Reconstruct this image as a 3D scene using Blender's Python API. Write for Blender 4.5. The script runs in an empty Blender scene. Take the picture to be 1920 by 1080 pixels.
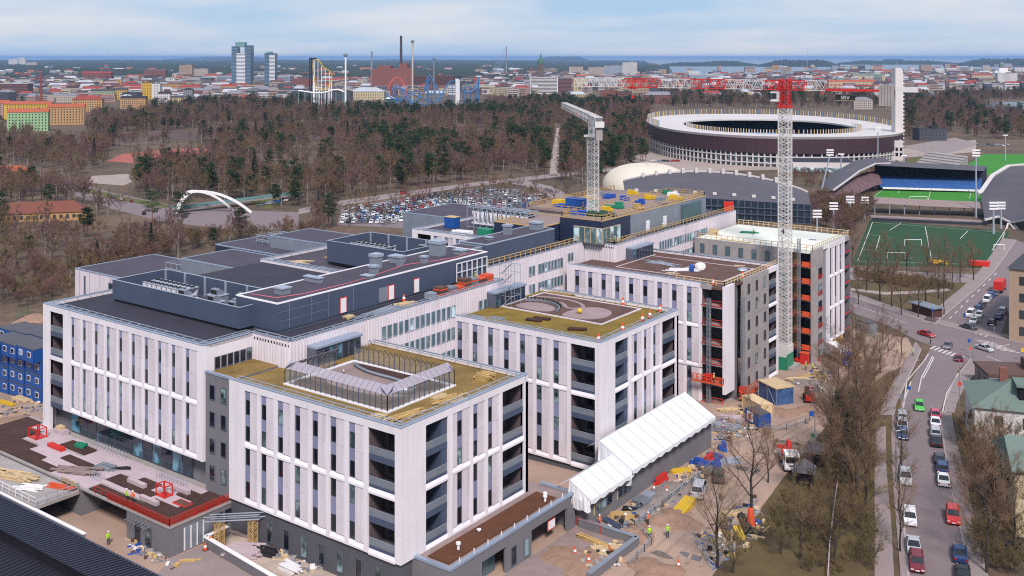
import bpy, math, random
from mathutils import Vector, Matrix
R = math.radians
rnd = random.Random(7)
scene = bpy.context.scene
CH = 66.0                      # camera height above the building site
YAW = math.atan2(1925.0, 2610.0)
CC, SS = math.cos(YAW), math.sin(YAW)
cam_data = bpy.data.cameras.new('camera')
cam_data.sensor_width = 36.0
cam_data.lens = 36.0*1925.0/1920.0
cam_data.shift_y = -(540.0-107.0)/1920.0
cam_data.clip_start = 1.0
cam_data.clip_end = 400000.0
cam = bpy.data.objects.new('camera', cam_data)
scene.collection.objects.link(cam)
cam.location = (0, 0, CH)
cam.rotation_euler = (R(90), 0, YAW)
scene.camera = cam
SUN_EL, SUN_AZ = 46.0, 136.0   # azimuth of the sun measured clockwise from world +Y
world = bpy.data.worlds.new('World')
scene.world = world
world.use_nodes = True
nt = world.node_tree
for n in list(nt.nodes): nt.nodes.remove(n)
def WN(t, **k):
 n = nt.nodes.new(t)
 for a, b in k.items(): setattr(n, a, b)
 return n
wout = WN('ShaderNodeOutputWorld'); wbg = WN('ShaderNodeBackground')
wbg.inputs['Strength'].default_value = 0.075
sky = WN('ShaderNodeTexSky', sky_type='NISHITA', sun_disc=False)
sky.sun_elevation = R(SUN_EL); sky.sun_rotation = R(SUN_AZ)
sky.air_density = 1.0; sky.dust_density = 0.6; sky.ozone_density = 2.0; sky.altitude = 60
tc = WN('ShaderNodeTexCoord')
mp = WN('ShaderNodeMapping'); mp.inputs['Scale'].default_value = (2.2, 2.2, 15.0); mp.inputs['Rotation'].default_value = (R(0.8), 0, 0)
nz = WN('ShaderNodeTexNoise'); nz.inputs['Scale'].default_value = 1.7; nz.inputs['Detail'].default_value = 7; nz.inputs['Roughness'].default_value = 0.5
nz.inputs['Distortion'].default_value = 0.3
rp = WN('ShaderNodeValToRGB')
rp.color_ramp.elements[0].position = 0.38; rp.color_ramp.elements[1].position = 0.66
rp.color_ramp.elements[0].color = (4.3, 6.3, 8.9, 1); rp.color_ramp.elements[1].color = (8.2, 8.3, 9.0, 1)
mx = WN('ShaderNodeMixRGB'); mx.inputs['Fac'].default_value = 0.86
L = nt.links.new
L(tc.outputs['Generated'], mp.inputs['Vector']); L(mp.outputs['Vector'], nz.inputs['Vector'])
L(nz.outputs['Fac'], rp.inputs['Fac'])
L(sky.outputs['Color'], mx.inputs['Color1']); L(rp.outputs['Color'], mx.inputs['Color2'])
L(mx.outputs['Color'], wbg.inputs['Color']); L(wbg.outputs['Background'], wout.inputs['Surface'])
sun_data = bpy.data.lights.new('sun', 'SUN')
sun_data.energy = 3.4; sun_data.angle = R(12); sun_data.color = (1.0, 0.91, 0.87)
sun = bpy.data.objects.new('sun', sun_data); scene.collection.objects.link(sun)
az = R(SUN_AZ); el = R(SUN_EL)
sdir = Vector((math.sin(az)*math.cos(el), math.cos(az)*math.cos(el), math.sin(el)))
sun.rotation_euler = (-sdir).to_track_quat('-Z', 'Y').to_euler()
scene.view_settings.view_transform = 'Standard'
scene.view_settings.look = 'None'
scene.view_settings.exposure = 0.36
scene.view_settings.gamma = 1.0
scene.cycles.use_denoising = False
scene.cycles.filter_width = 1.1
scene.cycles.sample_clamp_indirect = 4.0
scene.cycles.max_bounces = 5
scene.cycles.diffuse_bounces = 2
scene.cycles.glossy_bounces = 2
scene.cycles.transmission_bounces = 3
scene.cycles.transparent_max_bounces = 6
scene.cycles.volume_bounces = 0
scene.cycles.caustics_reflective = False
scene.cycles.caustics_refractive = False
COL = scene.collection
GK = [(0,0),(160,0),(200,-1.5),(240,-5),(300,-6.5),(450,-10),(650,-13),(900,-16),(1500,-18.5),(2600,-19.5),(250000,-20)]
def gz_d(d):
 if d <= 0: return 0.0
 for (a, za), (b, zb) in zip(GK, GK[1:]):
  if d <= b: return za+(zb-za)*(d-a)/(b-a)
 return -20.0
def depth(x, y): return -x*SS+y*CC
def gz(x, y): return gz_d(depth(x, y))
def at_d(u, d):                       # plan position of a sight line at a given distance
 r = (u-960.0)/1925.0*d
 return (r*CC-d*SS, r*SS+d*CC)
def plan(u, v, z=None):               # where a sight line meets the terrain (or the level z)
 if z is not None:
  d = (CH-z)*1925.0/(v-107.0)
 else:
  z = -5.0
  for _ in range(30):
   d = (CH-z)*1925.0/(v-107.0); z = 0.5*z+0.5*gz_d(d)
 x, y = at_d(u, d)
 return Vector((x, y, z if z is not None else gz_d(d)))
WL = {}                               # world location of built (unrotated) objects
def tag(o, label=None, cat=None, group=None, kind=None):
 if label: o['label'] = label
 if cat: o['category'] = cat
 if group: o['group'] = group
 if kind: o['kind'] = kind
 return o
def link(name, data, parent=None, loc=(0,0,0), rz=0.0, local=False):
 o = bpy.data.objects.new(name, data); COL.objects.link(o)
 loc = Vector(loc)
 if parent is not None:
  o.parent = parent
  if not local:
   WL[o.name] = loc.copy(); loc = loc-WL.get(parent.name, Vector((0,0,0)))
 else:
  WL[o.name] = loc.copy()
 o.location = loc
 if rz: o.rotation_euler = (0, 0, rz)
 return o
def empty(name, loc, label=None, cat=None, group=None, rz=0.0):
 o = link(name, None, None, loc, rz); o.empty_display_size = 0.5
 return tag(o, label, cat, group)
def copy_tree(o, parent=None):
 c = o.copy(); COL.objects.link(c); c.parent = parent
 for ch in o.children: copy_tree(ch, c)
 return c
class MB:
 def __init__(self): self.v = []; self.f = []; self.m = []
 def add(self, vs, fs, m=0):
  b = len(self.v); self.v += [tuple(p) for p in vs]
  self.f += [tuple(b+i for i in q) for q in fs]; self.m += [m]*len(fs)
 def box(self, x0, y0, z0, x1, y1, z1, m=0):
  if x0 > x1: x0, x1 = x1, x0
  if y0 > y1: y0, y1 = y1, y0
  if z0 > z1: z0, z1 = z1, z0
  self.add([(x0,y0,z0),(x1,y0,z0),(x1,y1,z0),(x0,y1,z0),(x0,y0,z1),(x1,y0,z1),(x1,y1,z1),(x0,y1,z1)],
                 [(3,2,1,0),(4,5,6,7),(0,1,5,4),(1,2,6,5),(2,3,7,6),(3,0,4,7)], m)
  return self
 def prism(self, poly, z0, z1, m=0, mt=None):
  n = len(poly); b = len(self.v)
  zz0 = z0 if callable(z0) else (lambda x, y: z0)
  zz1 = z1 if callable(z1) else (lambda x, y: z1)
  self.v += [(x, y, zz0(x, y)) for x, y in poly]+[(x, y, zz1(x, y)) for x, y in poly]
  self.f.append(tuple(b+i for i in reversed(range(n)))); self.m.append(m)
  self.f.append(tuple(b+n+i for i in range(n))); self.m.append(m if mt is None else mt)
  for i in range(n):
   j = (i+1) % n
   self.f.append((b+i, b+j, b+n+j, b+n+i)); self.m.append(m)
  return self
 def beam(self, p, q, w, h=None, m=0, up=(0,0,1)):
  h = h or w; p = Vector(p); q = Vector(q); t = q-p
  if t.length < 1e-6: return self
  t.normalize(); up = Vector(up)
  if abs(t.dot(up)) > 0.95: up = Vector((1,0,0))
  a = t.cross(up).normalized(); b = a.cross(t).normalized()
  vs = []
  for o in (p, q):
   for i, j in ((-1,-1),(1,-1),(1,1),(-1,1)): vs.append(o+a*(i*w/2)+b*(j*h/2))
  self.add(vs, [(3,2,1,0),(4,5,6,7),(0,1,5,4),(1,2,6,5),(2,3,7,6),(3,0,4,7)], m)
  return self
 def tube(self, p, q, r0, r1=None, n=6, m=0, caps=True):
  r1 = r0 if r1 is None else r1; p = Vector(p); q = Vector(q); t = (q-p)
  if t.length < 1e-6: return self
  t.normalize(); up = Vector((0,0,1)) if abs(t.z) < 0.9 else Vector((1,0,0))
  a = t.cross(up).normalized(); b = a.cross(t).normalized(); vs = []
  for o, r in ((p, r0), (q, r1)):
   for k in range(n):
    an = 2*math.pi*k/n; vs.append(o+a*(r*math.cos(an))+b*(r*math.sin(an)))
  fs = [(k, (k+1) % n, n+(k+1) % n, n+k) for k in range(n)]
  if caps: fs += [tuple(reversed(range(n))), tuple(range(n, 2*n))]
  self.add(vs, fs, m); return self
 def path(self, pts, r, n=5, m=0):
  for a, b in zip(pts, pts[1:]): self.tube(a, b, r, r, n, m, caps=False)
  return self
 def lathe(self, prof, n=16, m=0, c=(0,0,0)):
  vs = []; fs = []
  for r, z in prof:
   for k in range(n):
    a = 2*math.pi*k/n; vs.append((c[0]+r*math.cos(a), c[1]+r*math.sin(a), c[2]+z))
  for i in range(len(prof)-1):
   for k in range(n):
    fs.append((i*n+k, i*n+(k+1) % n, (i+1)*n+(k+1) % n, (i+1)*n+k))
  fs.append(tuple(reversed(range(n)))); fs.append(tuple(range((len(prof)-1)*n, len(prof)*n)))
  self.add(vs, fs, m); return self
 def mesh(self, name, mats, smooth=False, org=(0,0,0)):
  me = bpy.data.meshes.new(name)
  ox, oy, oz = org
  me.from_pydata([(x-ox, y-oy, z-oz) for x, y, z in self.v], [], self.f)
  if not isinstance(mats, (list, tuple)): mats = [mats]
  for mm in mats: me.materials.append(mm)
  if len(mats) > 1: me.polygons.foreach_set('material_index', self.m)
  if smooth: me.polygons.foreach_set('use_smooth', [True]*len(me.polygons))
  me.update(); return me
 def build(self, name, mats, parent=None, org=None, smooth=False, local=False):
  if org is None: org = (0,0,0) if local or parent is None else tuple(WL.get(parent.name, (0,0,0)))
  return link(name, self.mesh(name, mats, smooth, org), parent, org if not local else (0,0,0), local=local)
BOXC = {}
def bo(name, x0, y0, z0, x1, y1, z1, mat, parent=None, cx=None):
 if x0 > x1: x0, x1 = x1, x0
 if y0 > y1: y0, y1 = y1, y0
 if z0 > z1: z0, z1 = z1, z0
 k = (round(x1-x0, 3), round(y1-y0, 3), round(z1-z0, 3), mat.name)
 if k not in BOXC: BOXC[k] = MB().box(0, 0, 0, k[0], k[1], k[2]).mesh(name, mat)
 return link(name, BOXC[k], parent, (x0, y0, z0))
def mat(name, col, rough=0.7, var=0.18, scale=0.35, metal=0.0, bump=0.0, fine=6.0, rand=0.0, col2=None, spec=0.4, stain=0.0, coords='world', objcol=False, streak=0.0):
 m = bpy.data.materials.new(name); m.use_nodes = True
 t = m.node_tree; b = t.nodes['Principled BSDF']; k = t.links.new
 b.inputs['Roughness'].default_value = rough; b.inputs['Metallic'].default_value = metal
 b.inputs['Specular IOR Level'].default_value = spec
 def N(ty, **kw):
  n = t.nodes.new(ty)
  for a, v in kw.items(): setattr(n, a, v)
  return n
 if coords == 'world': vec = N('ShaderNodeNewGeometry').outputs['Position']
 else: vec = N('ShaderNodeTexCoord').outputs['Object']
 n1 = N('ShaderNodeTexNoise'); n1.inputs['Scale'].default_value = scale; n1.inputs['Detail'].default_value = 5; k(vec, n1.inputs['Vector'])
 n2 = N('ShaderNodeTexNoise'); n2.inputs['Scale'].default_value = fine; n2.inputs['Detail'].default_value = 3; k(vec, n2.inputs['Vector'])
 ad = N('ShaderNodeMath', operation='ADD'); k(n1.outputs['Fac'], ad.inputs[0]); k(n2.outputs['Fac'], ad.inputs[1])
 mr = N('ShaderNodeMapRange'); k(ad.outputs[0], mr.inputs['Value'])
 mr.inputs['From Min'].default_value = 0.65; mr.inputs['From Max'].default_value = 1.35
 base = N('ShaderNodeMixRGB')
 c2 = col2 or tuple(c*(1-2*var) for c in col)
 c1 = col if col2 else tuple(min(1, c*(1+var)) for c in col)
 base.inputs['Color1'].default_value = (*c2, 1); base.inputs['Color2'].default_value = (*c1, 1)
 k(mr.outputs[0], base.inputs['Fac']); out = base.outputs['Color']
 if objcol:
  oi = N('ShaderNodeObjectInfo'); mu = N('ShaderNodeMixRGB', blend_type='MULTIPLY'); mu.inputs['Fac'].default_value = 1
  k(out, mu.inputs['Color1']); k(oi.outputs['Color'], mu.inputs['Color2']); out = mu.outputs['Color']
 if stain:
  n3 = N('ShaderNodeTexNoise'); n3.inputs['Scale'].default_value = 0.12; n3.inputs['Detail'].default_value = 8; n3.inputs['Roughness'].default_value = 0.7; k(vec, n3.inputs['Vector'])
  r3 = N('ShaderNodeMapRange'); k(n3.outputs['Fac'], r3.inputs['Value']); r3.inputs['From Min'].default_value = 0.5; r3.inputs['From Max'].default_value = 0.75
  r3.inputs['To Max'].default_value = stain
  ms = N('ShaderNodeMixRGB', blend_type='MULTIPLY'); k(r3.outputs[0], ms.inputs['Fac']); k(out, ms.inputs['Color1']); ms.inputs['Color2'].default_value = (0.55, 0.5, 0.46, 1); out = ms.outputs['Color']
 if streak:
  mpv = N('ShaderNodeMapping'); mpv.inputs['Scale'].default_value = (1, 1, .07); k(vec, mpv.inputs['Vector']); n4 = N('ShaderNodeTexNoise'); n4.inputs['Scale'].default_value = 1.6; n4.inputs['Detail'].default_value = 6; k(mpv.outputs[0], n4.inputs['Vector'])
  r4 = N('ShaderNodeMapRange'); k(n4.outputs['Fac'], r4.inputs['Value']); r4.inputs['From Min'].default_value = .48; r4.inputs['From Max'].default_value = .72; r4.inputs['To Max'].default_value = streak
  m4 = N('ShaderNodeMixRGB', blend_type='MULTIPLY'); k(r4.outputs[0], m4.inputs['Fac']); k(out, m4.inputs['Color1']); m4.inputs['Color2'].default_value = (0.5, 0.47, 0.46, 1); out = m4.outputs['Color']
 if rand:
  oi = N('ShaderNodeObjectInfo'); r2 = N('ShaderNodeMapRange'); k(oi.outputs['Random'], r2.inputs['Value'])
  r2.inputs['To Min'].default_value = 1-rand; r2.inputs['To Max'].default_value = 1+rand
  hs = N('ShaderNodeHueSaturation'); k(out, hs.inputs['Color']); k(r2.outputs[0], hs.inputs['Value']); out = hs.outputs['Color']
 k(out, b.inputs['Base Color'])
 if bump:
  bp = N('ShaderNodeBump'); bp.inputs['Strength'].default_value = bump; bp.inputs['Distance'].default_value = 0.1
  k(n2.outputs['Fac'], bp.inputs['Height']); k(bp.outputs['Normal'], b.inputs['Normal'])
 return m
def glassmat(name, c1, c2, rough=0.08):
 m = bpy.data.materials.new(name); m.use_nodes = True
 t = m.node_tree; b = t.nodes['Principled BSDF']; k = t.links.new
 oi = t.nodes.new('ShaderNodeObjectInfo'); ge = t.nodes.new('ShaderNodeNewGeometry')
 n = t.nodes.new('ShaderNodeTexNoise'); n.inputs['Scale'].default_value = 0.45; k(ge.outputs['Position'], n.inputs['Vector'])
 a = t.nodes.new('ShaderNodeMath'); a.operation = 'MULTIPLY'; k(oi.outputs['Random'], a.inputs[0]); k(n.outputs['Fac'], a.inputs[1])
 mr = t.nodes.new('ShaderNodeMapRange'); k(a.outputs[0], mr.inputs['Value']); mr.inputs['From Min'].default_value = 0.15; mr.inputs['From Max'].default_value = 0.5
 mx = t.nodes.new('ShaderNodeValToRGB'); e = mx.color_ramp.elements; e[0].color = (*c1, 1); e[1].color = (*(min(1, q*2.6+.05) for q in c2), 1); q_ = e.new(.45); q_.color = (*c1, 1); q_ = e.new(.75); q_.color = (*c2, 1); k(mr.outputs[0], mx.inputs['Fac'])
 k(mx.outputs[0], b.inputs['Base Color']); b.inputs['Roughness'].default_value = rough; b.inputs['Specular IOR Level'].default_value = 0.7
 return m
def clearmat(name, col, trans):
 m = bpy.data.materials.new(name); m.use_nodes = True
 t = m.node_tree; b = t.nodes['Principled BSDF']; k = t.links.new
 b.inputs['Base Color'].default_value = (*col, 1); b.inputs['Roughness'].default_value = 0.12
 tr = t.nodes.new('ShaderNodeBsdfTransparent'); mix = t.nodes.new('ShaderNodeMixShader'); mix.inputs[0].default_value = trans
 k(b.outputs[0], mix.inputs[1]); k(tr.outputs[0], mix.inputs[2]); k(mix.outputs[0], t.nodes['Material Output'].inputs['Surface'])
 return m
M = {}
M['white'] = mat('white_facade', (0.735, 0.69, 0.725), 0.6, 0.04, 0.15, stain=0.15, rand=0.03, streak=.22)
M['panel'] = mat('rendered_panel', (0.63, 0.57, 0.61), 0.75, 0.07, 0.3, stain=0.2, rand=0.05, streak=.3)
M['bright'] = mat('bright_sill', (0.76, 0.74, 0.76), 0.45, 0.03)
M['sill'] = mat('sill_white', (0.74, 0.70, 0.735), 0.55, 0.04, stain=.2)
M['lav'] = mat('lavender_spandrel', (0.21, 0.22, 0.335), 0.5, 0.05, rand=0.1)
M['frame'] = mat('window_frame_grey', (0.10, 0.11, 0.15), 0.5, 0.05)
M['glass'] = glassmat('window_glass', (0.008, 0.010, 0.018), (0.07, 0.11, 0.12))
M['teal'] = glassmat('shopfront_glass', (0.015, 0.03, 0.05), (0.03, 0.10, 0.14))
M['spglass'] = glassmat('corridor_glass', (0.07, 0.13, 0.15), (0.20, 0.28, 0.30))
M['balu'] = clearmat('balustrade_glass', (0.22, 0.25, 0.29), 0.35)
M['greywall'] = mat('grey_render', (0.165, 0.16, 0.175), 0.8, 0.06, 0.4, stain=0.3)
M['greybase'] = mat('dark_plinth', (0.085, 0.085, 0.10), 0.8, 0.08, 0.4, stain=0.3)
M['blueg'] = mat('blue_grey_metal', (0.060, 0.080, 0.128), 0.5, 0.06, 0.2, stain=.2)
M['navy'] = mat('navy_metal', (0.02, 0.03, 0.065), 0.45, 0.05)
M['steel'] = mat('galvanised_steel', (0.42, 0.47, 0.55), 0.4, 0.08, metal=0.4)
M['coping'] = mat('coping_metal', (0.30, 0.36, 0.46), 0.4, 0.05, metal=0.3)
M['duct'] = mat('duct_metal', (0.28, 0.31, 0.36), 0.45, 0.1, metal=0.4)
M['bitumen'] = mat('bitumen_roof', (0.034, 0.032, 0.050), 0.85, 0.12, 0.25, stain=0.4, bump=0.2)
M['bitumen2'] = mat('bitumen_roof_warm', (0.066, 0.056, 0.078), 0.85, 0.12, 0.25, stain=0.4, bump=0.2)
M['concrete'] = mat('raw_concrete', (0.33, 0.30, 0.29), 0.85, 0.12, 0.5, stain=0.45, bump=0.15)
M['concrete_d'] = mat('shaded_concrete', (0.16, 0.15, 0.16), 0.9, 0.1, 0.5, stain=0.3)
M['pave'] = mat('pink_paving', (0.47, 0.38, 0.41), 0.85, 0.08, 0.4, stain=0.25)
M['paveb'] = mat('brown_paving', (0.27, 0.20, 0.19), 0.9, 0.12, 0.5, stain=0.3)
M['soil'] = mat('dark_soil', (0.058, 0.028, 0.022), 0.95, 0.25, 0.8, bump=0.5)
M['soilb'] = mat('brown_soil', (0.115, 0.062, 0.05), 0.95, 0.2, 0.6, bump=0.4)
M['sedum'] = mat('sedum_mat', (0.27, 0.165, 0.024), 0.95, 0.3, 0.35, bump=0.6, fine=3.0, stain=.6, col2=(0.115, 0.088, 0.014))
M['sedumA'] = mat('dry_sedum_mat', (0.28, 0.172, 0.05), 0.95, 0.3, 0.35, bump=0.6, fine=3.0, stain=.6, col2=(0.125, 0.085, 0.022))
M['sedumr'] = mat('red_sedum_mat', (0.125, 0.042, 0.018), 0.95, 0.3, 0.5, bump=0.6, col2=(0.075, 0.030, 0.014))
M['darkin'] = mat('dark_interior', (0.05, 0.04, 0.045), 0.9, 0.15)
M['inwall_shaded'] = mat('loggia_wall', (0.11, 0.08, 0.09), 0.85, 0.08)  # base colour lowered, the loggias' deep shade is put into it
M['wood'] = mat('fresh_timber', (0.50, 0.33, 0.13), 0.8, 0.15, 2.0, rand=0.12)
M['woodp'] = mat('pale_timber', (0.58, 0.43, 0.25), 0.8, 0.15, 2.0, rand=0.12)
M['yellow'] = mat('yellow_paint', (0.62, 0.40, 0.02), 0.5, 0.06)
M['red'] = mat('red_paint', (0.55, 0.028, 0.02), 0.45, 0.08)
M['orange'] = mat('orange_mesh', (0.62, 0.09, 0.03), 0.6, 0.08)
M['blue'] = mat('blue_paint', (0.015, 0.075, 0.36), 0.45, 0.08)
M['bluec'] = mat('blue_container', (0.010, 0.075, 0.30), 0.5, 0.08, rand=0.08)
M['green'] = mat('green_paint', (0.02, 0.22, 0.12), 0.5, 0.08)
M['wpaint'] = mat('white_paint', (0.78, 0.77, 0.78), 0.5, 0.04)
M['tent'] = mat('white_tarpaulin', (0.66, 0.66, 0.69), 0.55, 0.04, 0.6)
M['black'] = mat('black_rubber', (0.018, 0.018, 0.02), 0.7, 0.1)
M['asphalt'] = mat('asphalt', (0.205, 0.158, 0.165), 0.9, 0.09, 0.12, stain=0.3, bump=0.1)
M['walk'] = mat('pavement_slabs', (0.27, 0.215, 0.21), 0.9, 0.08, 0.3, stain=0.25)
M['kerb'] = mat('granite_kerb', (0.38, 0.32, 0.31), 0.85, 0.1, 2.0)
M['line'] = mat('road_paint', (0.62, 0.57, 0.56), 0.8, 0.08, 2.0, stain=0.5)
M['sand'] = mat('bare_sand', (0.43, 0.295, 0.225), 0.95, 0.16, 0.10, stain=0.45, bump=0.4, col2=(0.26, 0.185, 0.15))
M['turf'] = mat('artificial_turf', (0.035, 0.21, 0.012), 0.9, 0.1, 0.1)
M['turfd'] = mat('dark_artificial_turf', (0.014, 0.058, 0.018), 0.9, 0.1, 0.1)
# ================================================================== the land
def rd(r, d): return (r*CC-d*SS, r*SS+d*CC)
def clip_d(poly, d0, d1):
 for lim, sgn in ((d0, 1), (d1, -1)):
  out = []
  for i in range(len(poly)):
   a = poly[i]; b = poly[(i+1) % len(poly)]
   da = sgn*(depth(*a)-lim); db = sgn*(depth(*b)-lim)
   if da >= 0: out.append(a)
   if (da >= 0) != (db >= 0):
    t = da/(da-db); out.append((a[0]+(b[0]-a[0])*t, a[1]+(b[1]-a[1])*t))
  poly = out
  if len(poly) < 3: return []
 return poly
def drape(polys, off, mb=None, m=0):
 mb = mb or MB()
 for poly in polys:
  ar = sum(poly[i][0]*poly[(i+1) % len(poly)][1]-poly[(i+1) % len(poly)][0]*poly[i][1] for i in range(len(poly)))
  if ar < 0: poly = poly[::-1]
  for (a, _), (b, _) in zip(GK, GK[1:]):
   q = clip_d(poly, a if a > 0 else -500, b)
   if q:
    k = len(mb.v); mb.v += [(x, y, gz(x, y)+off) for x, y in q]
    mb.f.append(tuple(range(k, k+len(q)))); mb.m.append(m)
 return mb
def uvp(pts): return [tuple(plan(u, v)[:2]) for u, v in pts]
def strip_polys(a, b):
 A = uvp(a); B = uvp(b)
 return [[A[i], A[i+1], B[i+1], B[i]] for i in range(len(A)-1)]
def ground_mat():
 m = mat('park_ground', (0.165, 0.105, 0.07), 0.95, 0.2, 0.015, bump=0.3, fine=0.3, col2=(0.05, 0.038, 0.022))
 return m
M['ground'] = ground_mat()
M['grass'] = mat('spring_grass', (0.115, 0.092, 0.03), 0.95, 0.2, 0.25, bump=0.6, fine=2.5, stain=.6, col2=(0.085, 0.05, 0.032))
M['lawn'] = mat('green_lawn', (0.085, 0.115, 0.025), 0.95, 0.2, 0.12, bump=0.4, fine=1.5, col2=(0.11, 0.085, 0.03))
M['ballast'] = mat('railway_ballast', (0.10, 0.06, 0.05), 0.95, 0.2, 0.1)
M['trackred'] = mat('running_track', (0.36, 0.10, 0.075), 0.9, 0.1, 0.1)
M['gravelp'] = mat('pale_gravel', (0.36, 0.29, 0.26), 0.95, 0.12, 0.1, stain=0.3)
gm = MB()
rows = [-80, 0, 80]+[k[0] for k in GK[1:-1]]+[5000, 12000, 60000, 250000]
for a, b in zip(rows, rows[1:]):
 wa = 400+max(a, 0)*1.4; wb = 400+max(b, 0)*1.4
 n = 6
 for i in range(n):
  P = [rd(-wa+2*wa*i/n, a), rd(-wa+2*wa*(i+1)/n, a), rd(-wb+2*wb*(i+1)/n, b), rd(-wb+2*wb*i/n, b)]
  k = len(gm.v); gm.v += [(x, y, gz(x, y)) for x, y in P]; gm.f.append((k, k+1, k+2, k+3)); gm.m.append(0)
tag(gm.build('ground', M['ground']), kind='structure')
wm = bpy.data.materials.new('sea_water'); wm.use_nodes = True
b_ = wm.node_tree.nodes['Principled BSDF']; b_.inputs['Base Color'].default_value = (0.10, 0.13, 0.17, 1); b_.inputs['Roughness'].default_value = 0.25
nn = wm.node_tree.nodes.new('ShaderNodeTexNoise'); nn.inputs['Scale'].default_value = 0.05; nn.inputs['Detail'].default_value = 4
bb = wm.node_tree.nodes.new('ShaderNodeBump'); bb.inputs['Strength'].default_value = 0.25; bb.inputs['Distance'].default_value = 1.0
gg = wm.node_tree.nodes.new('ShaderNodeNewGeometry')
wm.node_tree.links.new(gg.outputs['Position'], nn.inputs['Vector']); wm.node_tree.links.new(nn.outputs['Fac'], bb.inputs['Height']); wm.node_tree.links.new(bb.outputs['Normal'], b_.inputs['Normal'])
M['water'] = wm
bay = [at_d(u, d) for u, d in [(1235, 4700), (1262, 5600), (1255, 9000), (1225, 14000), (1180, 27000), (-900, 27000), (-1300, 240000), (3300, 240000), (2900, 7000), (1940, 7600), (1720, 6900), (1560, 7200), (1470, 5900), (1400, 5150), (1330, 4750)]]
wb = MB();
for tri in ([0,1,2,13,14],[2,3,9,10,11,12,13],[3,4,7,8,9],[4,5,6,7]): drape([[bay[i] for i in tri]], 0.3, wb)
tag(wb.build('sea', wm), kind='structure')
wi = drape([uvp([(1690,171),(1735,170),(1768,175),(1764,181),(1720,179),(1700,176)])], 0.3); drape([uvp([(1838,199),(1870,192),(1935,190),(1935,222),(1890,211),(1860,203)])], 0.3, wi)
tag(wi.build('bay_water', wm), kind='structure')
M['farwood'] = mat('far_forest', (0.020, 0.034, 0.018), 0.95, 0.3, 0.004, fine=0.05)
def canopy(name, u0, u1, d0, d1, h, nu, nd, label=None, kind='structure', seed=1, edge=True):
 rg = random.Random(seed); vs = []; fs = []
 ph = [rg.random()*6.28 for _ in range(6)]
 for j in range(nd+1):
  d = d0*(d1/d0)**(j/nd)
  for i in range(nu+1):
   u = u0+(u1-u0)*i/nu
   e = 1.0
   if edge: e = min(1, 5*min(i, nu-i)/nu)
   if j == 0: e = 0
   hh = h*e*(0.55+0.25*math.sin(u*0.021+ph[0]+j*0.7)+0.2*math.sin(u*0.06+ph[1]+j*1.9)+0.35*rg.random())
   x, y = at_d(u, d); vs.append((x, y, gz_d(d)+0.1+max(0.05, hh)))
 for j in range(nd):
  for i in range(nu):
   k = j*(nu+1)+i; fs.append((k, k+1, k+nu+2, k+nu+1))
 b = MB(); b.add(vs, fs); o = b.build(name, M['farwood'])
 return tag(o, label, None, None, kind)
canopy('hills', -500, 1215, 3600, 25000, 26, 420, 22, seed=3)
canopy('hills', 1060, 1255, 4900, 9500, 20, 60, 8, seed=8)
canopy('island', 1240, 1420, 9300, 12500, 34, 90, 4, seed=4)
canopy('island', 1418, 1575, 8900, 11500, 52, 90, 5, seed=5)
canopy('island', 1570, 1790, 11500, 15000, 46, 100, 4, seed=6)
canopy('island', 1775, 2100, 9000, 14000, 66, 110, 5, seed=7)
canopy('island', 1005, 1105, 27500, 30000, 90, 40, 3, seed=9)
canopy('island', 1650, 1700, 20000, 21000, 50, 20, 3, seed=10)
canopy('island', 300, 520, 30000, 33000, 90, 60, 3, seed=11)
def sheet(name, polys, off, m): return tag(drape(polys, off).build(name, m), kind='structure')
site = [(-230, 74), (-135, 60), (-60, 84), (-57, 120), (-62, 160), (-66.5, 200), (-68, 232), (-66, 250), (-74, 270), (-100, 275), (-140, 262), (-170, 230), (-240, 140)]
sheet('ground_site', [site], 0.02, M['sand'])
lawn = [(-62, 84), (-57, 120), (-62, 160), (-66.5, 200), (-68, 232), (-62, 236), (-53, 205), (-47.5, 180), (-43, 155), (-40, 120), (-38, 84)]
sheet('verge_lawn', [lawn], 0.03, M['grass'])
kl = [(1706,1120),(1703,1073),(1697,1003),(1688,907),(1683,820),(1684,780),(1697,735),(1722,690),(1746,650)]
kr = [(1832,1120),(1818,1073),(1800,987),(1777,880),(1765,800),(1763,773),(1775,735),(1796,695),(1822,668)]
sheet('street', strip_polys(kl, kr), 0.05, M['asphalt'])
cu = [(1540,530),(1593,556),(1671,583),(1738,603),(1804,619),(1871,634),(1960,654)]
cl = [(1540,572),(1593,585),(1667,611),(1722,640),(1800,668),(1862,688),(1960,716)]
sheet('cross_street', strip_polys(cu, cl), 0.044, M['asphalt'])
sl = [(1752,608),(1790,575),(1830,542),(1862,512),(1885,480),(1905,450)]
sr = [(1872,636),(1882,612),(1893,580),(1905,545),(1922,505),(1945,465)]
sheet('side_street', strip_polys(sl, sr), 0.056, M['asphalt'])
def walk(name, a, b, h=0.13):
 o = tag(drape(strip_polys(a, b), h).build(name, M['walk']), kind='structure')
 A = [plan(u, v) for u, v in a]; k = MB()
 for p, q in zip(A, A[1:]):
  t = Vector((q.x-p.x, q.y-p.y, 0)); n = max(1, int(t.length/14))
  for i in range(n):
   s0 = p+(q-p)*(i/n); s1 = p+(q-p)*((i+1)/n)
   k.beam((s0.x, s0.y, gz(s0.x, s0.y)+h/2), (s1.x, s1.y, gz(s1.x, s1.y)+h/2), 0.3, h+0.05)
 k.build('kerb', M['kerb'], o)
 return o
off = lambda pts, du, dv=0: [(u+du, v+dv) for u, v in pts]
walk('pavement', kr[:6], [(1872,1120),(1850,1073),(1832,987),(1806,880),(1788,800),(1784,773)])
walk('pavement', kl[:6], [(1690,1120),(1688,1073),(1682,1003),(1674,907),(1671,820),(1672,780)])
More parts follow.
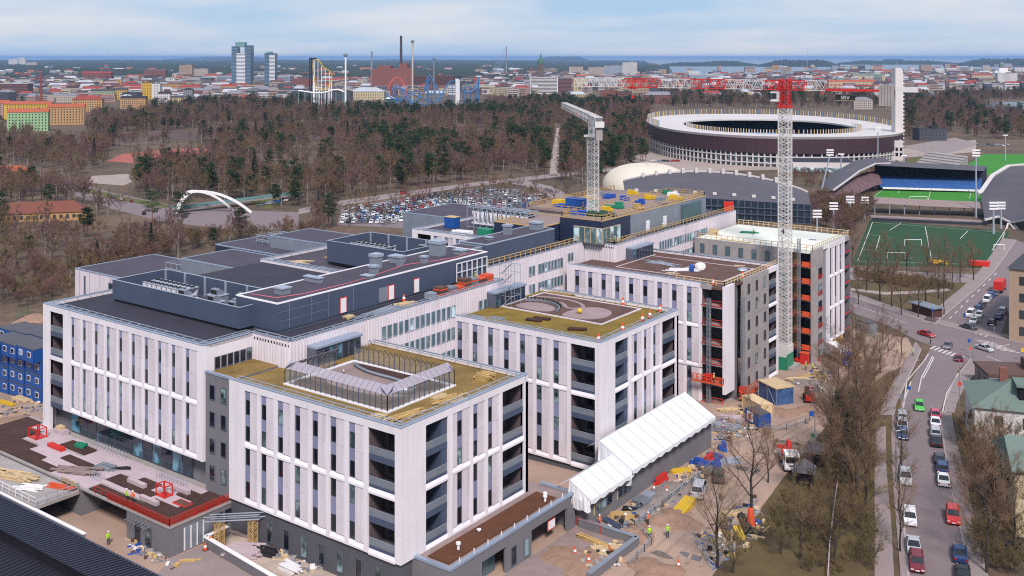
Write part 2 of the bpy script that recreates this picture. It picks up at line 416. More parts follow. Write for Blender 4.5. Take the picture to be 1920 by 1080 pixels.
sheet('footpath', strip_polys([(1640,1120),(1640,1073),(1640,980),(1640,880),(1643,800)], [(1678,1120),(1676,1073),(1671,980),(1662,880),(1661,800)]), 0.06, M['walk'])
walk('pavement', cu, off(cu, 2, -9))
walk('pavement', [(1727,655),(1712,690),(1690,735),(1674,780)], [(1717,640),(1690,690),(1664,735),(1650,780)])
walk('pavement', sl, off(sl, -26, -3))
walk('pavement', [(1820,674),(1790,712),(1776,745),(1772,775)], [(1842,684),(1812,722),(1797,750),(1790,775)])
mk = MB()
def mark(a, b, w):
 p = plan(*a); q = plan(*b); t = Vector((q.x-p.x, q.y-p.y)); t.normalize(); n = Vector((-t.y, t.x))*w/2
 drape([[(p.x+n.x, p.y+n.y), (p.x-n.x, p.y-n.y), (q.x-n.x, q.y-n.y), (q.x+n.x, q.y+n.y)]], 0.064, mk)
for i in range(8):
 p = plan(1748+7.6*i, 652+2.6*i); drape([[(p.x-.25, p.y-1.7), (p.x+.25, p.y-1.7), (p.x+.55, p.y+1.7), (p.x+.05, p.y+1.7)]], 0.066, mk)
for i in range(9):
 p = plan(1778+9*i, 606+2.9*i); drape([[(p.x-.25, p.y-1.6), (p.x+.25, p.y-1.6), (p.x+.5, p.y+1.6), (p.x, p.y+1.6)]], 0.066, mk)
for i in range(7):
 p = plan(1846+8*i, 640+9*i*0.35); drape([[(p.x-2.2, p.y-.25), (p.x+2.2, p.y-.45), (p.x+2.2, p.y), (p.x-2.2, p.y+.2)]], 0.066, mk)
for a, b in [((1741,664),(1700,716)),((1700,716),(1694,765)),((1748,668),(1728,708)),((1728,708),(1722,735)),((1751,670),(1731,710)),((1690,770),(1708,716)),
             ((1796,700),(1775,738)),((1775,738),(1767,775)),((1640,585),(1700,606)),((1600,572),(1640,585)),((1850,668),(1915,690)),((1868,652),(1893,646))]:
 mark(a, b, 0.22)
for i in range(9):
 u = 1780+i*10.5; v = 598-i*10.2; mark((u, v), (u+4.5, v-4.2), 0.3)
tag(mk.build('road_markings', M['line']), kind='structure')
sheet('road', strip_polys([(-20,298),(60,318),(120,334),(210,361),(330,386),(470,395),(560,398)], [(-20,316),(50,336),(110,354),(200,389),(300,415),(440,432),(560,430)]), 0.05, M['asphalt'])
mr2 = MB()
sheet('forest_road', strip_polys([(560,392),(640,376),(740,362),(880,343),(1000,330),(1110,318),(1200,312)], [(560,402),(640,386),(740,371),(880,350),(1000,337),(1110,324),(1200,317)]), 0.05, M['walk'])
sheet('car_park', [uvp([(632,422),(640,392),(760,372),(900,352),(960,352),(1040,380),(1010,410),(840,432)])], 0.045, M['asphalt'])
sheet('access_road', strip_polys([(955,344),(1000,352),(1045,376)], [(985,338),(1035,350),(1090,376)]), 0.055, M['walk'])
sheet('park_path', strip_polys([(1030,330),(1034,290),(1040,262),(1044,240)], [(1046,330),(1048,290),(1049,262),(1049,240)]), 0.05, M['gravelp'])
sheet('rail_yard', strip_polys([(60,262),(250,250),(420,241),(640,232)], [(60,276),(250,268),(420,256),(640,242)]), 0.05, M['ballast'])
sheet('sports_field', [uvp([(200,302),(230,289),(330,279),(415,276),(390,290),(330,299),(255,307)])], 0.05, M['trackred'])
sheet('play_court', [uvp([(250,302),(258,292),(275,295),(268,305)])], 0.06, M['turfd'])
sheet('lawn', [uvp([(128,300),(130,285),(160,285),(158,298)])], 0.05, M['lawn'])
sheet('plaza', [uvp([(165,343),(172,330),(240,326),(255,337),(232,348)])], 0.05, M['gravelp'])
sheet('lawn', [uvp([(470,382),(480,372),(520,366),(530,385),(500,392)])], 0.055, M['lawn'])
sheet('lawn', strip_polys([(150,350),(230,368),(320,385)], [(140,356),(225,376),(310,391)]), 0.056, M['lawn'])
sheet('stadium_forecourt', [uvp([(1180,300),(1210,272),(1500,285),(1700,278),(1830,262),(1830,285),(1640,300),(1500,318),(1240,322)])], 0.05, M['gravelp'])
sheet('park_sand', [uvp([(1690,275),(1790,258),(1840,270),(1760,292)])], 0.056, M['walk'])
sheet('lawn', [uvp([(1680,318),(1700,300),(1740,290),(1760,297),(1720,325)])], 0.06, M['lawn'])
sheet('pitch', [uvp([(1596,497),(1630,413),(1892,434),(1868,503)])], 0.05, M['turfd'])
sheet('pitch', [uvp([(1622,376),(1662,349),(1852,362),(1846,381)])], 0.05, M['turf'])
sheet('pitch', [uvp([(1786,327),(1845,289),(2000,290),(2000,330)])], 0.05, M['turf'])
sheet('lower_street', strip_polys([(1560,500),(1600,503),(1720,510),(1850,516)], [(1560,522),(1600,525),(1720,530),(1850,530)]), 0.05, M['walk'])
sheet('parkland', [uvp([(1590,556),(1600,527),(1840,532),(1790,575),(1745,602),(1671,580)])], 0.03, M['grass'])
sheet('park_paths', strip_polys([(1595,540),(1660,548),(1730,545),(1780,540)], [(1595,545),(1660,553),(1730,550),(1785,545)]), 0.05, M['gravelp'])
pm = MB()
def pline(a, b, w=0.25):
 p = plan(*a); q = plan(*b); t = Vector((q.x-p.x, q.y-p.y)); t.normalize(); n = Vector((-t.y, t.x))*w/2
 drape([[(p.x+n.x, p.y+n.y), (p.x-n.x, p.y-n.y), (q.x-n.x, q.y-n.y), (q.x+n.x, q.y+n.y)]], 0.07, pm)
for a, b in [((1608,490),(1636,417)),((1636,417),(1884,436)),((1884,436),(1862,497)),((1862,497),(1608,490)),((1735,426),(1748,494)),((1628,440),(1650,442)),((1650,442),(1642,470)),((1642,470),(1618,468)),
             ((1630,374),(1664,351)),((1664,351),(1848,363)),((1630,374),(1842,379)),((1745,357),(1740,377)),((1690,352),(1684,362)),((1820,362),(1818,372)),((1690,418),(1668,432)),((1815,433),(1800,448)),((1860,470),(1895,415))]:
 pline(a, b, 0.28)
tag(pm.build('pitch_markings', M['line']), kind='structure')
# ================================================================== the hospital under construction
class Face:
 def __init__(self, ox, oy, ux, uy): self.o = (ox, oy); self.u = (ux, uy); self.n = (uy, -ux); self.rz = math.atan2(uy, ux)
 def p(self, s, n=0.0): return (self.o[0]+self.u[0]*s+self.n[0]*n, self.o[1]+self.u[1]*s+self.n[1]*n)
 def bb(self, s0, s1, n0, n1, z0, z1):
  a = self.p(s0, n0); b = self.p(s1, n1); return (a[0], a[1], z0, b[0], b[1], z1)
def fbox(mb, F, s0, s1, n0, n1, z0, z1, m=0): mb.box(*F.bb(s0, s1, n0, n1, z0, z1), m)
def fpiece(name, F, s0, s1, n0, n1, z0, z1, mt, parent): return bo(name, *F.bb(s0, s1, n0, n1, z0, z1), mt, parent)
FM = {}
def fmesh(key, fn):
 if key not in FM: FM[key] = fn()
 return FM[key]
def window(F, root, s, z, w, h, y=0.2, glass='glass', fr='frame', split=0.0, name='window'):
 def mk():
  b = MB(); t = 0.07
  b.box(0, -.03, 0, t, .09, h).box(w-t, -.03, 0, w, .09, h).box(t, -.03, 0, w-t, .09, t).box(t, -.03, h-t, w-t, .09, h)
  if split: b.box(t, -.02, h*split-.03, w-t, .08, h*split+.03)
  return b.mesh('window', M[fr])
 def mp(): return MB().box(0.05, .03, 0.05, w-.05, .06, h-.05).mesh('pane', M[glass])
 if y < .1: y = min(y, -.1)
 p = F.p(s, -y)
 o = link(name, fmesh(('w', round(w, 2), round(h, 2), fr, split), mk), root, (p[0], p[1], z), F.rz)
 link('pane', fmesh(('p', round(w, 2), round(h, 2), glass), mp), o, (0, 0, 0), local=True)
 return o
def sill(F, root, s, z, w, h=0.82):
 def mk():
  b = MB(); pr = [(0.26, 0), (0.0, 0), (0.0, 0.28), (0.26, h)]
  b.add([(0, y, q) for y, q in pr]+[(w, y, q) for y, q in pr], [(0,1,2,3), (7,6,5,4), (0,4,5,1), (1,5,6,2), (2,6,7,3), (3,7,4,0)])
  return b.mesh('sloped_sill', M['sill'])
 p = F.p(s, 0); return link('sloped_sill', fmesh(('s', round(w, 2), h), mk), root, (p[0], p[1], z), F.rz)
def bands(dz=0.0, extra=False):
 b = [(13.3+dz, 20.25+dz, [(19.0+dz, 20.25+dz, 's'), (16.9+dz, 19.0+dz, 'w'), (15.4+dz, 16.9+dz, 's'), (13.3+dz, 15.4+dz, 'w')])]
 if extra: b.append((1.75+dz, 12.45+dz, [(10.0+dz, 12.45+dz, 'w'), (7.9+dz, 10.0+dz, 's'), (5.8+dz, 7.9+dz, 'w'), (4.1+dz, 5.8+dz, 's'), (1.75+dz, 4.1+dz, 'w')]))
 else: b.append((5.55+dz, 12.45+dz, [(10.0+dz, 12.45+dz, 'w'), (7.8+dz, 10.0+dz, 's'), (5.55+dz, 7.8+dz, 'w')]))
 return b
def strip_bay(F, root, s, ww, pitch, bnds, pw=0.72, flip=False):
 s1 = s+pitch-pw
 for z0, z1, cells in bnds:
  for a, b, k in cells:
   if k == 'w':
    window(F, root, s+0.03, a, ww-.06, b-a, 0.2, split=0.0)
   else:
    fpiece('spandrel_panel', F, s, s+ww, -.26, -.17, a, b, M['lav'], root)
  zm = (z0+z1)/2
  wj = (s1-s-ww)
  for a, b in ((z0, zm-.015), (zm+.015, z1)):
   fpiece('facade_panel', F, s+ww, s+ww+wj*0.62-.012, -.26, -.10, a, b, M['panel'], root)
   fpiece('facade_panel', F, s+ww+wj*0.62+.012, s1, -.26, -.10, a, b, M['panel'], root)
  fpiece('pilaster', F, s1, s1+pw, -.26, 0.0, z0-.88, z1-.01, M['white'], root)
  sill(F, root, s, z0-.87, s1-s)
def loggia(F, root, s0, s1, z0, z1, floors, dep=3.2, side=None):
 b = MB()
 fbox(b, F, s0, s1, -dep-.2, -dep, z0, z1, 0)
 fbox(b, F, s0-.2, s0, -dep, -.26, z0, z1, 0); fbox(b, F, s1, s1+.2, -dep, -.26, z0, z1, 0)
 fbox(b, F, s0, s1, -dep, -.26, z1, z1+.15, 0)
 b.build('loggia_wall', M['inwall_shaded'], root)
 for z in floors:
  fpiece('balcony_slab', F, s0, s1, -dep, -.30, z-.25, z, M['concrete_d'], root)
  fpiece('balcony_fascia', F, s0, s1, -.28, -.2, z-.55, z+.25, M['blueg'], root)
  fpiece('balustrade', F, s0, s1, -.26, -.23, z+.25, z+1.15, M['balu'], root)
  fpiece('handrail', F, s0, s1, -.28, -.2, z+1.15, z+1.21, M['steel'], root)
  zz = min(z+2.5, z1-.2)
  w = (s1-s0)
  d = fpiece('balcony_door', F, s0+w*.15, s0+w*.55, -dep, -dep+.06, z+.02, zz, M['frame'], root)
  fpiece('pane', F, s0+w*.15+.08, s0+w*.55-.08, -dep+.06, -dep+.075, z+.12, zz-.1, M['glass'], d)
def rail(root, pts, z, h=1.0, step=2.4, r=0.035, mid=True, name='guard_rail', mt='steel', lean=0.0):
 b = MB()
 for p, q in zip(pts, pts[1:]):
  p = Vector((*p, z)); q = Vector((*q, z)); n = max(1, int((q-p).length/step)); up = Vector((0, 0, h))
  b.beam(p+up, q+up, r*2, r*2)
  if mid: b.beam(p+up*.5, q+up*.5, r*1.6, r*1.6)
  for i in range(n+1):
   a = p+(q-p)*(i/n); b.beam(a, a+up, r*2, r*2)
 return b.build(name, M[mt], root)
def parapet(root, rect, z, zt, th=0.38, skip=()):
 x0, y0, x1, y1 = rect; b = MB()
 segs = {'s': (x0, y0, x1, y0+th), 'n': (x0, y1-th, x1, y1), 'w': (x0, y0+th, x0+th, y1-th), 'e': (x1-th, y0+th, x1, y1-th)}
 for k, (a, c, d, e) in segs.items():
  if k in skip: continue
  i = .016; bo('parapet', a+i, c+i, z, d-i, e-i, zt-.06, M['white'], root)
  g = 0.06
  bo('coping', a-g if k != 'e' else a-g, c-g, zt-.06, d+g, e+g, zt, M['coping'], root) if k in 'sn' else bo('coping', a-g, c+g+.003, zt-.06, d+g, e-g-.003, zt, M['coping'], root)
def ladder_rail(root, p, q, z, w=0.9, step=2.2):
 b = MB(); p = Vector((*p, z)); q = Vector((*q, z)); t = (q-p).normalized(); n = Vector((-t.y, t.x, 0))*w
 b.beam(p, q, .09, .09); b.beam(p+n, q+n, .09, .09)
 k = int((q-p).length/step)
 for i in range(k+1):
  a = p+(q-p)*(i/k); b.beam(a, a+n, .07, .07)
 return b.build('edge_rail', M['steel'], root)
PIT = 3.35
def wing(name, label, X0, X1, Y0, Y1, first, nb, extra, roofm, eb, ground=0.0, loge=None, zt=21.3):
 root = empty(name, ((X0+X1)/2, (Y0+Y1)/2, ground), label, 'hospital wing', 'white hospital wings in a row')
 S = Face(X0, Y0, 1, 0); E = Face(X1, Y0, 0, 1); N = Face(X1, Y1, -1, 0)
 bn = bands(0, extra); zb = bn[-1][0]-.87
 LX = X1-X0; LY = Y1-Y0
 w = MB()
 ls0, ls1 = LX-5.5, LX-1.0            # loggia on the south face
 fbox(w, S, .5, ls0-.2, -.6, -.26, zb, 20.25)
 fbox(w, S, 0, max(first-.02, .1), -.26, 0, zb, 20.25)
 fbox(w, S, 0, LX, -.6, 0, 20.25, zt-.06)
 fbox(w, S, LX-1.0, LX, -.6, 0, zb, 20.25)
 le0, le1 = 4.6, 8.9                  # loggia on the east face beside the corner
 l20, l21 = eb
 fbox(w, E, .6, LY-.5, -.6, 0, 20.25, zt-.06)
 fbox(w, E, .6, le0-.02, -.6, 0, zb, 20.25)
 fbox(w, E, le1+.2, l20-.2, -.6, -.26, zb, 20.25)
 fbox(w, E, l21, LY, -.6, 0, zb, 20.25)
 fbox(w, N, 0, LX, -.6, 0, zb, zt-.06)
 fbox(w, S, .3, LX-.3, -.28-LY*.5, -.6, zb-.01, zb+.12)
 w.build('wall', M['white'], root)
 b = MB(); g = .35
 b.box(X0+.1, Y0+g, ground-1.5, X1-g, Y1-g, zb-.02); b.build('plinth_wall', M['greybase'], root)
 z2 = [(13.0, 20.25, (13.0, 16.75))]
 z2 += [(1.6, 12.5, (1.6, 5.3, 9.05))] if extra else [(5.4, 12.5, (5.4, 9.05))]
 for F, a, c in ((S, ls0, ls1), (E, le0, le1), (E, l20, l21)):
  for z0, z1, fl in z2: loggia(F, root, a, c, z0, z1, fl, 3.0 if F is S else (2.6 if a < 6 else 3.0))
  for z0, z1, fl in z2:
   sill(F, root, a, z0-.87 if z0 > 5.5 or True else z0, c-a, 0.85)
 fpiece('side_wall', E, le1-1.1, le1, -2.4, -.3, zb, 20.2, M['blueg'], root)
 fpiece('pilaster', E, le1+.02, le1+.9, -.26, 0, zb, 20.24, M['white'], root)
 for i in range(nb): strip_bay(S, root, first+PIT*i, 1.05, PIT, bn)
 e0 = le1+1.9
 ne = 3; pe = (l20-e0)/ne
 for i in range(ne): strip_bay(E, root, e0+pe*i+(0 if i else 0), 1.05, pe, bn, pw=.62)
 fpiece('facade_panel', E, le1+.9, e0, -.26, -.10, bn[0][0], bn[0][1], M['panel'], root)
 fpiece('facade_panel', E, le1+.9, e0, -.26, -.10, bn[1][0], bn[1][1], M['panel'], root)
 sill(E, root, le1+.9, bn[0][0]-.87, e0-le1-.9); sill(E, root, le1+.9, bn[1][0]-.87, e0-le1-.9)
 FS = Face(X0, Y0+.35, 1, 0)
 zz = ground+.6
 for i in range(nb+1):
  if zb-zz > 2.2: window(FS, root, first+1.0+PIT*i, zz, 1.1, min(2.7, zb-zz-.5), -.02)
 bo('roof', X0+.3, Y0+.3, 20.4, X1-.3, Y1-.3, 20.75, roofm, root)
 parapet(root, (X0, Y0, X1, Y1), 20.7, zt, skip=('w',))
 ladder_rail(root, (X0+1, Y0+.5), (X1-.9, Y0+.5), 21.42)
 ladder_rail(root, (X1-.5, Y0+.5), (X1-.5, Y1-.9), 21.42)
 ladder_rail(root, (X1-.6, Y1-.5), (X0+1, Y1-.5), 21.42)
 return root
wA = wing('hospital_wing', 'white hospital wing nearest the camera with fenced roof garden', -116.5, -84.2, 91.6, 118.0, 3.3, 7, False, M['sedumA'], (20.4, 25.4))
wB = wing('hospital_wing', 'white hospital wing with olive green roof and winding roof garden', -113.8, -84.3, 137.6, 164.0, .45, 7, True, M['sedum'], (20.4, 25.4), ground=-.2)
gb = empty('stair_block', (-119.2, 98, 0), 'grey rendered stair block joining the nearest wing to the long wing', 'stair block')
b = MB(); b.box(-122.2, 92.0, 0, -116.5, 104, 20.9); b.build('wall', M['greywall'], gb)
bo('roof', -122.1, 92.1, 20.9, -116.5, 104, 20.95, M['sedumA'], gb)
bo('coping', -122.3, 91.9, 20.95, -116.5, 92.4, 21.25, M['coping'], gb)
GF = Face(-122.2, 92.0, 1, 0)
for s_ in (1.0, 3.5):
 for z in (17.4, 13.6, 9.8, 6.0): window(GF, gb, s_, z, 1.15, 2.1, -.02)
window(GF, gb, 3.9, 1.6, .5, 3.0, -.02)
sd = empty('roof_deck', (-118, 109, 20.4), 'strip of dry sedum roof between the grey stair block and the corridor', 'roof deck')
bo('deck', -122.4, 104.02, 20.3, -116.2, 118.0, 20.74, M['sedumA'], sd)
bo('kerb', -114.9, 104.5, 20.76, -114.0, 117.6, 21.0, M['paveb'], sd)
ZW = 24.9
wl = empty('hospital_wing', (-143.5, 105, 0), 'long white hospital wing at the far left with ten narrow window strips', 'hospital wing', 'white hospital wings in a row')
S = Face(-165.0, 91.6, 1, 0); E = Face(-122.3, 91.6, 0, 1)
w = MB(); zb = 8.25
fbox(w, S, 6.2, 42.7, -.6, -.26, zb, 23.85); fbox(w, S, 0, 42.7, -.6, 0, 23.85, ZW-.06)
fbox(w, S, 0, 2.0, -.6, 0, 0, 23.85); fbox(w, S, 6.1, 8.4, -.26, 0, zb, 23.85)
fbox(w, S, 42.0, 42.7, -.26, 0, zb, 23.85)
fbox(w, S, 2.0, 6.1, -.6, 0, 15.9, 16.5); fbox(w, S, 6.1, 42.7, -6, -.6, zb-.01, zb+.2)
fbox(w, E, .6, 9.2, -.6, 0, zb, ZW-.06)
w.box(-165, 92.2, 0, -164.4, 118, ZW-.06)
w.build('wall', M['white'], wl)
for i in range(10): strip_bay(S, wl, 8.45+PIT*i, .78, PIT, bands(3.6), pw=.62)
for z0, z1, fl in ((16.5, 23.85, (16.6, 20.3)), (8.2, 15.9, (8.6, 12.3))): loggia(S, wl, 2.0, 6.1, z0, z1, fl)
for i in range(6): window(E, wl, 2.0+i*1.14, 21.0, .95, 1.75, -.02)
GFc = Face(-161.0, 93.4, 1, 0)
b = MB(); b.box(-164.4, 93.6, 0, -122.3, 94.0, zb); b.build('ground_floor_wall', M['greywall'], wl)
for i in range(13):
 s0 = 1.5+i*2.5; o = bo('glazing', GFc.o[0]+s0, 93.45, 4.2, GFc.o[0]+s0+2.42, 93.58, 8.0, M['frame'], wl)
 bo('pane', GFc.o[0]+s0+.08, 93.42, 4.3, GFc.o[0]+s0+2.34, 93.45, 7.9, M['teal'], o)
bo('roof', -164.7, 91.9, 23.9, -140.0, 118, 24.3, M['bitumen'], wl); bo('roof', -140.0, 91.9, 23.9, -122.6, 100.5, 24.3, M['bitumen'], wl)
parapet(wl, (-165, 91.6, -122.3, 118.0), 24.3, ZW, skip=('n', 'e'))
bo('coping', -122.75, 92.1, ZW-.06, -122.2, 100.0, ZW, M['coping'], wl); bo('parapet', -122.7, 92.0, 24.3, -122.3, 100.9, ZW-.06, M['white'], wl)
ladder_rail(wl, (-164.5, 92.1), (-123.3, 92.1), 25.02); ladder_rail(wl, (-122.8, 92.1), (-122.8, 100.5), 25.02); ladder_rail(wl, (-164.5, 118), (-164.5, 92.5), 25.02)
sp = empty('hospital_corridor', (-127, 180, 0), 'long white corridor building with vertical ribbed cladding behind the wings', 'corridor building')
b = MB()
segs = [((-122.3, 100.5), (-114.0, 100.5)), ((-114.0, 100.5), (-114.0, 152.0)), ((-114, 152), (-123.3, 152)), ((-123.3, 152), (-123.3, 194.6)), ((-123.3, 194.6), (-115.4, 194.6)), ((-115.4, 194.6), (-115.4, 258.0))]
rb = MB()
for si, (p, q) in enumerate(segs):
 t = Vector((q[0]-p[0], q[1]-p[1])); Ln = t.length; t /= Ln; F = Face(p[0], p[1], t.x, t.y)
 fbox(b, F, .003*si, Ln, -.5, -.004*si, 0, ZW-.06)
 if abs(t.x) > .5 and t.x < 0: continue
 n = int(Ln/.62)
 for i in range(n):
  s0 = .1+i*(Ln-.2)/n
  fbox(rb, F, s0, s0+.26, 0, .11, 12.0 if p[1] > 195 else 8.0, ZW-.062)
b.build('wall', M['white'], sp)
tag(rb.build('cladding_ribs', M['panel'], sp), kind='stuff')
E1 = Face(-114.0, 100.5, 0, 1); E2 = Face(-123.3, 152, 0, 1); E3 = Face(-115.4, 194.6, 0, 1)
for z in (20.9, 17.1, 13.3, 9.5):
 for i in range(14): window(E1, sp, 18.9+i*1.34, z, .98, 2.05, -.16, glass='spglass', fr='steel')
for s_ in (43.9, 45.3): window(E1, sp, s_, 20.4, 1.0, 1.9, -.16, glass='spglass', fr='steel')
for z in (20.6, 16.8):
 for i in range(2): window(E2, sp, 20.9+i*1.2, z, .95, 2.0, -.16, glass='spglass', fr='steel')
 for i in range(8): window(E2, sp, 24.3+i*1.18, z, .95, 2.0, -.16, glass='spglass', fr='steel')
 for i in range(20): window(E3, sp, 20.0+i*1.3, z, .95, 2.0, -.16, glass='spglass', fr='steel')
for i in range(2): window(E2, sp, 35.6+i*1.2, 21.4, .9, 1.7, -.16, glass='spglass', fr='steel')
for r in ((-140, 100.5, -114.3, 118), (-165, 118, -114.3, 152), (-140, 152, -123.6, 194.6), (-140, 194.6, -115.7, 258)):
 bo('roof', r[0], r[1], 23.9, r[2], r[3], 24.3, M['bitumen2'] if r[1] > 118 else M['bitumen'], sp)
for p, q in segs:
 t = Vector((q[0]-p[0], q[1]-p[1])); Ln = t.length; t /= Ln; F = Face(p[0], p[1], t.x, t.y)
 fpiece('parapet', F, .02, Ln-.02, -.4, -.02, 24.3, ZW-.06, M['white'], sp); fpiece('coping', F, .05, Ln-.05, -.45, .14, ZW-.06, ZW, M['coping'], sp)
for p, q in segs[:2]: ladder_rail(sp, p, q, 25.05)
tm = [(-123.7, 152.5), (-123.7, 194.2)]
for p, q in ((tm[0], tm[1]), ((-123, 195.0), (-115.9, 195.0)), ((-115.9, 195.0), (-115.9, 257.6))): rail(sp, (p, q), 24.9, 1.1, 1.8, .06, mt='wood')
for k, (x, y, lab) in enumerate(((-114.0, 103.6, 'glass roof lobby opening on the fenced roof garden'), (-114.0, 146.8, 'glass roof lobby opening on the green roof'), (-115.4, 199.0, 'glass roof lobby opening on the brown roof'))):
 lb = empty('roof_lobby', (x, y, 20.7), lab, 'lobby', 'glass lobbies at roof level')
 bo('canopy', x+.1, y, 23.3, x+2.2, y+9.5, 23.6, M['coping'], lb)
 for i in range(7):
  o = bo('glazing', x+1.9, y+.2+i*1.3, 20.78, x+2.0, y+1.42+i*1.3, 23.28, M['frame'], lb)
  bo('pane', x+2.0, y+.3+i*1.3, 20.85, x+2.03, y+1.32+i*1.3, 23.2, M['teal'], o)
 bo('end_wall', x+.1, y+.02, 20.78, x+1.9, y+.2, 23.28, M['frame'], lb)
def plantroom(label, x0, y0, x1, y1, z0, z1, wallm, roofm, cop='steel', joints=6.0, base=True):
 o = empty('plant_room', ((x0+x1)/2, (y0+y1)/2, z0), label, 'plant room', 'rooftop plant rooms')
 if base: bo('base', x0+.25, y0+.25, z0, x1-.25, y1-.25, z0+.45, M['duct'], o)
 zb = z0+.45 if base else z0
 bo('wall', x0+.06, y0+.06, zb, x1-.06, y1-.06, z1-.25, M['greywall'], o)
 n = max(1, round((x1-x0)/joints)); w = (x1-x0)/n
 for i in range(n): bo('cladding_sheet', x0+i*w+.01, y0-.02, zb, x0+(i+1)*w-.01, y0+.06, z1-.2, M[wallm], o)
 n = max(1, round((y1-y0)/joints)); w = (y1-y0)/n
 for i in range(n): bo('cladding_sheet', x1-.06, y0+i*w+.01, zb, x1+.02, y0+(i+1)*w-.01, z1-.2, M[wallm], o)
 bo('roof', x0+.06, y0+.06, z1-.25, x1-.06, y1-.06, z1-.1, roofm, o)
 t = .3
 for a in ((x0-.05, y0-.05, x1+.05, y0+t), (x0-.05, y1-t, x1+.05, y1+.05), (x0-.05, y0+t, x0+t, y1-t), (x1-t, y0+t, x1+.05, y1-t)):
  bo('coping', a[0], a[1], z1-.18, a[2], a[3], z1, M[cop], o)
 return o
def seams(root, x0, y0, x1, y1, z, step=1.1, along='x'):
 b = MB()
 if along == 'x':
  for i in range(int((y1-y0)/step)): b.box(x0, y0+i*step, z, x1, y0+i*step+.07, z+.012)
 else:
  for i in range(int((x1-x0)/step)): b.box(x0+i*step, y0, z, x0+i*step+.07, y1, z+.012)
 return tag(b.build('membrane_seams', M['bitumen2' if z < 24.305 and x0 > -160.5 and x1 < -120 and y0 < 93 else 'bitumen'], root), kind='stuff')
seams(wl, -164.4, 92.1, -122.8, 100.4, 24.302); seams(sp, -119.5, 101, -114.6, 151.5, 24.302, 1.1, 'y')
p1 = plantroom('long blue grey plant room with white doors on the corridor roof', -129.5, 103.2, -119.9, 154.6, 24.3, 29.0, 'blueg', M['bitumen2'], 'bright')
for y, mk_ in ((116.0, 'bright'), (127.2, 'bright'), (133.6, 'bright')):
 d = bo('door', -119.86, y, 24.9, -119.78, y+1.5, 27.4, M['red'], p1); bo('leaf', -119.78, y+.14, 24.95, -119.74, y+1.36, 27.25, M['bright'], d)
seams(p1, -129.1, 103.6, -120.3, 154.2, 28.902, 1.2, 'y')
bo('grey_panel', -119.87, 125.0, 24.9, -119.8, 127.2, 27.3, M['duct'], p1)
for y in (105.5, 110.0, 113.5, 119.0): bo('seam', -119.88, y, 24.9, -119.84, y+.06, 28.7, M['duct'], p1)
for z in (26.1, 27.5): bo('seam', -119.88, 103.4, z, -119.84, 113.4, z+.05, M['duct'], p1)
rail(p1, ((-119.5, 145.0), (-119.5, 154.0)), 24.9, 3.3, 1.5, .07, mt='bright', name='window_framing')
def unit(label, x, y, z, w, d, h, mt='duct', cap=True, group='rooftop ventilation units'):
 o = empty('ventilation_unit', (x, y, z), label, 'ventilator', group)
 bo('casing', x-w/2, y-d/2, z, x+w/2, y+d/2, z+h*.8, M[mt], o)
 if cap: bo('hood', x-w/2-.15, y-d/2-.15, z+h*.8, x+w/2+.15, y+d/2+.15, z+h, M['steel'], o)
 return o
ZP = 28.9
for i, (x, y, w, d, h, lab) in enumerate([(-124.5, 108.2, 1.9, 1.7, 1.1, 'white roof unit nearest the end of the long plant room'), (-122.0, 124.5, 1.9, 1.3, .5, 'flat white hatch cover by the edge of the long plant room roof'),
  (-127.0, 117.0, 3.6, .9, .9, 'row of small fans on a grey base on the plant room roof'), (-126.3, 131.0, 1.6, 1.6, 2.6, 'tall square exhaust stack on the plant room roof'), (-123.0, 127.0, 1.2, 1.2, 1.6, 'small chimney cowl in the middle of the plant room roof'),
  (-126.8, 137.0, 2.6, 1.8, 1.3, 'wide ventilator with cowls behind the exhaust stack'), (-124.2, 134.8, 1.0, 1.0, 1.9, 'slim blue grey vent pipe on the plant room roof'), (-125.4, 146.5, 2.6, 2.0, 2.8, 'big drum exhaust stack at the far end of the plant room roof'),
  (-122.4, 149.5, 2.0, 1.6, 1.0, 'low box ventilator beside the drum exhaust stack'), (-122.6, 139.5, 1.0, 1.0, 1.3, 'little grey vent near the roof edge cable')]):
 unit(lab, x, y, ZP, w, d, h)
cb = MB(); cb.path([(-128.2, 105, ZP+.05), (-123, 105.6, ZP+.05), (-121.6, 110, ZP+.05), (-121.4, 120, ZP+.06), (-122.5, 128, ZP+.05), (-124, 136, ZP+.05), (-121.2, 145, ZP+.05), (-121.5, 153, ZP+.05)], .09, 4)
tag(cb.build('cable', mat('pink_cable', (0.5, 0.13, 0.18), .6)), 'pink cable snaking along the long plant room roof', 'cable')
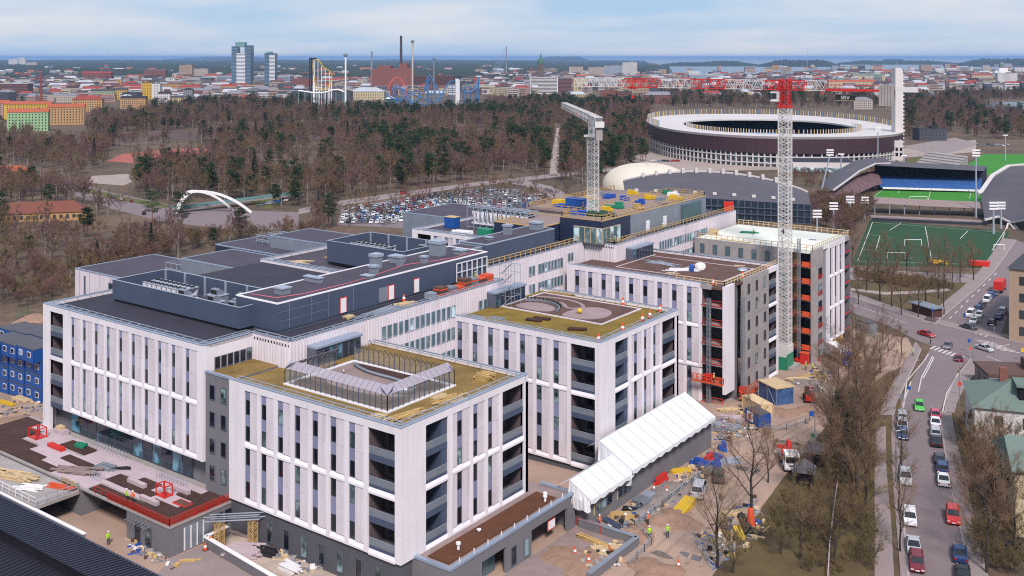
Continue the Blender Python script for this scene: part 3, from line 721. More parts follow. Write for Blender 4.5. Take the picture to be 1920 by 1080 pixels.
def enclosure(label, x0, y0, x1, y1, z0, z1, lift=.5):
 o = empty('plant_enclosure', ((x0+x1)/2, (y0+y1)/2, z0), label, 'enclosure', 'open topped rooftop enclosures')
 t = .15; n = max(2, round((x1-x0)/5.6)); w = (x1-x0)/n
 bo('plinth', x0+.3, y0+.3, z0, x1-.3, y1-.3, z0+lift, M['black'], o)
 for i in range(n):
  bo('screen_panel', x0+i*w+.012, y0, z0+lift, x0+(i+1)*w-.012, y0+t, z1, M['blueg'], o)
  bo('screen_panel', x0+i*w+.012, y1-t, z0+lift, x0+(i+1)*w-.012, y1, z1, M['blueg'], o)
  bo('post', x0+i*w+.2, y1-t-.3, z0+lift, x0+i*w+.45, y1-t-.02, z1+.05, M['steel'], o)
 for x in (x0, x1-t): bo('screen_panel', x, y0+t+.01, z0+lift, x+t, y1-t-.01, z1, M['blueg'], o)
 bo('floor', x0+t, y0+t, z0+lift, x1-t, y1-t, z0+lift+.05, M['bitumen2'], o)
 for a in ((x0-.05, y0-.05, x1+.05, y0+t+.05), (x0-.05, y1-t-.05, x1+.05, y1+.05), (x0-.05, y0+t+.06, x0+t+.05, y1-t-.06), (x1-t-.05, y0+t+.06, x1+.05, y1-t-.06)):
  bo('cap_rail', a[0], a[1], z1+.005, a[2], a[3], z1+.09, M['steel'], o)
 return o
def chiller(label, x, y, z, ln, wd=2.4, ht=2.1, fans=8, rz=0.0):
 o = empty('chiller', (x, y, z), label, 'chiller', 'rooftop chillers', rz)
 b = MB(); b.box(-ln/2, -wd/2, 0, ln/2, wd/2, .35)
 n = max(3, int(ln/1.3))
 for i in range(n):
  a = -ln/2+ln*i/n; c = ln/n
  for s_ in (-1, 1):
   y0 = s_*wd/2
   b.add([(a+.1, y0, ht-.1), (a+c-.1, y0, ht-.1), (a+c/2, y0, .4), (a+c/2+.01, y0*.5, .4)], [(0, 1, 2), (0, 2, 3), (1, 3, 2), (0, 3, 1)])
 b.build('coil_frame', M['bright'], o, local=True)
 b = MB(); b.box(-ln/2, -wd/2, ht-.15, ln/2, wd/2, ht); b.build('deck', M['steel'], o, local=True)
 fm = fmesh('fan', lambda: MB().lathe([(.42, 0), (.46, .16), (.40, .17), (.36, .1), (.02, .1)], 10).mesh('fan', M['black']))
 for i in range(fans):
  for s_ in (-1, 1): link('fan', fm, o, (-ln/2+ln*(i+.5)/fans, s_*wd/4, ht), local=True)
 return o
def ahu(label, x, y, z, ln, wd, ht, rz=0.0):
 o = empty('air_handler', (x, y, z), label, 'air handler', 'rooftop air handling units', rz)
 MB().box(-ln/2, -wd/2, 0, ln/2, wd/2, ht).build('casing', M['duct'], o, local=True)
 MB().box(-ln/2-.1, -wd/2-.1, ht, ln/2+.1, wd/2+.1, ht+.12).build('lid', M['steel'], o, local=True)
 b = MB(); pr = [(-wd*.35, ht+.12), (-wd*.35, ht+1.0), (-wd*.05, ht+1.1), (wd*.3, ht+.55), (wd*.3, ht+.12)]
 b.add([(-ln*.3, a, c) for a, c in pr]+[(ln*.3, a, c) for a, c in pr], [(0,1,2,3,4), (9,8,7,6,5)]+[(i, 5+i, 5+(i+1) % 5, (i+1) % 5) for i in range(5)])
 b.build('intake_hood', M['duct'], o, local=True)
 b = MB(); b.box(-ln*.25, -wd*.36-.02, ht+.25, ln*.25, -wd*.35, ht+.9); b.build('grille', M['black'], o, local=True)
 return o
en1 = enclosure('blue grey open topped enclosure with fans on the long left wing roof', -159, 100.6, -125.5, 111.2, 24.3, 28.0)
chiller('white chiller with rows of black fans in the left roof enclosure', -151.5, 106.8, 24.9, 11.0, 3.6, 2.2, 9)
k = 0
for x, y in ((-143.5, 104), (-139.6, 107.5), (-136.2, 104.2), (-133.5, 108), (-130.3, 103.6), (-128.0, 107.6)):
 k += 1
 ahu('%s grey hooded air handler counted from the chiller in the left enclosure' % ('first second third fourth fifth sixth'.split()[k-1]), x, y, 24.9, 2.8, 2.2, 1.9)
en3 = enclosure('dark blue grey open topped enclosure on the second left wing roof', -152, 143.6, -131.5, 156, 24.6, 29.2)
chiller('chiller with black fans inside the second roof enclosure', -146, 150.5, 25.2, 10.0, 3.2, 3.0, 8)
ordn = 'first second third fourth fifth sixth seventh eighth ninth tenth eleventh twelfth'.split()
for i, (x, y) in enumerate(((-136, 146.5), (-133, 150.5), (-135.5, 154.2), (-130.8, 146.8), (-128.4, 156.8), (-131, 160))):
 ahu('%s grey hooded air handler counted along the second roof enclosure' % ordn[i], x, y, 25.2 if y < 156 and x < -131.6 else 24.3, 2.8, 2.2, 2.4)
p4 = plantroom('dark blue plant room beyond the long one on the corridor roof', -131.0, 160.0, -124.3, 184.0, 24.3, 29.0, 'blueg', M['bitumen2'])
for i, (x, y, w, d, h, lab) in enumerate([(-127, 181, 2.4, 2.0, 1.7, 'cluster of exhaust cowls at the far end of the dark blue plant room'), (-128, 172, 1.4, 1.4, 2.2, 'square exhaust stack half way along the dark blue plant room'), (-127.5, 165, 1.5, 1.1, .6, 'low hatch on the near end of the dark blue plant room')]): unit(lab, x, y, 28.9, w, d, h)
st = plantroom('pale glazed stair head at the near end of the dark blue plant room', -131.0, 155.5, -125.2, 159.9, 24.3, 28.6, 'duct', M['bitumen2'], joints=2.0)
ub = plantroom('upper storey block with navy and pale grey cladding under the small white crane', -129, 193.4, -118.0, 245.0, 24.3, 30.0, 'duct', M['paveb'], 'wood', joints=4.2)
bo('navy_panel', -129.1, 193.3, 28.4, -117.85, 193.36, 29.8, M['navy'], ub); bo('navy_panel', -117.96, 193.4, 28.4, -117.9, 205.6, 29.8, M['navy'], ub)
bo('navy_panel', -117.96, 201.3, 24.7, -117.9, 205.6, 28.4, M['navy'], ub)
bo('navy_panel', -129.1, 193.3, 24.7, -125.5, 193.36, 28.4, M['navy'], ub)
for i in range(5):
 o = bo('glazing', -125.4+i*1.5, 193.28, 24.8, -123.96+i*1.5, 193.37, 28.3, M['woodp'], ub); bo('pane', -125.3+i*1.5, 193.22, 24.9, -124.06+i*1.5, 193.28, 28.2, M['spglass'], o)
for i in range(5):
 o = bo('glazing', -117.97, 193.6+i*1.5, 24.8, -117.88, 195.04+i*1.5, 28.3, M['woodp'], ub); bo('pane', -117.88, 193.7+i*1.5, 24.9, -117.82, 194.94+i*1.5, 28.2, M['spglass'], o)
for y in (213, 221.5): bo('window_frame', -117.97, y, 25.0, -117.9, y+1.7, 27.5, M['bright'], ub)
sc_ = bo('scaffold_cover', -117.95, 231, 25.0, -117.3, 241, 29.2, M['spglass'], ub)
rail(ub, ((-128.8, 193.7), (-118.3, 193.7), (-118.3, 244.7), (-128.8, 244.7)), 30.0, 1.1, 1.9, .07, mt='wood')
rail(ub, ((-128.8, 244.7), (-128.8, 193.7)), 30.0, 1.1, 1.9, .07, mt='wood')
cb2 = empty('rooftop_deck', (-136, 215, 20), 'raw concrete roof deck with timber guard rails behind the crane mast', 'roof deck')
bo('slab', -145, 203, 29.2, -129.3, 244, 29.6, M['paveb'], cb2)
bo('wall', -144.6, 203.4, 20, -129.6, 243.6, 29.2, M['concrete'], cb2)
rail(cb2, ((-144.8, 203.2), (-129.5, 203.2)), 29.6, 1.1, 1.9, .07, mt='wood'); rail(cb2, ((-144.8, 243.8), (-144.8, 203.2)), 29.6, 1.1, 1.9, .07, mt='wood')
nb_ = plantroom('navy clad link roof with timber rails left of the upper block', -143, 187, -129.6, 202.8, 24.3, 28.4, 'navy', M['paveb'], 'wood')
rail(nb_, ((-142.8, 187.2), (-129.8, 187.2)), 28.4, 1.1, 1.9, .06, mt='wood')
def left_wing(label, y0, y1, n, sx):
 o = empty('hospital_wing', (-152.5, (y0+y1)/2, 0), label, 'hospital wing', 'white hospital wings in a row')
 F = Face(-165.5, y0, 1, 0); b = MB(); L_ = 25.4
 fbox(b, F, 6.0, L_, -.6, -.26, 5, 23.85); fbox(b, F, 0, L_, -.6, 0, 23.85, ZW-.06); fbox(b, F, 0, 1.7, -.6, 0, 0, 23.85); fbox(b, F, 5.9, 6.7, -.26, 0, 5, 23.85)
 b.build('wall', M['white'], o); bo('end_wall', -165.5, y0+.6, 0, -164.9, y1, ZW-.06, M['white'], o)
 loggia(F, o, 1.7, 5.9, 16.5, 23.85, (16.6, 20.3))
 for i in range(n): strip_bay(F, o, 6.75+PIT*i, 1.0, PIT, bands(3.6)[:1], pw=.7)
 bo('roof', -165.0, y0+.4, 23.9, -140.05, y1-.02, 24.33, M['bitumen2'], o)
 parapet(o, (-165.5, y0, -140.1, y1), 24.3, ZW, skip=('e', 'n'))
 ladder_rail(o, (-165, y0+.5), (-141, y0+.5), 25.0); ladder_rail(o, (-165, y1), (-165, y0+.5), 25.0)
 return o
left_wing('second white wing with a grey loggia behind the long plant room', 138.0, 164.0, 5, 0)
left_wing('third white wing behind the dark blue plant room with site clutter on its roof', 184.0, 210.0, 5, 0)
def low_block(label, x0, y0, x1, y1, z1, wm, roofm, cat='building', name='service_building'):
 zg = gz((x0+x1)/2, (y0+y1)/2)-.5
 o = empty(name, ((x0+x1)/2, (y0+y1)/2, zg), label, cat)
 bo('wall', x0, y0, zg, x1, y1, z1-.3, M[wm], o); bo('roof', x0+.25, y0+.25, z1-.3, x1-.25, y1-.25, z1-.12, roofm, o)
 t = .3
 for a in ((x0-.05, y0-.05, x1+.05, y0+t), (x0-.05, y1-t, x1+.05, y1+.05), (x0-.05, y0+t, x0+t, y1-t), (x1-t, y0+t, x1+.05, y1-t)): bo('coping', a[0], a[1], z1-.3, a[2], a[3], z1, M['coping'], o)
 return o
rb1 = low_block('pale low service block with a flat dark roof at the forest edge', -228, 134.5, -183, 156, 16.0, 'panel', M['bitumen2'])
FR = Face(-228, 134.5, 1, 0)
for i in range(4): bo('joint', -226+i*4.2, 134.44, 6, -225.94+i*4.2, 134.5, 15.6, M['greywall'], rb1)
bo('window_slot', -224.2, 134.42, 6, -223.5, 134.5, 14.6, M['frame'], rb1)
for i in range(9): window(FR, rb1, 14+i*3.2, 12.4, 2.9, 1.9, -.02, glass='teal')
gbx = low_block('big pale grey windowless plant box beside the forest edge', -196, 141, -170, 155, 21.0, 'duct', M['bitumen2'], 'plant room', 'plant_room')
low_block('flat dark roofed service block with teal windows near the pines', -227, 174, -190, 196, 16.0, 'teal', M['bitumen2'])
low_block('grey plant storey on the teal windowed service block', -212, 180, -178, 194, 19.0, 'duct', M['bitumen2'], 'plant room', 'plant_room')
low_block('low dark link roof between the grey boxes at the forest edge', -205, 160, -176, 174, 15.0, 'panel', M['bitumen2'])
low_block('far grey flat roofed block beside the crowded car park', -196, 214, -168, 236, 22.5, 'duct', M['bitumen2'])
low_block('low grey roofed block behind the third white wing', -190, 238, -150, 262, 18.0, 'duct', M['bitumen2'])
def cage(label, x0, y0, x1, y1, z0, z1):
 o = empty('pipe_rack', ((x0+x1)/2, (y0+y1)/2, z0), label, 'pipe rack', 'steel pipe racks on the rear roofs')
 b = MB(); n = int((x1-x0)/2)
 for i in range(n+1):
  x = x0+(x1-x0)*i/n
  for y in (y0, y1): b.beam((x, y, z0), (x, y, z1), .12, .12)
  b.beam((x, y0, z1), (x, y1, z1), .1, .1)
 for z in (z0+.6, (z0+z1)/2, z1):
  for y in (y0, (y0+y1)/2, y1): b.beam((x0, y, z), (x1, y, z), .14, .14)
 b.build('frame', M['steel'], o); return o
cage('steel pipe rack on the pale low service block', -206, 144, -195.8, 152, 15.9, 18.4)
cage('steel pipe rack on the teal windowed service block', -220, 182, -212.4, 190, 15.9, 18.0)
cage('steel gantry on the roof beside the dark blue plant room', -150, 204.5, -146, 240, 18, 27)
chiller('white chiller bank with black fans on the third white wing', -147.5, 196.5, 25.6, 17.0, 3.0, 3.2, 12)
cage('steel frame around the white chiller bank', -157, 194.5, -139, 199, 24.3, 29.6)
bx = empty('site_container', (-160.5, 193, 24.4), 'blue site container on the third white wing roof', 'container', 'blue site containers')
bo('box', -162, 191.8, 24.4, -159, 194.2, 27.0, M['bluec'], bx); bo('lid', -162.1, 191.7, 27.0, -158.9, 194.3, 27.1, M['woodp'], bx)
wc = empty('hospital_wing', (-102, 198, -1.5), 'white hospital wing with brown roof and open floors behind hoist masts', 'hospital wing', 'white hospital wings in a row')
X0, X1, Y0, Y1 = -121.5, -84.8, 184.6, 211.2
S = Face(X0, Y0, 1, 0); E = Face(X1, Y0, 0, 1); w = MB()
bC = bands(0.3)+[(-1.9, 4.7, [(2.4, 4.7, 'w'), (.3, 2.4, 's'), (-1.9, .3, 'w')])]
fbox(w, S, .5, 31.2, -.6, -.26, -2.5, 20.55); fbox(w, S, 0, 31.4, -.6, 0, 20.55, 21.5); fbox(w, S, 0, 1.9, -.26, 0, -2.5, 20.55)
w.build('wall', M['white'], wc); bo('rear_wall', X0, Y1-.5, 0, X1, Y1, 21.5, M['white'], wc)
for i in range(9): strip_bay(S, wc, 2.0+PIT*i*.985, 1.05, PIT*.985, bC)
bo('concrete_edge', X0+31.4, Y0, 20.5, X1-3.0, Y0+.6, 21.4, M['concrete'], wc)
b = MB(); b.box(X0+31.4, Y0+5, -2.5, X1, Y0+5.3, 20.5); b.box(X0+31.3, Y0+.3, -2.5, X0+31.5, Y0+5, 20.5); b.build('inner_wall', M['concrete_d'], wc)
lev = [-1.6, 2.2, 6.0, 9.8, 13.6, 17.3]
for z in lev:
 bo('floor_slab', X0+31.5, Y0+.05, z-.3, X1-.6, Y0+5, z, M['concrete'], wc)
 bo('toe_board', X0+31.5, Y0-.02, z-.02, X1-.6, Y0+.04, z+.16, M['red'], wc)
 rail(wc, ((X0+31.5, Y0+.1), (X1-.6, Y0+.1)), z, 1.1, 1.6, .045, mt='red')
bo('white_sheet', X1-.6, Y0, 0.5, X1+.02, Y0+4.2, 21.4, M['white'], wc)
bo('shaft_wall', X1-1.6, Y0+4.2, -3, X1-1.2, Y0+8.6, 21.4, M['greybase'], wc)
cw = MB(); cw.box(X1-.6, Y0+8.6, -3.2, X1-.02, Y0+21.4, 21.4); cw.build('concrete_wall', M['concrete'], wc)
for k in range(6):
 for j in range(3):
  bo('concrete_panel', X1-.02, Y0+8.65+j*4.25, -1.7+k*3.8, X1+.05, Y0+8.65+j*4.25+4.2, 2.05+k*3.8, M['concrete'], wc)
EC = Face(X1+.05, Y0, 0, 1)
for y in (10.4, 14.4, 18.6):
 for z in (-.6, 3.2, 7.0, 10.8, 14.6, 18.1): window(EC, wc, y, z, 1.05, 2.1, -.03)
for z0, z1, fl in ((14.0, 20.4, (14.1, 17.5)), (6.6, 13.2, (6.7, 10.2)), (-1.0, 5.8, (-.9, 2.7))):
 loggia(E, wc, 21.6, 26.0, z0, z1, fl); sill(E, wc, 21.6, z0-.87, 4.4)
fpiece('pilaster', E, 26.0, 26.6, -.6, 0.06, -1.9, 21.4, M['white'], wc); fpiece('top_band', E, 21.4, 26.0, -.6, .04, 20.4, 21.4, M['white'], wc)
bo('roof', X0+.2, Y0+.2, 20.6, X1-.2, Y1-.2, 20.95, M['soilb'], wc)
for a in ((X0+.3, Y1-.6, X1-.1, Y1-.1), (X0+.3, Y0+.1, X1-4, Y0+.45)): bo('coping', a[0], a[1], 21.5, a[2], a[3], 21.62, M['coping'], wc)
rail(wc, ((X0+26, Y0+.3), (X1-.3, Y0+.3), (X1-.3, Y1-.5)), 21.4, 1.0, 1.5, .06, mt='woodp')
ladder_rail(wc, (X0+1, Y0+.5), (X1-6, Y0+.5), 21.62)
ladder_rail(wc, (X1-1, Y1-.3), (X0+1, Y1-.3), 21.7)
for a in ((-113, 190.5, -112.6, 208), (-112.6, 190.5, -88, 190.9), (-88.4, 190.9, -88, 206), (-112.6, 206, -88, 206.4), (-100.5, 191, -100.1, 206)): bo('path_edging', *a[:2], 20.95, *a[2:], 21.0, M['pave'], wc)
wd = empty('hospital_wing', (-100, 244, -5), 'unfinished bare concrete wing with white roof membrane and red hoists', 'hospital wing', 'white hospital wings in a row')
X0, X1, Y0, Y1 = -114.5, -84.6, 231.4, 257.6; zg = -6.0
S = Face(X0, Y0, 1, 0); E = Face(X1, Y0, 0, 1)
for k in range(7):
 z = -5.5+k*3.83
 for j in range(6): bo('concrete_panel', X0+j*4.05+.015, Y0, z+.015, X0+(j+1)*4.05-.015, Y0+.4, min(z+3.8, 21.3), M['concrete'], wd)
for i in range(7):
 for z in (17.9, 14.1, 10.3): window(S, wd, 1.6+i*3.36, z, 1.1, 2.2, -.03, glass='spglass')
for q in ((X0+.3, Y0+.4, zg, X0+24.2, Y0+.8, 21), (X0+24.3, Y0+5, zg, X1-.5, Y0+5.4, 20.6), (X0, Y1-.4, zg, X1, Y1, 21.3)): bo('wall', *q, M['concrete_d'], wd)
lv = [-5.6+k*3.83 for k in range(7)]
for k, z in enumerate(lv):
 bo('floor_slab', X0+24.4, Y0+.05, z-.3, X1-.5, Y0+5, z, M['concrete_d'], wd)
 if k:
  bo('toe_board', X0+24.4, Y0-.03, z-.02, X1-.5, Y0+.03, z+.18, M['red'], wd); rail(wd, ((X0+24.4, Y0+.1), (X1-.6, Y0+.1)), z, 1.1, 1.5, .05, mt='red')
  bo('timber_shutter', X0+24.5, Y0+2.0, z+.02, X0+26.3, Y0+2.2, z+3.0, M['wood'], wd)
for k in range(7):
 bo('concrete_panel', X1-.5, Y0, -5.5+k*3.83+.015, X1, Y0+6.9, min(-5.5+(k+1)*3.83-.015, 21.3), M['concrete'], wd)
for z in lv[:-1]:
 window(Face(X1+.02, Y0, 0, 1), wd, 3.6, z+.7, 2.2, 2.5, -.03)
 rail(wd, ((X1+.12, Y0+3.5), (X1+.12, Y0+6.0)), z+.6, 1.0, .8, .04, mt='red')
bo('shaft_wall', X1-1.0, Y0+6.95, zg, X1-.6, Y0+10.5, 21.2, M['duct'], wd)
bD = [(13.9, 20.2, [(16.0, 20.2, 'w'), (13.9, 16.0, 'w')]), (6.3, 12.9, [(9.6, 12.9, 'w'), (6.3, 9.6, 'w')]), (-1.4, 5.4, [(2.2, 5.4, 'w'), (-1.4, 2.2, 'w')])]
w = MB(); fbox(w, E, 10.5, 21.9, -.6, -.26, -2.3, 20.2); fbox(w, E, 10.5, 22.2, -.6, .05, 20.2, 21.3); fbox(w, E, 10.5, 11.4, -.26, .05, -2.3, 20.2); w.build('wall', M['white'], wd)
for i in range(3): strip_bay(E, wd, 11.45+i*3.5, 1.3, 3.5, bD, pw=.8)
for z in lv[1:]:
 bo('floor_slab', X1-4, Y0+22.2, z-.35, X1-.1, Y1-.4, z, M['concrete_d'], wd); bo('fascia', X1-.1, Y0+22.2, z-.4, X1, Y1-.4, z+.9, M['blueg'], wd)
 bo('red_board', X1, Y0+22.2, z+.05, X1+.05, Y1-.4, z+.5, M['red'], wd)
b = MB(); b.box(X1-4.3, Y0+22.0, zg, X1-4, Y1-.4, 21); b.build('loggia_wall', M['inwall_shaded'], wd)
bo('top_band', X1-.5, Y0+22.2, 20.2, X1, Y1-.4, 21.3, M['concrete'], wd)
bo('timber_hoarding', X1-.4, Y0+11, zg, X1-.2, Y0+21.5, -2.3, M['wood'], wd)
M['memb'] = mat('roof_membrane', (0.76, 0.77, 0.68), .6, .08, .15, stain=.3)
bo('roof', X0+.1, Y0+.42, 20.5, X1-.1, Y1-.42, 21.25, M['memb'], wd)
rail(wd, ((X0+.1, Y0+.2), (X1-.1, Y0+.2), (X1-.1, Y1-.2), (X0+.1, Y1-.2)), 21.3, 1.2, 1.4, .06, mt='woodp')
# ================================================================== roof gardens
def smooth_poly(pts, n=5):
 out = []; m = len(pts)
 for i in range(m):
  p0, p1, p2, p3 = (Vector(pts[(i+k-1) % m]) for k in range(4))
  for j in range(n):
   t = j/n; out.append(tuple(0.5*((2*p1)+(-p0+p2)*t+(2*p0-5*p1+4*p2-p3)*t*t+(-p0+3*p1-3*p2+p3)*t**3)))
 return out
def flat(name, poly, z0, z1, mt, parent):
 ar = sum(poly[i][0]*poly[(i+1) % len(poly)][1]-poly[(i+1) % len(poly)][0]*poly[i][1] for i in range(len(poly)))
 return MB().prism(poly if ar > 0 else poly[::-1], z0, z1).build(name, mt, parent)
ga = empty('roof_garden', (-101, 102, 20.75), 'fenced courtyard garden with cranked posts on the nearest wing roof', 'roof garden')
gx0, gy0, gx1, gy1 = -109.5, 95.6, -90.2, 108.9
bo('paving', gx0+.3, gy0+.3, 20.76, gx1-.3, gy1-.3, 20.80, M['paveb'], ga)
for a in ((gx0-.2, gy0-.2, gx1+.2, gy0+.25), (gx0-.2, gy1-.25, gx1+.2, gy1+.2), (gx0-.2, gy0+.25, gx0+.25, gy1-.25), (gx1-.25, gy0+.25, gx1+.2, gy1-.25)): bo('kerb', a[0], a[1], 20.76, a[2], a[3], 20.95, M['bright'], ga)
for k, (p, q, nin) in enumerate((((gx0, gy0), (gx1, gy0), (0, 1)), ((gx1, gy0), (gx1, gy1), (-1, 0)), ((gx1, gy1), (gx0, gy1), (0, -1)), ((gx0, gy1-4), (gx0, gy0), (1, 0)))):
 p = Vector((*p, 20.95)); q = Vector((*q, 20.95)); nn_ = Vector((*nin, 0)); n = int((q-p).length/.98); st_ = (q-p)/n
 for i in range(n+1):
  a = p+st_*i; m_ = MB().beam(a, a+Vector((0, 0, 2.0)), .09, .09).beam(a+Vector((0, 0, 1.96)), a+nn_*1.15+Vector((0, 0, 2.85)), .09, .09)
  m_.build('post', M['blueg'], ga)
  if i < n and k != 2:
   t = st_*.94; c = a+st_*.03+Vector((0, 0, 2.02))
   b = MB(); u = nn_*1.1+Vector((0, 0, .84)); e = Vector((0, 0, .05))
   b.add([c, c+t, c+t+u, c+u, c+e, c+t+e, c+t+u+e, c+u+e], [(0,1,2,3), (7,6,5,4), (0,4,5,1), (1,5,6,2), (2,6,7,3), (3,7,4,0)])
   b.build('roof_pane', M['acr'] if 'acr' in M else M.setdefault('acr', clearmat('acrylic_pane', (0.42, 0.38, 0.44), .38)), ga)
  if i < n:
   b = MB(); b.beam(a+st_*.04+Vector((0, 0, 1.0)), a+st_*.96+Vector((0, 0, 1.0)), .02, 1.8); b.build('fence_glass', M.setdefault('fg', clearmat('fence_glass', (0.4, 0.38, 0.36), .82)), ga)
flat('planting_bed', smooth_poly([(-108.6, 96.6), (-99, 96.4), (-91.5, 96.6), (-91.3, 101), (-93.5, 100.2), (-99, 98.8), (-105, 99.2), (-107.5, 101)], 4), 20.8, 20.95, M['soilb'], ga)
flat('planting_bed', smooth_poly([(-108, 107.9), (-104, 106.4), (-97, 106), (-92.5, 104.6), (-91.4, 108), (-100, 108.3)], 4), 20.8, 20.98, M['soil'], ga)
MB().path([(x, y, 21.1) for x, y in smooth_poly([(-107.8, 107.6), (-104, 105.9), (-97, 105.5), (-93.2, 104.2), (-93.0, 102.5), (-95.5, 101.6), (-93.2, 104.0), (-97, 105.6)], 3)][:18], .22, 5).build('bed_edging', M['duct'], ga)
M['pave2'] = mat('rose_paving', (.30, .225, .225), .9, .1, .4, stain=.3)
gbn = empty('roof_garden', (-100, 155, 20.75), 'winding roof garden with pink circles and white border on the olive roof', 'roof garden')
hx0, hy0, hx1, hy1 = -112.0, 148.4, -90.6, 162.0
flat('planting_bed', [(hx0+.4, hy0+.4), (hx1-.4, hy0+.4), (hx1-.4, hy1-.4), (hx0+.4, hy1-.4)], 20.76, 20.86, M['soilb'], gbn)
for a in ((hx0, hy0, hx1, hy0+.3), (hx0, hy1-.3, hx1, hy1), (hx0, hy0+.3, hx0+.3, hy1-.3), (hx1-.3, hy0+.3, hx1, hy1-.3)): bo('border', a[0], a[1], 20.76, a[2], a[3], 20.94, M['panel'], gbn)
flat('round_terrace', smooth_poly([(-99.5, 149.6), (-95, 149.6), (-92.6, 152.5), (-93.6, 156.6), (-97.2, 158), (-99.8, 155)], 6), 20.862, 20.92, M['pave2'], gbn)
flat('round_terrace', smooth_poly([(-110.0, 150.2), (-105.5, 149.5), (-102.6, 150.8), (-103.6, 153.4), (-107.2, 154.6), (-109.8, 153.4)], 6), 20.862, 20.92, M['pave2'], gbn)
pth = smooth_poly([(-111.0, 158.5), (-106, 159.8), (-101.5, 158.6), (-99.5, 156.2), (-101.5, 154.6), (-105, 157.2), (-110, 156.6)], 5)[:26]
b = MB()
for p, q in zip(pth, pth[1:]): b.beam((p[0], p[1], 20.90), (q[0], q[1], 20.90), .75, .06)
b.build('winding_path', M['pave2'], gbn)
cv = smooth_poly([(-110.8, 154.2), (-107.2, 155.7), (-103.2, 154.0), (-101.6, 151.2), (-103, 149.9), (-106, 149.6)], 6)[:20]
b = MB()
for p, q in zip(cv, cv[1:]): b.beam((p[0], p[1], 21.05), (q[0], q[1], 21.05), .25, .4)
b.build('bench_wall', M['duct'], gbn)
for i in range(13):
 p = cv[1+i]; bo('bench_peg', p[0]-.12, p[1]+.25, 21.0, p[0]+.12, p[1]+.5, 21.5, M['black'], gbn)
yb = empty('play_ball', (-97.6, 152.4, 20.92), 'small yellow ball on the pink circle of the winding garden', 'ball'); MB().lathe([(.05, 0), (.38, .12), (.5, .45), (.38, .8), (.05, .92)], 10, c=(-97.6, 152.4, 20.92)).build('shell', M['yellow'], yb, smooth=True)
def pile(label, x, y, z, w, d, n, mt, rz=0.0, h=.12, cat='timber pile', name='timber_pile', group=None, jit=.15, gap=.02):
 o = empty(name, (x, y, z), label, cat, group, rz); rg = random.Random(int(abs(x*31+y*17)))
 per = max(2, int(d/.32))
 for k in range(n):
  for j in range(per):
   if rg.random() < .15 and k: continue
   o2 = link('plank', fmesh(('pl', round(w, 1), h, mt), lambda: MB().box(-w/2, -.13, 0, w/2, .13, h).mesh('plank', M[mt])), o, (rg.uniform(-jit, jit)*w, -d/2+(j+.5)*d/per, k*(h+gap)), local=True)
   o2.rotation_euler = (0, 0, rg.uniform(-.06, .06)*(3 if jit > .2 else 1))
 return o
pile('pale plywood sheets flat on the nearest wing roof by the east edge', -87.3, 104.5, 20.76, 2.6, 4.8, 1, 'woodp', R(90), .06)
pile('loose fresh planks on the plywood on the nearest wing roof', -87.2, 104.2, 20.86, 4.2, 1.4, 3, 'wood', R(80), .07, jit=.3)
pile('square timber stack near the far corner of the nearest wing roof', -88.6, 113.8, 20.76, 2.2, 2.2, 6, 'wood', 0)
pile('yellow planks heaped at the near corner of the nearest wing roof', -87.4, 95.8, 20.76, 4.5, 1.2, 5, 'wood', R(82), .07, jit=.25)
pile('plywood square under the planks at the near roof corner', -87.9, 93.9, 20.76, 1.8, 2.4, 1, 'woodp', R(20), .08)
pile('small timber square on the near corner of the nearest wing roof', -90.0, 93.7, 20.76, 1.7, 1.7, 2, 'woodp', R(15))
def roll(label, x, y, z, ln, rz, mt='black', r=.22, n=2, group='dark turf rolls on the roofs', cat='turf roll', name='turf_roll'):
 o = empty(name, (x, y, z), label, cat, group, rz)
 for i in range(n): link('roll', fmesh(('ro', ln, r, mt), lambda: MB().tube((-ln/2, 0, r), (ln/2, 0, r), r, r, 8).mesh('roll', M[mt], True)), o, ((i % 2)*.2, i*r*2.1-.2, 0), local=True)
 return o
roll('dark turf roll behind the fence on the nearest wing roof', -95.5, 111.5, 20.76, 2.4, R(100), 'soil', .25, 1)
roll('dark turf rolls left of centre on the olive roof', -101.5, 143.8, 20.76, 2.6, R(8), 'soil')
roll('dark turf rolls behind the others on the olive roof', -101.0, 145.4, 20.76, 2.9, R(12), 'soil')
roll('dark turf rolls near the front edge of the olive roof', -92.3, 143.2, 20.76, 3.0, R(28), 'soil')
pile('grey boards on the left part of the olive roof', -107.5, 141.8, 20.76, 2.8, 1.3, 1, 'duct', R(5), .08)
pile('grey boards by the left rail of the olive roof', -111.2, 140.2, 20.76, 2.4, 1.0, 1, 'duct', R(-10), .08)
pile('timber planks along the back edge of the olive roof', -108.5, 163.0, 20.76, 5.0, .8, 3, 'wood', R(3), .1)
CONE = []
def cone(label, x, y, z, s=1.0):
 o = empty('traffic_cone', (x, y, z), label, 'traffic cone', 'orange traffic cones')
 link('cone', fmesh('cone', lambda: MB().lathe([(.2, .04), (.06, .75), (.02, .76)], 8).mesh('cone', M['orange'])), o, (0, 0, 0), local=True)
 link('stripe', fmesh('cst', lambda: MB().lathe([(.155, .3), (.115, .5)], 8).mesh('stripe', M['bright'])), o, (0, 0, 0), local=True)
 link('base', fmesh('cbs', lambda: MB().box(-.25, -.25, 0, .25, .25, .05).mesh('base', M['black'])), o, (0, 0, 0), local=True)
 o.scale = (s, s, s); return o
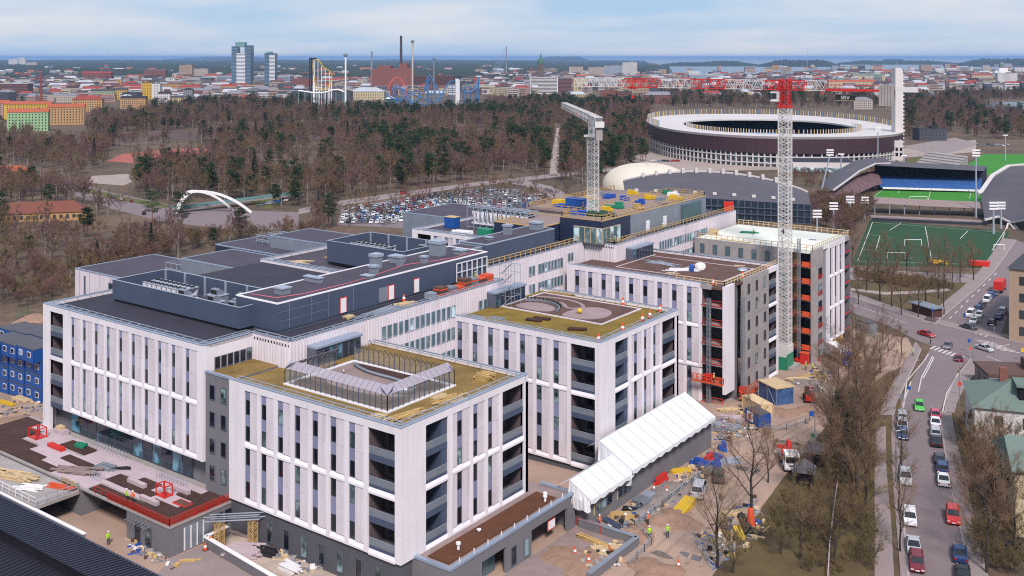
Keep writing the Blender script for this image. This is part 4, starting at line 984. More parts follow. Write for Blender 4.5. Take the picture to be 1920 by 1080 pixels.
for i, (x, y, l) in enumerate([(-85.6, 139.2, 'traffic cone at the near corner of the olive roof'), (-85.8, 147.0, 'traffic cone half way along the east edge of the olive roof'), (-86.2, 154.4, 'traffic cone two thirds along the east edge of the olive roof'), (-86.4, 157.4, 'traffic cone next to the far loggia on the olive roof'), (-87.0, 162.2, 'traffic cone at the far corner of the olive roof'), (-94.8, 162.6, 'traffic cone on the back edge of the olive roof')]): cone(l, x, y, 20.76, 1.9)
for i, (x, y, l) in enumerate([(-118.8, 130.0, 'traffic cone in front of the long plant room doors'), (-86.5, 196.5, 'traffic cone on the east edge of the brown roof'), (-88.5, 187.0, 'traffic cone at the near corner of the brown roof')]): cone(l, x, y, 24.3 if i == 0 else 20.96, 1.7)
def pallet(label, x, y, z, w, d, h, mt, group='pallets on the corridor roof'):
 o = empty('pallet_stack', (x, y, z), label, 'pallet', group)
 n = max(2, int(h/.28)); rg = random.Random(int(y*10))
 bo('pallet', x-w/2-.08, y-d/2-.08, z, x+w/2+.08, y+d/2+.08, z+.14, M['wood'], o)
 for i in range(n):
  j = rg.uniform(-.06, .06); zz = z+.15+i*h/n
  bo('pack', x-w/2+j, y-d/2, zz, x+w/2+j, y+d/2, zz+h/n*.8, M[mt if i % 3 else 'orange'], o)
 return o
for i, (y, h, mt) in enumerate([(137.0, 1.5, 'soilb'), (139.5, 1.1, 'duct'), (142.0, .8, 'orange'), (143.6, 1.8, 'soilb'), (145.8, 1.5, 'duct'), (148.2, 1.2, 'soilb'), (150.3, 1.4, 'orange')]):
 pallet('%s brown pallet stack from the left on the corridor roof edge' % ordn[i], -116.6, y, 24.32, 1.8, 1.9, h, mt)
unit('small light blue metal cabinet beside the pallets on the corridor roof', -116.8, 134.6, 24.32, 1.5, 1.5, 1.2, 'steel', False)
pile('tangled pipes and boards on the corridor roof before the doors', -116.8, 122.5, 24.32, 6.0, 1.8, 3, 'steel', R(88), .12, jit=.3)
pile('timber offcuts on the corridor roof between the plant room doors', -116.9, 128.5, 24.32, 3.2, 1.6, 3, 'woodp', R(70), .1, jit=.3)
pile('low timber step in front of the first white plant room door', -118.4, 116.7, 24.32, 1.6, 1.5, 2, 'woodp', R(90), .16)
pile('grey cable trays near the middle of the corridor roof', -117.2, 119.0, 24.32, 5.0, 1.0, 2, 'duct', R(90), .1)
rg = random.Random(5)
cl = [('blue', 'blue crate'), ('yellow', 'yellow formwork stack'), ('green', 'dark green tarpaulin bundle'), ('wood', 'timber stack'), ('blue', 'blue bin'), ('duct', 'grey bundle'), ('yellow', 'yellow beam stack'), ('bright', 'white bag pile')]
spots = [(-127, 197), (-124, 206), (-126, 212), (-121, 215), (-125, 222), (-121, 226), (-126, 231), (-123, 238), (-138, 207), (-142, 212), (-134, 215), (-139, 221), (-132, 226), (-141, 232), (-135, 238), (-131, 208), (-137, 228), (-121, 233), (-127.5, 241)]
where = ['near', 'middle', 'far']
for i, (x, y) in enumerate(spots):
 mt, nm = cl[i % 8]; z = 30.0 if x > -129 else 29.62
 o = empty(nm.replace(' ', '_'), (x, y, z), '%s on the %s part of the %s deck, %s along it' % (nm.replace('dark green','green'), where[min(2, int((y-193)/18))], 'cladding block' if x > -129 else 'concrete', ordn[i % 12]), nm.split()[-1], 'clutter on the far site decks')
 for k in range(3):
  w = rg.uniform(.8, 2.4); d = rg.uniform(.8, 1.6); h = rg.uniform(.4, 1.3)
  bx_ = x+rg.uniform(-1.2, 1.2); by_ = y+rg.uniform(-1.5, 1.5)
  bo('piece', bx_-w/2, by_-d/2, z+.01*k, bx_+w/2, by_+d/2, z+h, M[mt], o)
dg = empty('tarpaulin_heap', (-121.5, 198.6, 30.0), 'dark green tarpaulins heaped at the foot of the small white crane', 'tarpaulin')
for k, (x, y, r) in enumerate(((-125.5, 199.2, 1.1), (-123.5, 198.2, 1.4), (-121.5, 199.3, 1.2), (-119.9, 201, 1.0), (-122.5, 201.2, 1.2))):
 MB().lathe([(r, 0), (r*1.02, r*.35), (r*.7, r*.75), (r*.1, r*.85)], 7, c=(x, y, 30.0)).build('bundle', mat('tarp_green', (0.012, 0.05, 0.03), .6), dg)
bc = empty('site_container', (-133.6, 207.5, 29.62), 'blue container beside the small crane mast', 'container', 'blue site containers'); bo('box', -136.2, 206.3, 29.62, -131.4, 208.8, 32.0, M['bluec'], bc); bo('roof', -136.3, 206.2, 32.0, -131.3, 208.9, 32.1, M['blue'], bc)
pile('white rubble bags along the edge of the corridor below the cladding block', -117.0, 203.5, 24.32, 6.0, 1.2, 3, 'pave', R(90), .25, jit=.3)
pile('white and tan boards on the second left wing roof', -158.5, 142.5, 24.35, 3.5, 3.0, 1, 'woodp', R(20), .1, jit=.4)
pile('tan board heap by the enclosure on the second left wing roof', -155.5, 149, 24.35, 2.5, 2.5, 2, 'wood', R(40), .1, jit=.4)
pile('grey board heap in front of the enclosure on the second left wing roof', -148, 141, 24.35, 4.5, 1.2, 2, 'duct', R(10), .1, jit=.4)
pile('white insulation packs on the third left wing roof', -153, 187.5, 24.35, 4.5, 2.6, 3, 'bright', R(10), .25, jit=.1)
gt = empty('waste_skip', (-146.0, 188.0, 24.35), 'dark green skip on the third left wing roof', 'skip'); bo('box', -148, 187, 24.35, -144.4, 189.2, 26.2, M['green'], gt)
for i, (x, y, w, d, h, mt, l) in enumerate([(-97.5, 199.8, 2.4, 1.7, 1.2, 'bright', 'white bale on the brown roof'), (-97.8, 196.3, 1.1, 1.1, 1.5, 'blue', 'blue drum on the brown roof'), (-89.4, 203.0, 2.2, 1.0, .5, 'steel', 'metal box by the east edge of the brown roof')]):
 o = empty('site_bale', (x, y, 20.96), l, 'bale'); MB().lathe([(w/2*.9, 0), (w/2, h*.3), (w/2*.9, h*.8), (w/2*.5, h)], 8, c=(x, y, 20.96)).build('body', M[mt], o)
pile('pale membrane sheets spread over the brown roof', -100.0, 196.5, 20.96, 6.0, 3.4, 1, 'bright', R(25), .06, jit=.25)
pile('grey and white membrane scraps on the brown roof by the lobby', -106.5, 199.8, 20.96, 7.0, 2.6, 2, 'steel', R(-8), .06, jit=.3)
pile('pallet boards on the front of the brown roof', -100.0, 192.0, 20.96, 2.6, .9, 1, 'woodp', R(12), .1)
pile('small timber on the far part of the brown roof', -92.0, 207.5, 20.96, 2.2, .7, 1, 'woodp', R(20), .1)
pile('green tarp and tools on the white roof membrane', -106.5, 246, 21.26, 3.2, 1.6, 2, 'green', R(20), .15, jit=.3)
pile('timber crate on the left of the white roof membrane', -112.5, 238, 21.26, 2.0, 1.6, 8, 'woodp', 0, .18)
pile('timber edge boards lying on the white roof membrane', -104, 233.0, 21.26, 8.0, .7, 1, 'wood', 0, .12)
pile('dark hatch board on the white roof membrane', -90, 246, 21.26, 1.6, 1.2, 1, 'duct', R(10), .1)
# ================================================================== terrace building in front of the long wing
te = empty('terrace_building', (-141, 87, 0), 'low grey building with paved roof terrace in front of the long wing', 'terrace building')
tz = 4.1; ty = 82.0
b = MB(); b.box(-172, ty, -.5, -137.4, ty+.4, tz-.25); b.box(-126.2, ty, -.5, -116.5, ty+.4, tz-.25); b.box(-137.4, ty+5.2, -.5, -126.2, ty+5.6, tz-.25); b.box(-137.8, ty+.4, -.5, -137.4, ty+5.2, tz-.25); b.box(-126.2, ty+.4, -.5, -125.8, ty+5.2, tz-.25)
b.box(-116.9, ty+.4, -.5, -116.5, 91.9, tz-.25); b.build('wall', M['greywall'], te)
bo('roof_slab', -172, ty-.1, tz-.25, -116.4, 93.4, tz, M['concrete'], te)
for i in range(4):
 o = bo('glazing', -137.2+i*2.75, ty+5.05, 0, -134.55+i*2.75, ty+5.18, 3.7, M['frame'], te); bo('pane', -137.1+i*2.75, ty+5.0, .1, -134.65+i*2.75, ty+5.05, 3.6, M['teal'], o)
ds = bo('doorway', -156.5, ty-.05, .2, -152.5, ty, 3.4, M['frame'], te); bo('pane', -156.3, ty-.09, .4, -152.7, ty-.05, 3.2, M['teal'], ds)
M['pavej'] = M['pave']
rg = random.Random(11)
TX0, TX1, TY0, TY1 = -171.6, -116.9, ty+.2, 93.2
beds = [[(-171.5, 82.3), (-146, 82.3), (-146, 83.8), (-152, 83.8), (-152, 85.0), (-157.5, 85.0), (-157.5, 86.6), (-163, 86.6), (-163, 90.2), (-167, 90.2), (-167, 92.5), (-171.5, 92.5)],
  [(-155.2, 88.9), (-148.2, 88.9), (-148.2, 91.2), (-155.2, 91.2)], [(-150, 86.1), (-141.5, 86.1), (-141.5, 87.6), (-150, 87.6)],
  [(-137, 85.6), (-126.5, 85.6), (-126.5, 87.2), (-128.6, 87.2), (-128.6, 89.3), (-133, 89.3), (-133, 88), (-137, 88)],
  [(-136, 82.3), (-117.1, 82.3), (-117.1, 92.4), (-121.4, 92.4), (-121.4, 90.6), (-124.4, 90.6), (-124.4, 88.6), (-120.4, 88.6), (-120.4, 86.0), (-125.4, 86.0), (-125.4, 84.2), (-136, 84.2)]]
def inside(x, y, poly):
 c = False; j = len(poly)-1
 for i in range(len(poly)):
  if (poly[i][1] > y) != (poly[j][1] > y) and x < (poly[j][0]-poly[i][0])*(y-poly[i][1])/(poly[j][1]-poly[i][1])+poly[i][0]: c = not c
  j = i
 return c
ps = 1.25
for i in range(int((TX1-TX0)/ps)):
 for j in range(int((TY1-TY0)/ps)):
  x = TX0+i*ps; y = TY0+j*ps
  if any(inside(x+ps/2, y+ps/2, q) for q in beds): continue
  bo('paving_slab', x+.012, y+.012, tz+.003, x+ps-.012, y+ps-.012, tz+.06, M['pave'], te)
for q in beds: flat('planting_bed', q, tz+.004, tz+.17+rg.uniform(0, .02), M['soil'], te)
for a in ((-133.5, 86.8, -129.5, 87.4), (-126.4, 89.2, -122.6, 89.8), (-127, 84.4, -123, 85.0)): bo('concrete_bench', a[0], a[1], tz+.2, a[2], a[3], tz+.75, M['pave'], te)
rail(te, ((-134.0, ty+.05), (-116.6, ty+.05), (-116.6, 91.8)), tz, 1.1, 1.7, .03, mt='red', name='red_guard_rail')
bo('orange_netting', -131, ty+.02, tz+.05, -116.65, ty+.06, tz+.95, M.setdefault('net', clearmat('orange_netting', (0.4, .03, .015), .62)), te); bo('orange_netting', -116.63, ty+.1, tz+.05, -116.59, 91.7, tz+.95, M['net'], te)
F = Face(-126.2, ty, 1, 0)
wf = bo('unfinished_opening', -118.4+1.95, 84.0, .1, -116.44, 88.2, 3.3, M['duct'], te)
for i in range(4): bo('stud', -116.44, 84.2+i*1.0, .2, -116.36, 84.35+i*1.0, 3.2, M['bright'], te)
for y in (89.3, 91.0-.1): bo('window', -116.46, y, 1.4, -116.38, y+1.2, 3.2, M['glass'], te)
window(F, te, 2.0, .3, 1.4, 2.5, -.02); window(F, te, 4.4, .3, 1.4, 2.5, -.02)
b = MB()
for i in range(7): b.beam((-125.2+i*.75, ty-1.1, 3.1), (-125.2+i*.75, ty, 3.1), .08, .14)
b.build('door_pergola', M['duct'], te)
def rack(label, x, y, z, n, dx, dy):
 o = empty('bike_rack', (x, y, z), label, 'bike rack', 'steel hoop racks on the terrace')
 for i in range(n):
  p = Vector((i*dx, i*dy, 0)); b = MB(); b.path([p, p+Vector((0, 0, .95)), p+Vector((.1, .75, .95)), p+Vector((.1, .75, 0))], .035, 5); b.build('hoop', M['steel'], o, local=True)
 return o
rack('row of steel hoops in front of the glass ground floor, left', -150.5, 91.4, tz+.06, 12, .85, 0); rack('row of steel hoops in front of the glass ground floor, right', -131.6, 90.4, tz+.06, 9, .75, 0); rack('steel hoops beside the building materials on the terrace', -139.5, 84.6, tz+.06, 5, .6, 0)
def frame_thing(name, label, cat, x, y, z, w, d, h, mt):
 o = empty(name, (x, y, z), label, cat); b = MB()
 for sx in (-1, 1):
  for sy in (-1, 1): b.beam((sx*w/2, sy*d/2, 0), (sx*w/2, sy*d/2, h), .13, .13)
 for s_ in (-1, 1): b.beam((-w/2, s_*d/2, h), (w/2, s_*d/2, h), .13, .13); b.beam((s_*w/2, -d/2, h), (s_*w/2, d/2, h), .13, .13)
 b.beam((0, 0, h*.2), (0, 0, h*1.3), .2, .2)
 b.build('frame', M[mt], o, local=True); MB().box(-w/2, -d/2, .05, w/2, d/2, .2).build('tray', M[mt], o, local=True); return o
frame_thing('lifting_frame', 'red lifting frame standing on the terrace paving', 'lifting frame', -125.4, 87.4, tz+.06, 1.9, 1.3, 1.6, 'red')
frame_thing('stillage', 'red stillage at the far left of the terrace', 'stillage', -161.2, 88.6, tz+.06, 2.2, 1.8, 1.6, 'red');
o = empty('steel_tray', (-120.9, 87.2, tz+.06), 'flat red steel tray lying on the terrace', 'tray'); bo('tray', -122.4, 86.6, tz+.08, -119.6, 88.0, tz+.22, M['red'], o); bo('grid', -122.2, 86.8, tz+.22, -119.8, 87.8, tz+.26, M['soilb'], o)
o = empty('steel_tray', (-153.8, 87.4, tz+.06), 'long red trough beside the second planting bed', 'tray'); bo('trough', -156.2, 87.4, tz+.08, -152.2, 88.2, tz+.6, M['red'], o)
o = empty('paving_pallets', (-160, 92, tz+.06), 'pale brown boxes near the left end of the glass floor', 'pallet'); bo('box', -161.0, 91.2, tz+.06, -158.4, 92.4, tz+.8, M['pave'], o); bo('box', -160.6, 91.4, tz+.81, -159.2, 92.2, tz+1.3, M['woodp'], o)
pile('mixed boards and rubble in the middle of the terrace', -143, 84.8, tz+.2, 5.0, 2.4, 2, 'paveb', R(20), .2, jit=.4)
pile('grey slab stacks beside the rubble on the terrace', -140.5, 87.9, tz+.06, 3.0, 1.4, 3, 'duct', R(10), .2, jit=.2)
pile('dark tarp and tools in the centre of the terrace paving', -138.6, 89.3, tz+.06, 1.8, .9, 2, 'black', R(40), .2, jit=.3)
pile('dark green bags by the glass floor', -151.4, 90.4, tz+.06, 2.0, 1.2, 2, 'green', R(10), .3, jit=.1)
br = empty('access_ramp', (-150, 77, 0), 'concrete access bridge with rails and clutter at the left front', 'ramp')
bo('slab', -163, 75.2, 3.2, -137.6, 81.85, 3.7, M['concrete'], br); bo('edge_wall', -163, 74.9, .0, -125, 75.2, 3.4, M['greywall'], br); bo('cap', -163, 74.8, 3.4, -125, 75.3, 3.55, M['bright'], br)
rail(br, ((-137.7, 75.3), (-137.7, 81.8)), 3.7, 1.1, 1.6, .04); rail(br, ((-163, 75.4), (-137.7, 75.4)), 3.7, 1.1, 1.8, .04, mt='bright'); rail(br, ((-142, 81.7), (-137.8, 81.7)), 3.7, 1.0, 1.2, .05, mt='wood')
pile('wood and pipes on the access bridge at the left', -150.5, 78.6, 3.72, 6.0, 2.4, 3, 'woodp', R(12), .12, jit=.4)
pile('white sheets on the access bridge', -144.2, 78.0, 3.72, 3.4, 2.0, 2, 'bright', R(30), .1, jit=.3)
pile('orange formwork pieces at the edge of the access bridge', -140.4, 80.8, 3.72, 3.2, 1.0, 3, 'orange', R(20), .12, jit=.4)
kr_ = empty('black_roofed_building', (-130, 60, 0), 'old building with black seamed metal roof in the bottom left corner', 'building')
M['tin'] = mat('black_tin_roof', (0.013, 0.011, 0.018), .75, .2, .3, stain=.3, spec=.2)
ze, zr = 8.6, 9.4; ye, yr = 68.2, 62.6
bo('wall', -205, yr+.5, 0, -88, ye-.6, ze-.3, M['greybase'], kr_); bo('wall', -205, 42, 0, -88, yr+.4, 5.2, M['greybase'], kr_)
b = MB(); b.add([(-206, ye, ze), (-87.5, ye, ze), (-87.5, yr, zr), (-206, yr, zr), (-206, ye, ze-.25), (-87.5, ye, ze-.25), (-87.5, yr, zr-.25), (-206, yr, zr-.25)], [(3,2,1,0), (4,5,6,7), (0,1,5,4), (1,2,6,5), (2,3,7,6), (3,0,4,7)]); b.build('upper_roof', M['tin'], kr_)
b = MB(); z2_ = 7.4; b.add([(-206, yr+1.2, z2_+.9), (-87.5, yr+1.2, z2_+.9), (-87.5, 40, z2_-2), (-206, 40, z2_-2)], [(0, 3, 2, 1)]); b.box(-206, yr+.1, z2_-1, -87.5, yr+.4, zr-.3); b.build('lower_roof', M['tin'], kr_)
b = MB()
for i in range(185):
 x = -205+i*.63
 b.beam((x, ye, ze+.04), (x, yr, zr+.04), .05, .07)
tag(b.build('roof_seams', M['blueg'], kr_), kind='stuff')
b = MB()
for i in range(150):
 x = -205+i*.78; b.beam((x, yr-.2, 7.25+.85), (x-3, 42, 5.75), .05, .07)
tag(b.build('lower_roof_seams', M['blueg'], kr_), kind='stuff')
b = MB()
for i in range(24): b.beam((-120+i*1.0, ye-.4, ze+.1), (-120+i*1.0, ye-.4, ze+.5), .06, .06)
b.beam((-150, ye-.4, ze+.45), (-92, ye-.4, ze+.45), .08, .08); b.build('snow_guard', M['blueg'], kr_)
bo('walkway', -175, 56.4, 8.0, -101, 57.3, 8.12, M['coping'], kr_)
for i, (x, y) in enumerate(((-121.5, 58.6), (-113.5, 54.5), (-106.5, 58))): bo('chimney', x-.9, y-.6, 6.4, x+.9, y+.6, 9.3, M['tin'], kr_)
# ================================================================== red roofed annexe, canopies, walls
an = empty('annexe', (-82, 107, 0), 'grey concrete annexe with red brown sedum roof beside the nearest wing', 'annexe')
az_ = 5.0
b = MB(); b.box(-78.9, 94.0, -.5, -78.5, 100.2, az_-.3); b.box(-78.9, 100.2, 3.4, -78.5, 105.2, az_-.3); b.box(-78.9, 105.2, -.5, -78.5, 110.8, az_-.3); b.box(-78.9, 110.8, 3.4, -78.5, 120.0, az_-.3); b.box(-78.9, 119.4, -.5, -78.5, 121.4, 3.4)
b.box(-84.6, 94.0, -.5, -78.9, 94.4, az_-.3); b.box(-84.2, 120.6, -.5, -78.9, 121.4, az_-.3); b.box(-84.0, 94.5, -.5, -83.6, 120.6, az_-.6); b.build('wall', M['greywall'], an)
bo('roof_slab', -86.3, 94.4, az_-.6, -78.9, 121.0, az_-.3, M['paveb'], an)
flat('sedum_bed', [(-84.6+1.6, 95.2), (-79.7, 95.2), (-79.7, 118.3), (-83.0, 118.3)], az_-.29, az_-.1, M['sedumr'], an)
bo('coping', -84.7, 93.9, az_-.3, -78.4, 94.5, az_, M['coping'], an); bo('coping', -79.0, 94.5, az_-.3, -78.4, 121.5, az_, M['coping'], an); bo('coping', -84.2, 121.0, az_-.3, -79.0, 121.5, az_, M['coping'], an)
EA = Face(-78.5, 94, 0, 1)
for y in (12.2, 15.0): window(EA, an, y, .5, 1.1, 2.4, -.03)
for i in range(9): bo('post', -78.75, 96+i*2.8, az_, -78.65, 96.1+i*2.8, az_+.6, M['bright'], an)
dn = bo('doorway', -80.3, 100.4, 0, -80.2, 105, 3.3, M['frame'], an); bo('pane', -80.2, 102.5, .1, -80.15, 104.5, 3.2, M['spglass'], dn)
bo('inner_wall', -81.0, 110.8, -.5, -80.8, 119.4, 3.3, M['darkin'], an)
sg = bo('sign_board', -78.4-.6, 115.2, 1.5, -78.9, 117.0, 2.9, M['orange'], an); bo('sheet', -78.92, 115.35, 1.65, -78.86, 116.85, 2.75, M['bright'], sg)
for i, (x, y, h) in enumerate(((-81.0, 98.6, .9), (-80.2, 116.4, .8), (-80.6, 117.0, .9), (-82.0, 104.0, .25))):
 o = empty('roof_vent', (x, y, az_-.1), ['white roof vent near the front of the red sedum roof', 'white twin roof vent, first, at the back of the red sedum roof', 'white twin roof vent, second, at the back of the red sedum roof', 'low white outlet in the middle of the red sedum roof'][i], 'vent')
 MB().lathe([(.18, 0), (.18, h*.7), (.32, h*.72), (.3, h), (.05, h*1.05)], 8, c=(x, y, az_-.1)).build('pipe', M['bright'], o)
lo = empty('site_building', (-79, 142, 0), 'long low grey building under the white canopies', 'building')
b = MB(); b.box(-77.0, 122.2, -1.5, -76.6, 161.2, 4.4); b.box(-83.0, 122.0, -1.5, -77.0, 122.4, 3.4); b.box(-83, 161, -1.5, -77, 161.3, 4.6); b.build('wall', M['greywall'], lo)
EL = Face(-76.6, 122.2, 0, 1)
for s_, w_ in ((1.0, 5.0), (7.4, 4.2)):
 bo('timber_surround', -76.58, 122.2+s_, 1.4, -76.5, 122.2+s_+w_, 3.2, M['woodp'], lo)
 for i in range(3): window(Face(-76.5, 122.2, 0, 1), lo, s_+.2+i*(w_-.3)/3, 1.6, (w_-.6)/3, 1.4, -.02)
def canopy_tent(label, y0, y1, xr, zr, xe, ze, n):
 o = empty('tarpaulin_canopy', ((xr+xe)/2, (y0+y1)/2, 0), label, 'canopy', 'white tarpaulin canopies')
 w = (y1-y0)/n
 for i in range(n):
  a = y0+i*w; b = MB(); vs = []; fs = []; nu, nv = 8, 6
  for j in range(nv+1):
   t = j/nv
   for k in range(nu+1):
    s_ = k/nu; x = xr+(xe-xr)*t; sag = -.05*math.sin(math.pi*s_)*t; z = zr+(ze-zr)*t+sag
    vs.append((x, a+w*s_, z))
  for k in range(nu+1):
   s_ = k/nu; vs.append((xe+.08, a+w*s_, ze-.75+.30*abs(2*s_-1)))
  for j in range(nv+1):
   for k in range(nu): q = j*(nu+1)+k; fs.append((q, q+nu+1, q+nu+2, q+1))
  b.add(vs, fs); b.build('tarpaulin_bay', M['tent'], o)
  MB().beam((xr, a, zr+.02), (xe, a, ze+.02), .05, .05).build('rafter', M['steel'], o)
 b = MB(); vs = []; n2 = 14; rg = random.Random(3)
 for k in range(n2+1):
  t = k/n2; x = xr+(xe-xr)*t
  vs += [(x, y0-.02, zr+(ze-zr)*t), (x+.25*rg.uniform(-1, 1), y0-.25*rg.random(), (zr+(ze-zr)*t)*.55+1.2), (x+.3*rg.uniform(-1, 1), y0-.35*rg.random(), 2.6+.4*rg.random())]
 b.add(vs, [f for k in range(n2) for f in ((3*k, 3*k+1, 3*k+4, 3*k+3), (3*k+1, 3*k+2, 3*k+5, 3*k+4))]); b.build('end_curtain', M['tent'], o)
 b = MB()
 vs = [];
 b.add([(xr, y0, zr-.01), (xr, y1, zr-.01), (xr-2.2, y1, zr-1.4), (xr-2.2, y0, zr-1.4)], [(0, 1, 2, 3)]); b.build('rear_slope', M['tent'], o)
 MB().beam((xe-.1, y0, ze-.5), (xe-.1, y1, ze-.5), .15, .25).build('eave_beam', M['steel'], o)
 return o
canopy_tent('lower white tarpaulin canopy with a torn front curtain', 121.0, 133.0, -79.2, 6.5, -75.7, 4.5, 5)
canopy_tent('longer higher white tarpaulin canopy on the site building', 132.2, 160.4, -81.2, 8.2, -75.5, 5.1, 11)
def wallpiece(label, pts, h, th=.5, cap='coping', mt='greywall'):
 o = empty('retaining_wall', (pts[0][0], pts[0][1], gz(*pts[0])), label, 'wall'); b = MB()
 for p, q in zip(pts, pts[1:]): b.beam((*p, gz(*p)+h/2-.3), (*q, gz(*q)+h/2-.3), th, h+.6)
 b.build('wall', M[mt], o); b = MB()
 for p, q in zip(pts, pts[1:]): b.beam((*p, gz(*p)+h+.05), (*q, gz(*q)+h+.05), th+.12, .1)
 b.build('cap', M[cap], o); return o
wallpiece('grey retaining wall around the sunken yard by the annexe', [(-78.0, 121.8), (-68.8, 121.8), (-68.8, 109.5)], 1.1, .6, 'duct')
wallpiece('long dark retaining wall in front of the nearest wing', [(-115.5, 90.6), (-115.5, 86.9), (-84, 83.6)], 1.3, .5, 'bright')
b = MB(); drape([[(-116, 87.4), (-86, 84), (-84.5, 91.8), (-116, 91.8)]], .05, b); tag(b.build('insulation_bed', mat('pale_fill', (.45, .36, .30), .9, .2, .5, stain=.5, bump=.5)), kind='structure')
tag(drape([[(-116.3, 82), (-116, 86.6), (-84, 83), (-84, 72), (-110, 72)]], .045).build('yard_asphalt', M['walk']), kind='structure')
tag(drape([[(-78.4, 96), (-70, 98), (-69.2, 109.5), (-69.2, 121.4), (-78.4, 121.4)]], .05).build('sunken_yard', M['paveb']), kind='structure')
# ================================================================== cranes
def lattice(w, h, ln, n, r=.07, style='x', sides=(0, 1, 2, 3)):
 b = MB(); x, y = w/2, h/2; st = ln/n
 for sx in (-x, x):
  for sy in (-y, y): b.beam((sx, sy, 0), (sx, sy, ln), r*2.2, r*2.2)
 for i in range(n):
  z0, z1 = i*st, (i+1)*st
  for k, (p, q) in enumerate((((-x, -y), (x, -y)), ((x, -y), (x, y)), ((x, y), (-x, y)), ((-x, y), (-x, -y)))):
   if k not in sides: continue
   zm = (z0+z1)/2
   if style == 'x':
    b.beam((*p, z0), (*q, zm), r, r); b.beam((*q, zm), (*p, z1), r, r); b.beam((*q, z0), (*p, zm), r, r); b.beam((*p, zm), (*q, z1), r, r)
   else:
    m_ = ((p[0]+q[0])/2, (p[1]+q[1])/2)
    b.beam((*p, z0), (*q, zm), r*1.3, r*1.3); b.beam((*q, zm), (*p, z1), r*1.3, r*1.3)
   b.beam((*p, z0), (*q, z0), r*1.2, r*1.2)
 return b
def section(name, mesh, root, p, q, roll=0.0):
 p = Vector(p); q = Vector(q); t = (q-p).normalized()
 if abs(t.z) > .9: M3 = Matrix.Identity(3)
 else:
  up = Vector((0, 0, 1)); sx = up.cross(t).normalized(); M3 = Matrix((sx, t.cross(sx), t)).transposed()
 o = bpy.data.objects.new(name, mesh); COL.objects.link(o); o.parent = root
 o.matrix_local = Matrix.Translation(p-root.location) @ M3.to_4x4(); return o
M['cranew'] = mat('crane_white', (0.62, 0.60, 0.58), .45, .05); M['craner'] = mat('crane_red', (0.52, 0.022, 0.018), .45, .08)
c1p = plan(1472, 690, -4.5); cx_, cy_ = c1p.x, c1p.y
c1 = empty('tower_crane', (cx_, cy_, -4.5), 'tall tower crane with red and white jib and white lattice mast', 'tower crane')
ms = lattice(2.3, 2.3, 4.85, 3, .075).mesh('mast_section', M['cranew'])
for i in range(12): section('mast_section', ms, c1, (cx_, cy_, -3.5+i*4.85), (cx_, cy_, 0))
bo('base_block', cx_-2.6, cy_-2.6, -6, cx_+2.6, cy_+2.6, -3.5, M['concrete'], c1)
bo('base_collar', cx_-1.4, cy_-1.4, -3.5, cx_+1.4, cy_+1.4, 1.0, M['cranew'], c1)
zt_ = -3.5+12*4.85
ns = MB(); ns.box(-1.0, -.06, -.8, 1.0, 0, .8); bo('number_plate', cx_-.9, cy_-1.25, 25.8, cx_+.9, cy_-1.2, 27.4, M['cranew'], c1)
def text(body, size, loc, rot, parent, mt, ext=.02, name='lettering'):
 cu_ = bpy.data.curves.new(name, 'FONT'); cu_.body = body; cu_.size = size; cu_.align_x = 'CENTER'; cu_.align_y = 'CENTER'; cu_.extrude = ext
 cu_.materials.append(M[mt]); tmp = bpy.data.objects.new(name, cu_); me = bpy.data.meshes.new_from_object(tmp); bpy.data.objects.remove(tmp)
 o = bpy.data.objects.new(name, me); COL.objects.link(o); o.parent = parent; o.location = Vector(loc)-parent.location; o.rotation_euler = rot; return o
text('4', 1.8, (cx_+.0, cy_-1.30, 26.6), (R(90), 0, R(0)), c1, 'black')
section('slewing_section', lattice(2.1, 2.1, 6.3, 3, .11).mesh('slewing_section', M['craner']), c1, (cx_, cy_, zt_), (cx_, cy_, 0))
bo('slewing_ring', cx_-1.3, cy_-1.3, zt_-.2, cx_+1.3, cy_+1.3, zt_+.3, M['craner'], c1)
dm = depth(cx_, cy_); jl = Vector((*at_d(1075, 262), 59.6)); jr = Vector((*at_d(1690, 215), 59.6))
jd = (jl-Vector((cx_, cy_, 59.6))); jL = jd.length; jd.normalize()
C0 = Vector((cx_, cy_, 59.65))
edges = [-7.5, 4.6, 13.6, 21.9, 30.2, 38.6, jL]
cols_ = ['craner', 'cranew', 'craner', 'cranew', 'craner', 'cranew']
cols_[0] = 'craner'
def jibsec(a, b_, mt, w=1.5, h=2.1):
 n = max(2, round((b_-a)/2.1)); section('jib_section', lattice(w, h, b_-a-.05, n, .095 if mt == 'craner' else .055, 'z', (1, 3)).mesh('jib_section', M[mt]), c1, C0+jd*a, C0+jd*b_)
ed = [-4.6, 5.0, 14.0, 22.6, 31.0, 40.0, jL]
for i in range(6): jibsec(ed[i], ed[i+1], ['craner', 'cranew', 'craner', 'cranew', 'craner', 'cranew'][i])
jibsec(-9.2, -4.65, 'cranew')
cd = -jd; up = Vector((0, 0, 1)); sd_ = cd.cross(up).normalized()
b = MB(); b.beam(C0+cd*9.2-up*.9, C0+cd*23.5-up*.9, 1.8, .5); b.build('counter_jib', M['craner'], c1)
b = MB(); b.beam(C0+cd*9.2+up*.2+sd_*.9, C0+cd*23.5+up*.2+sd_*.9, .08, .08); b.beam(C0+cd*9.2+up*.2-sd_*.9, C0+cd*23.5+up*.2-sd_*.9, .08, .08)
for i in range(9):
 for s_ in (-1, 1): b.beam(C0+cd*(9.2+i*1.75)-up*.7+sd_*.9*s_, C0+cd*(9.2+i*1.75)+up*.2+sd_*.9*s_, .06, .06)
b.build('counter_jib_rail', M['craner'], c1)
for i in range(5):
 b = MB(); b.beam(C0+cd*(21.0+i*.62)+up*.4, C0+cd*(21.0+i*.62)-up*4.2, 1.9, .55, up=jd); b.build('counterweight', M['concrete'], c1)
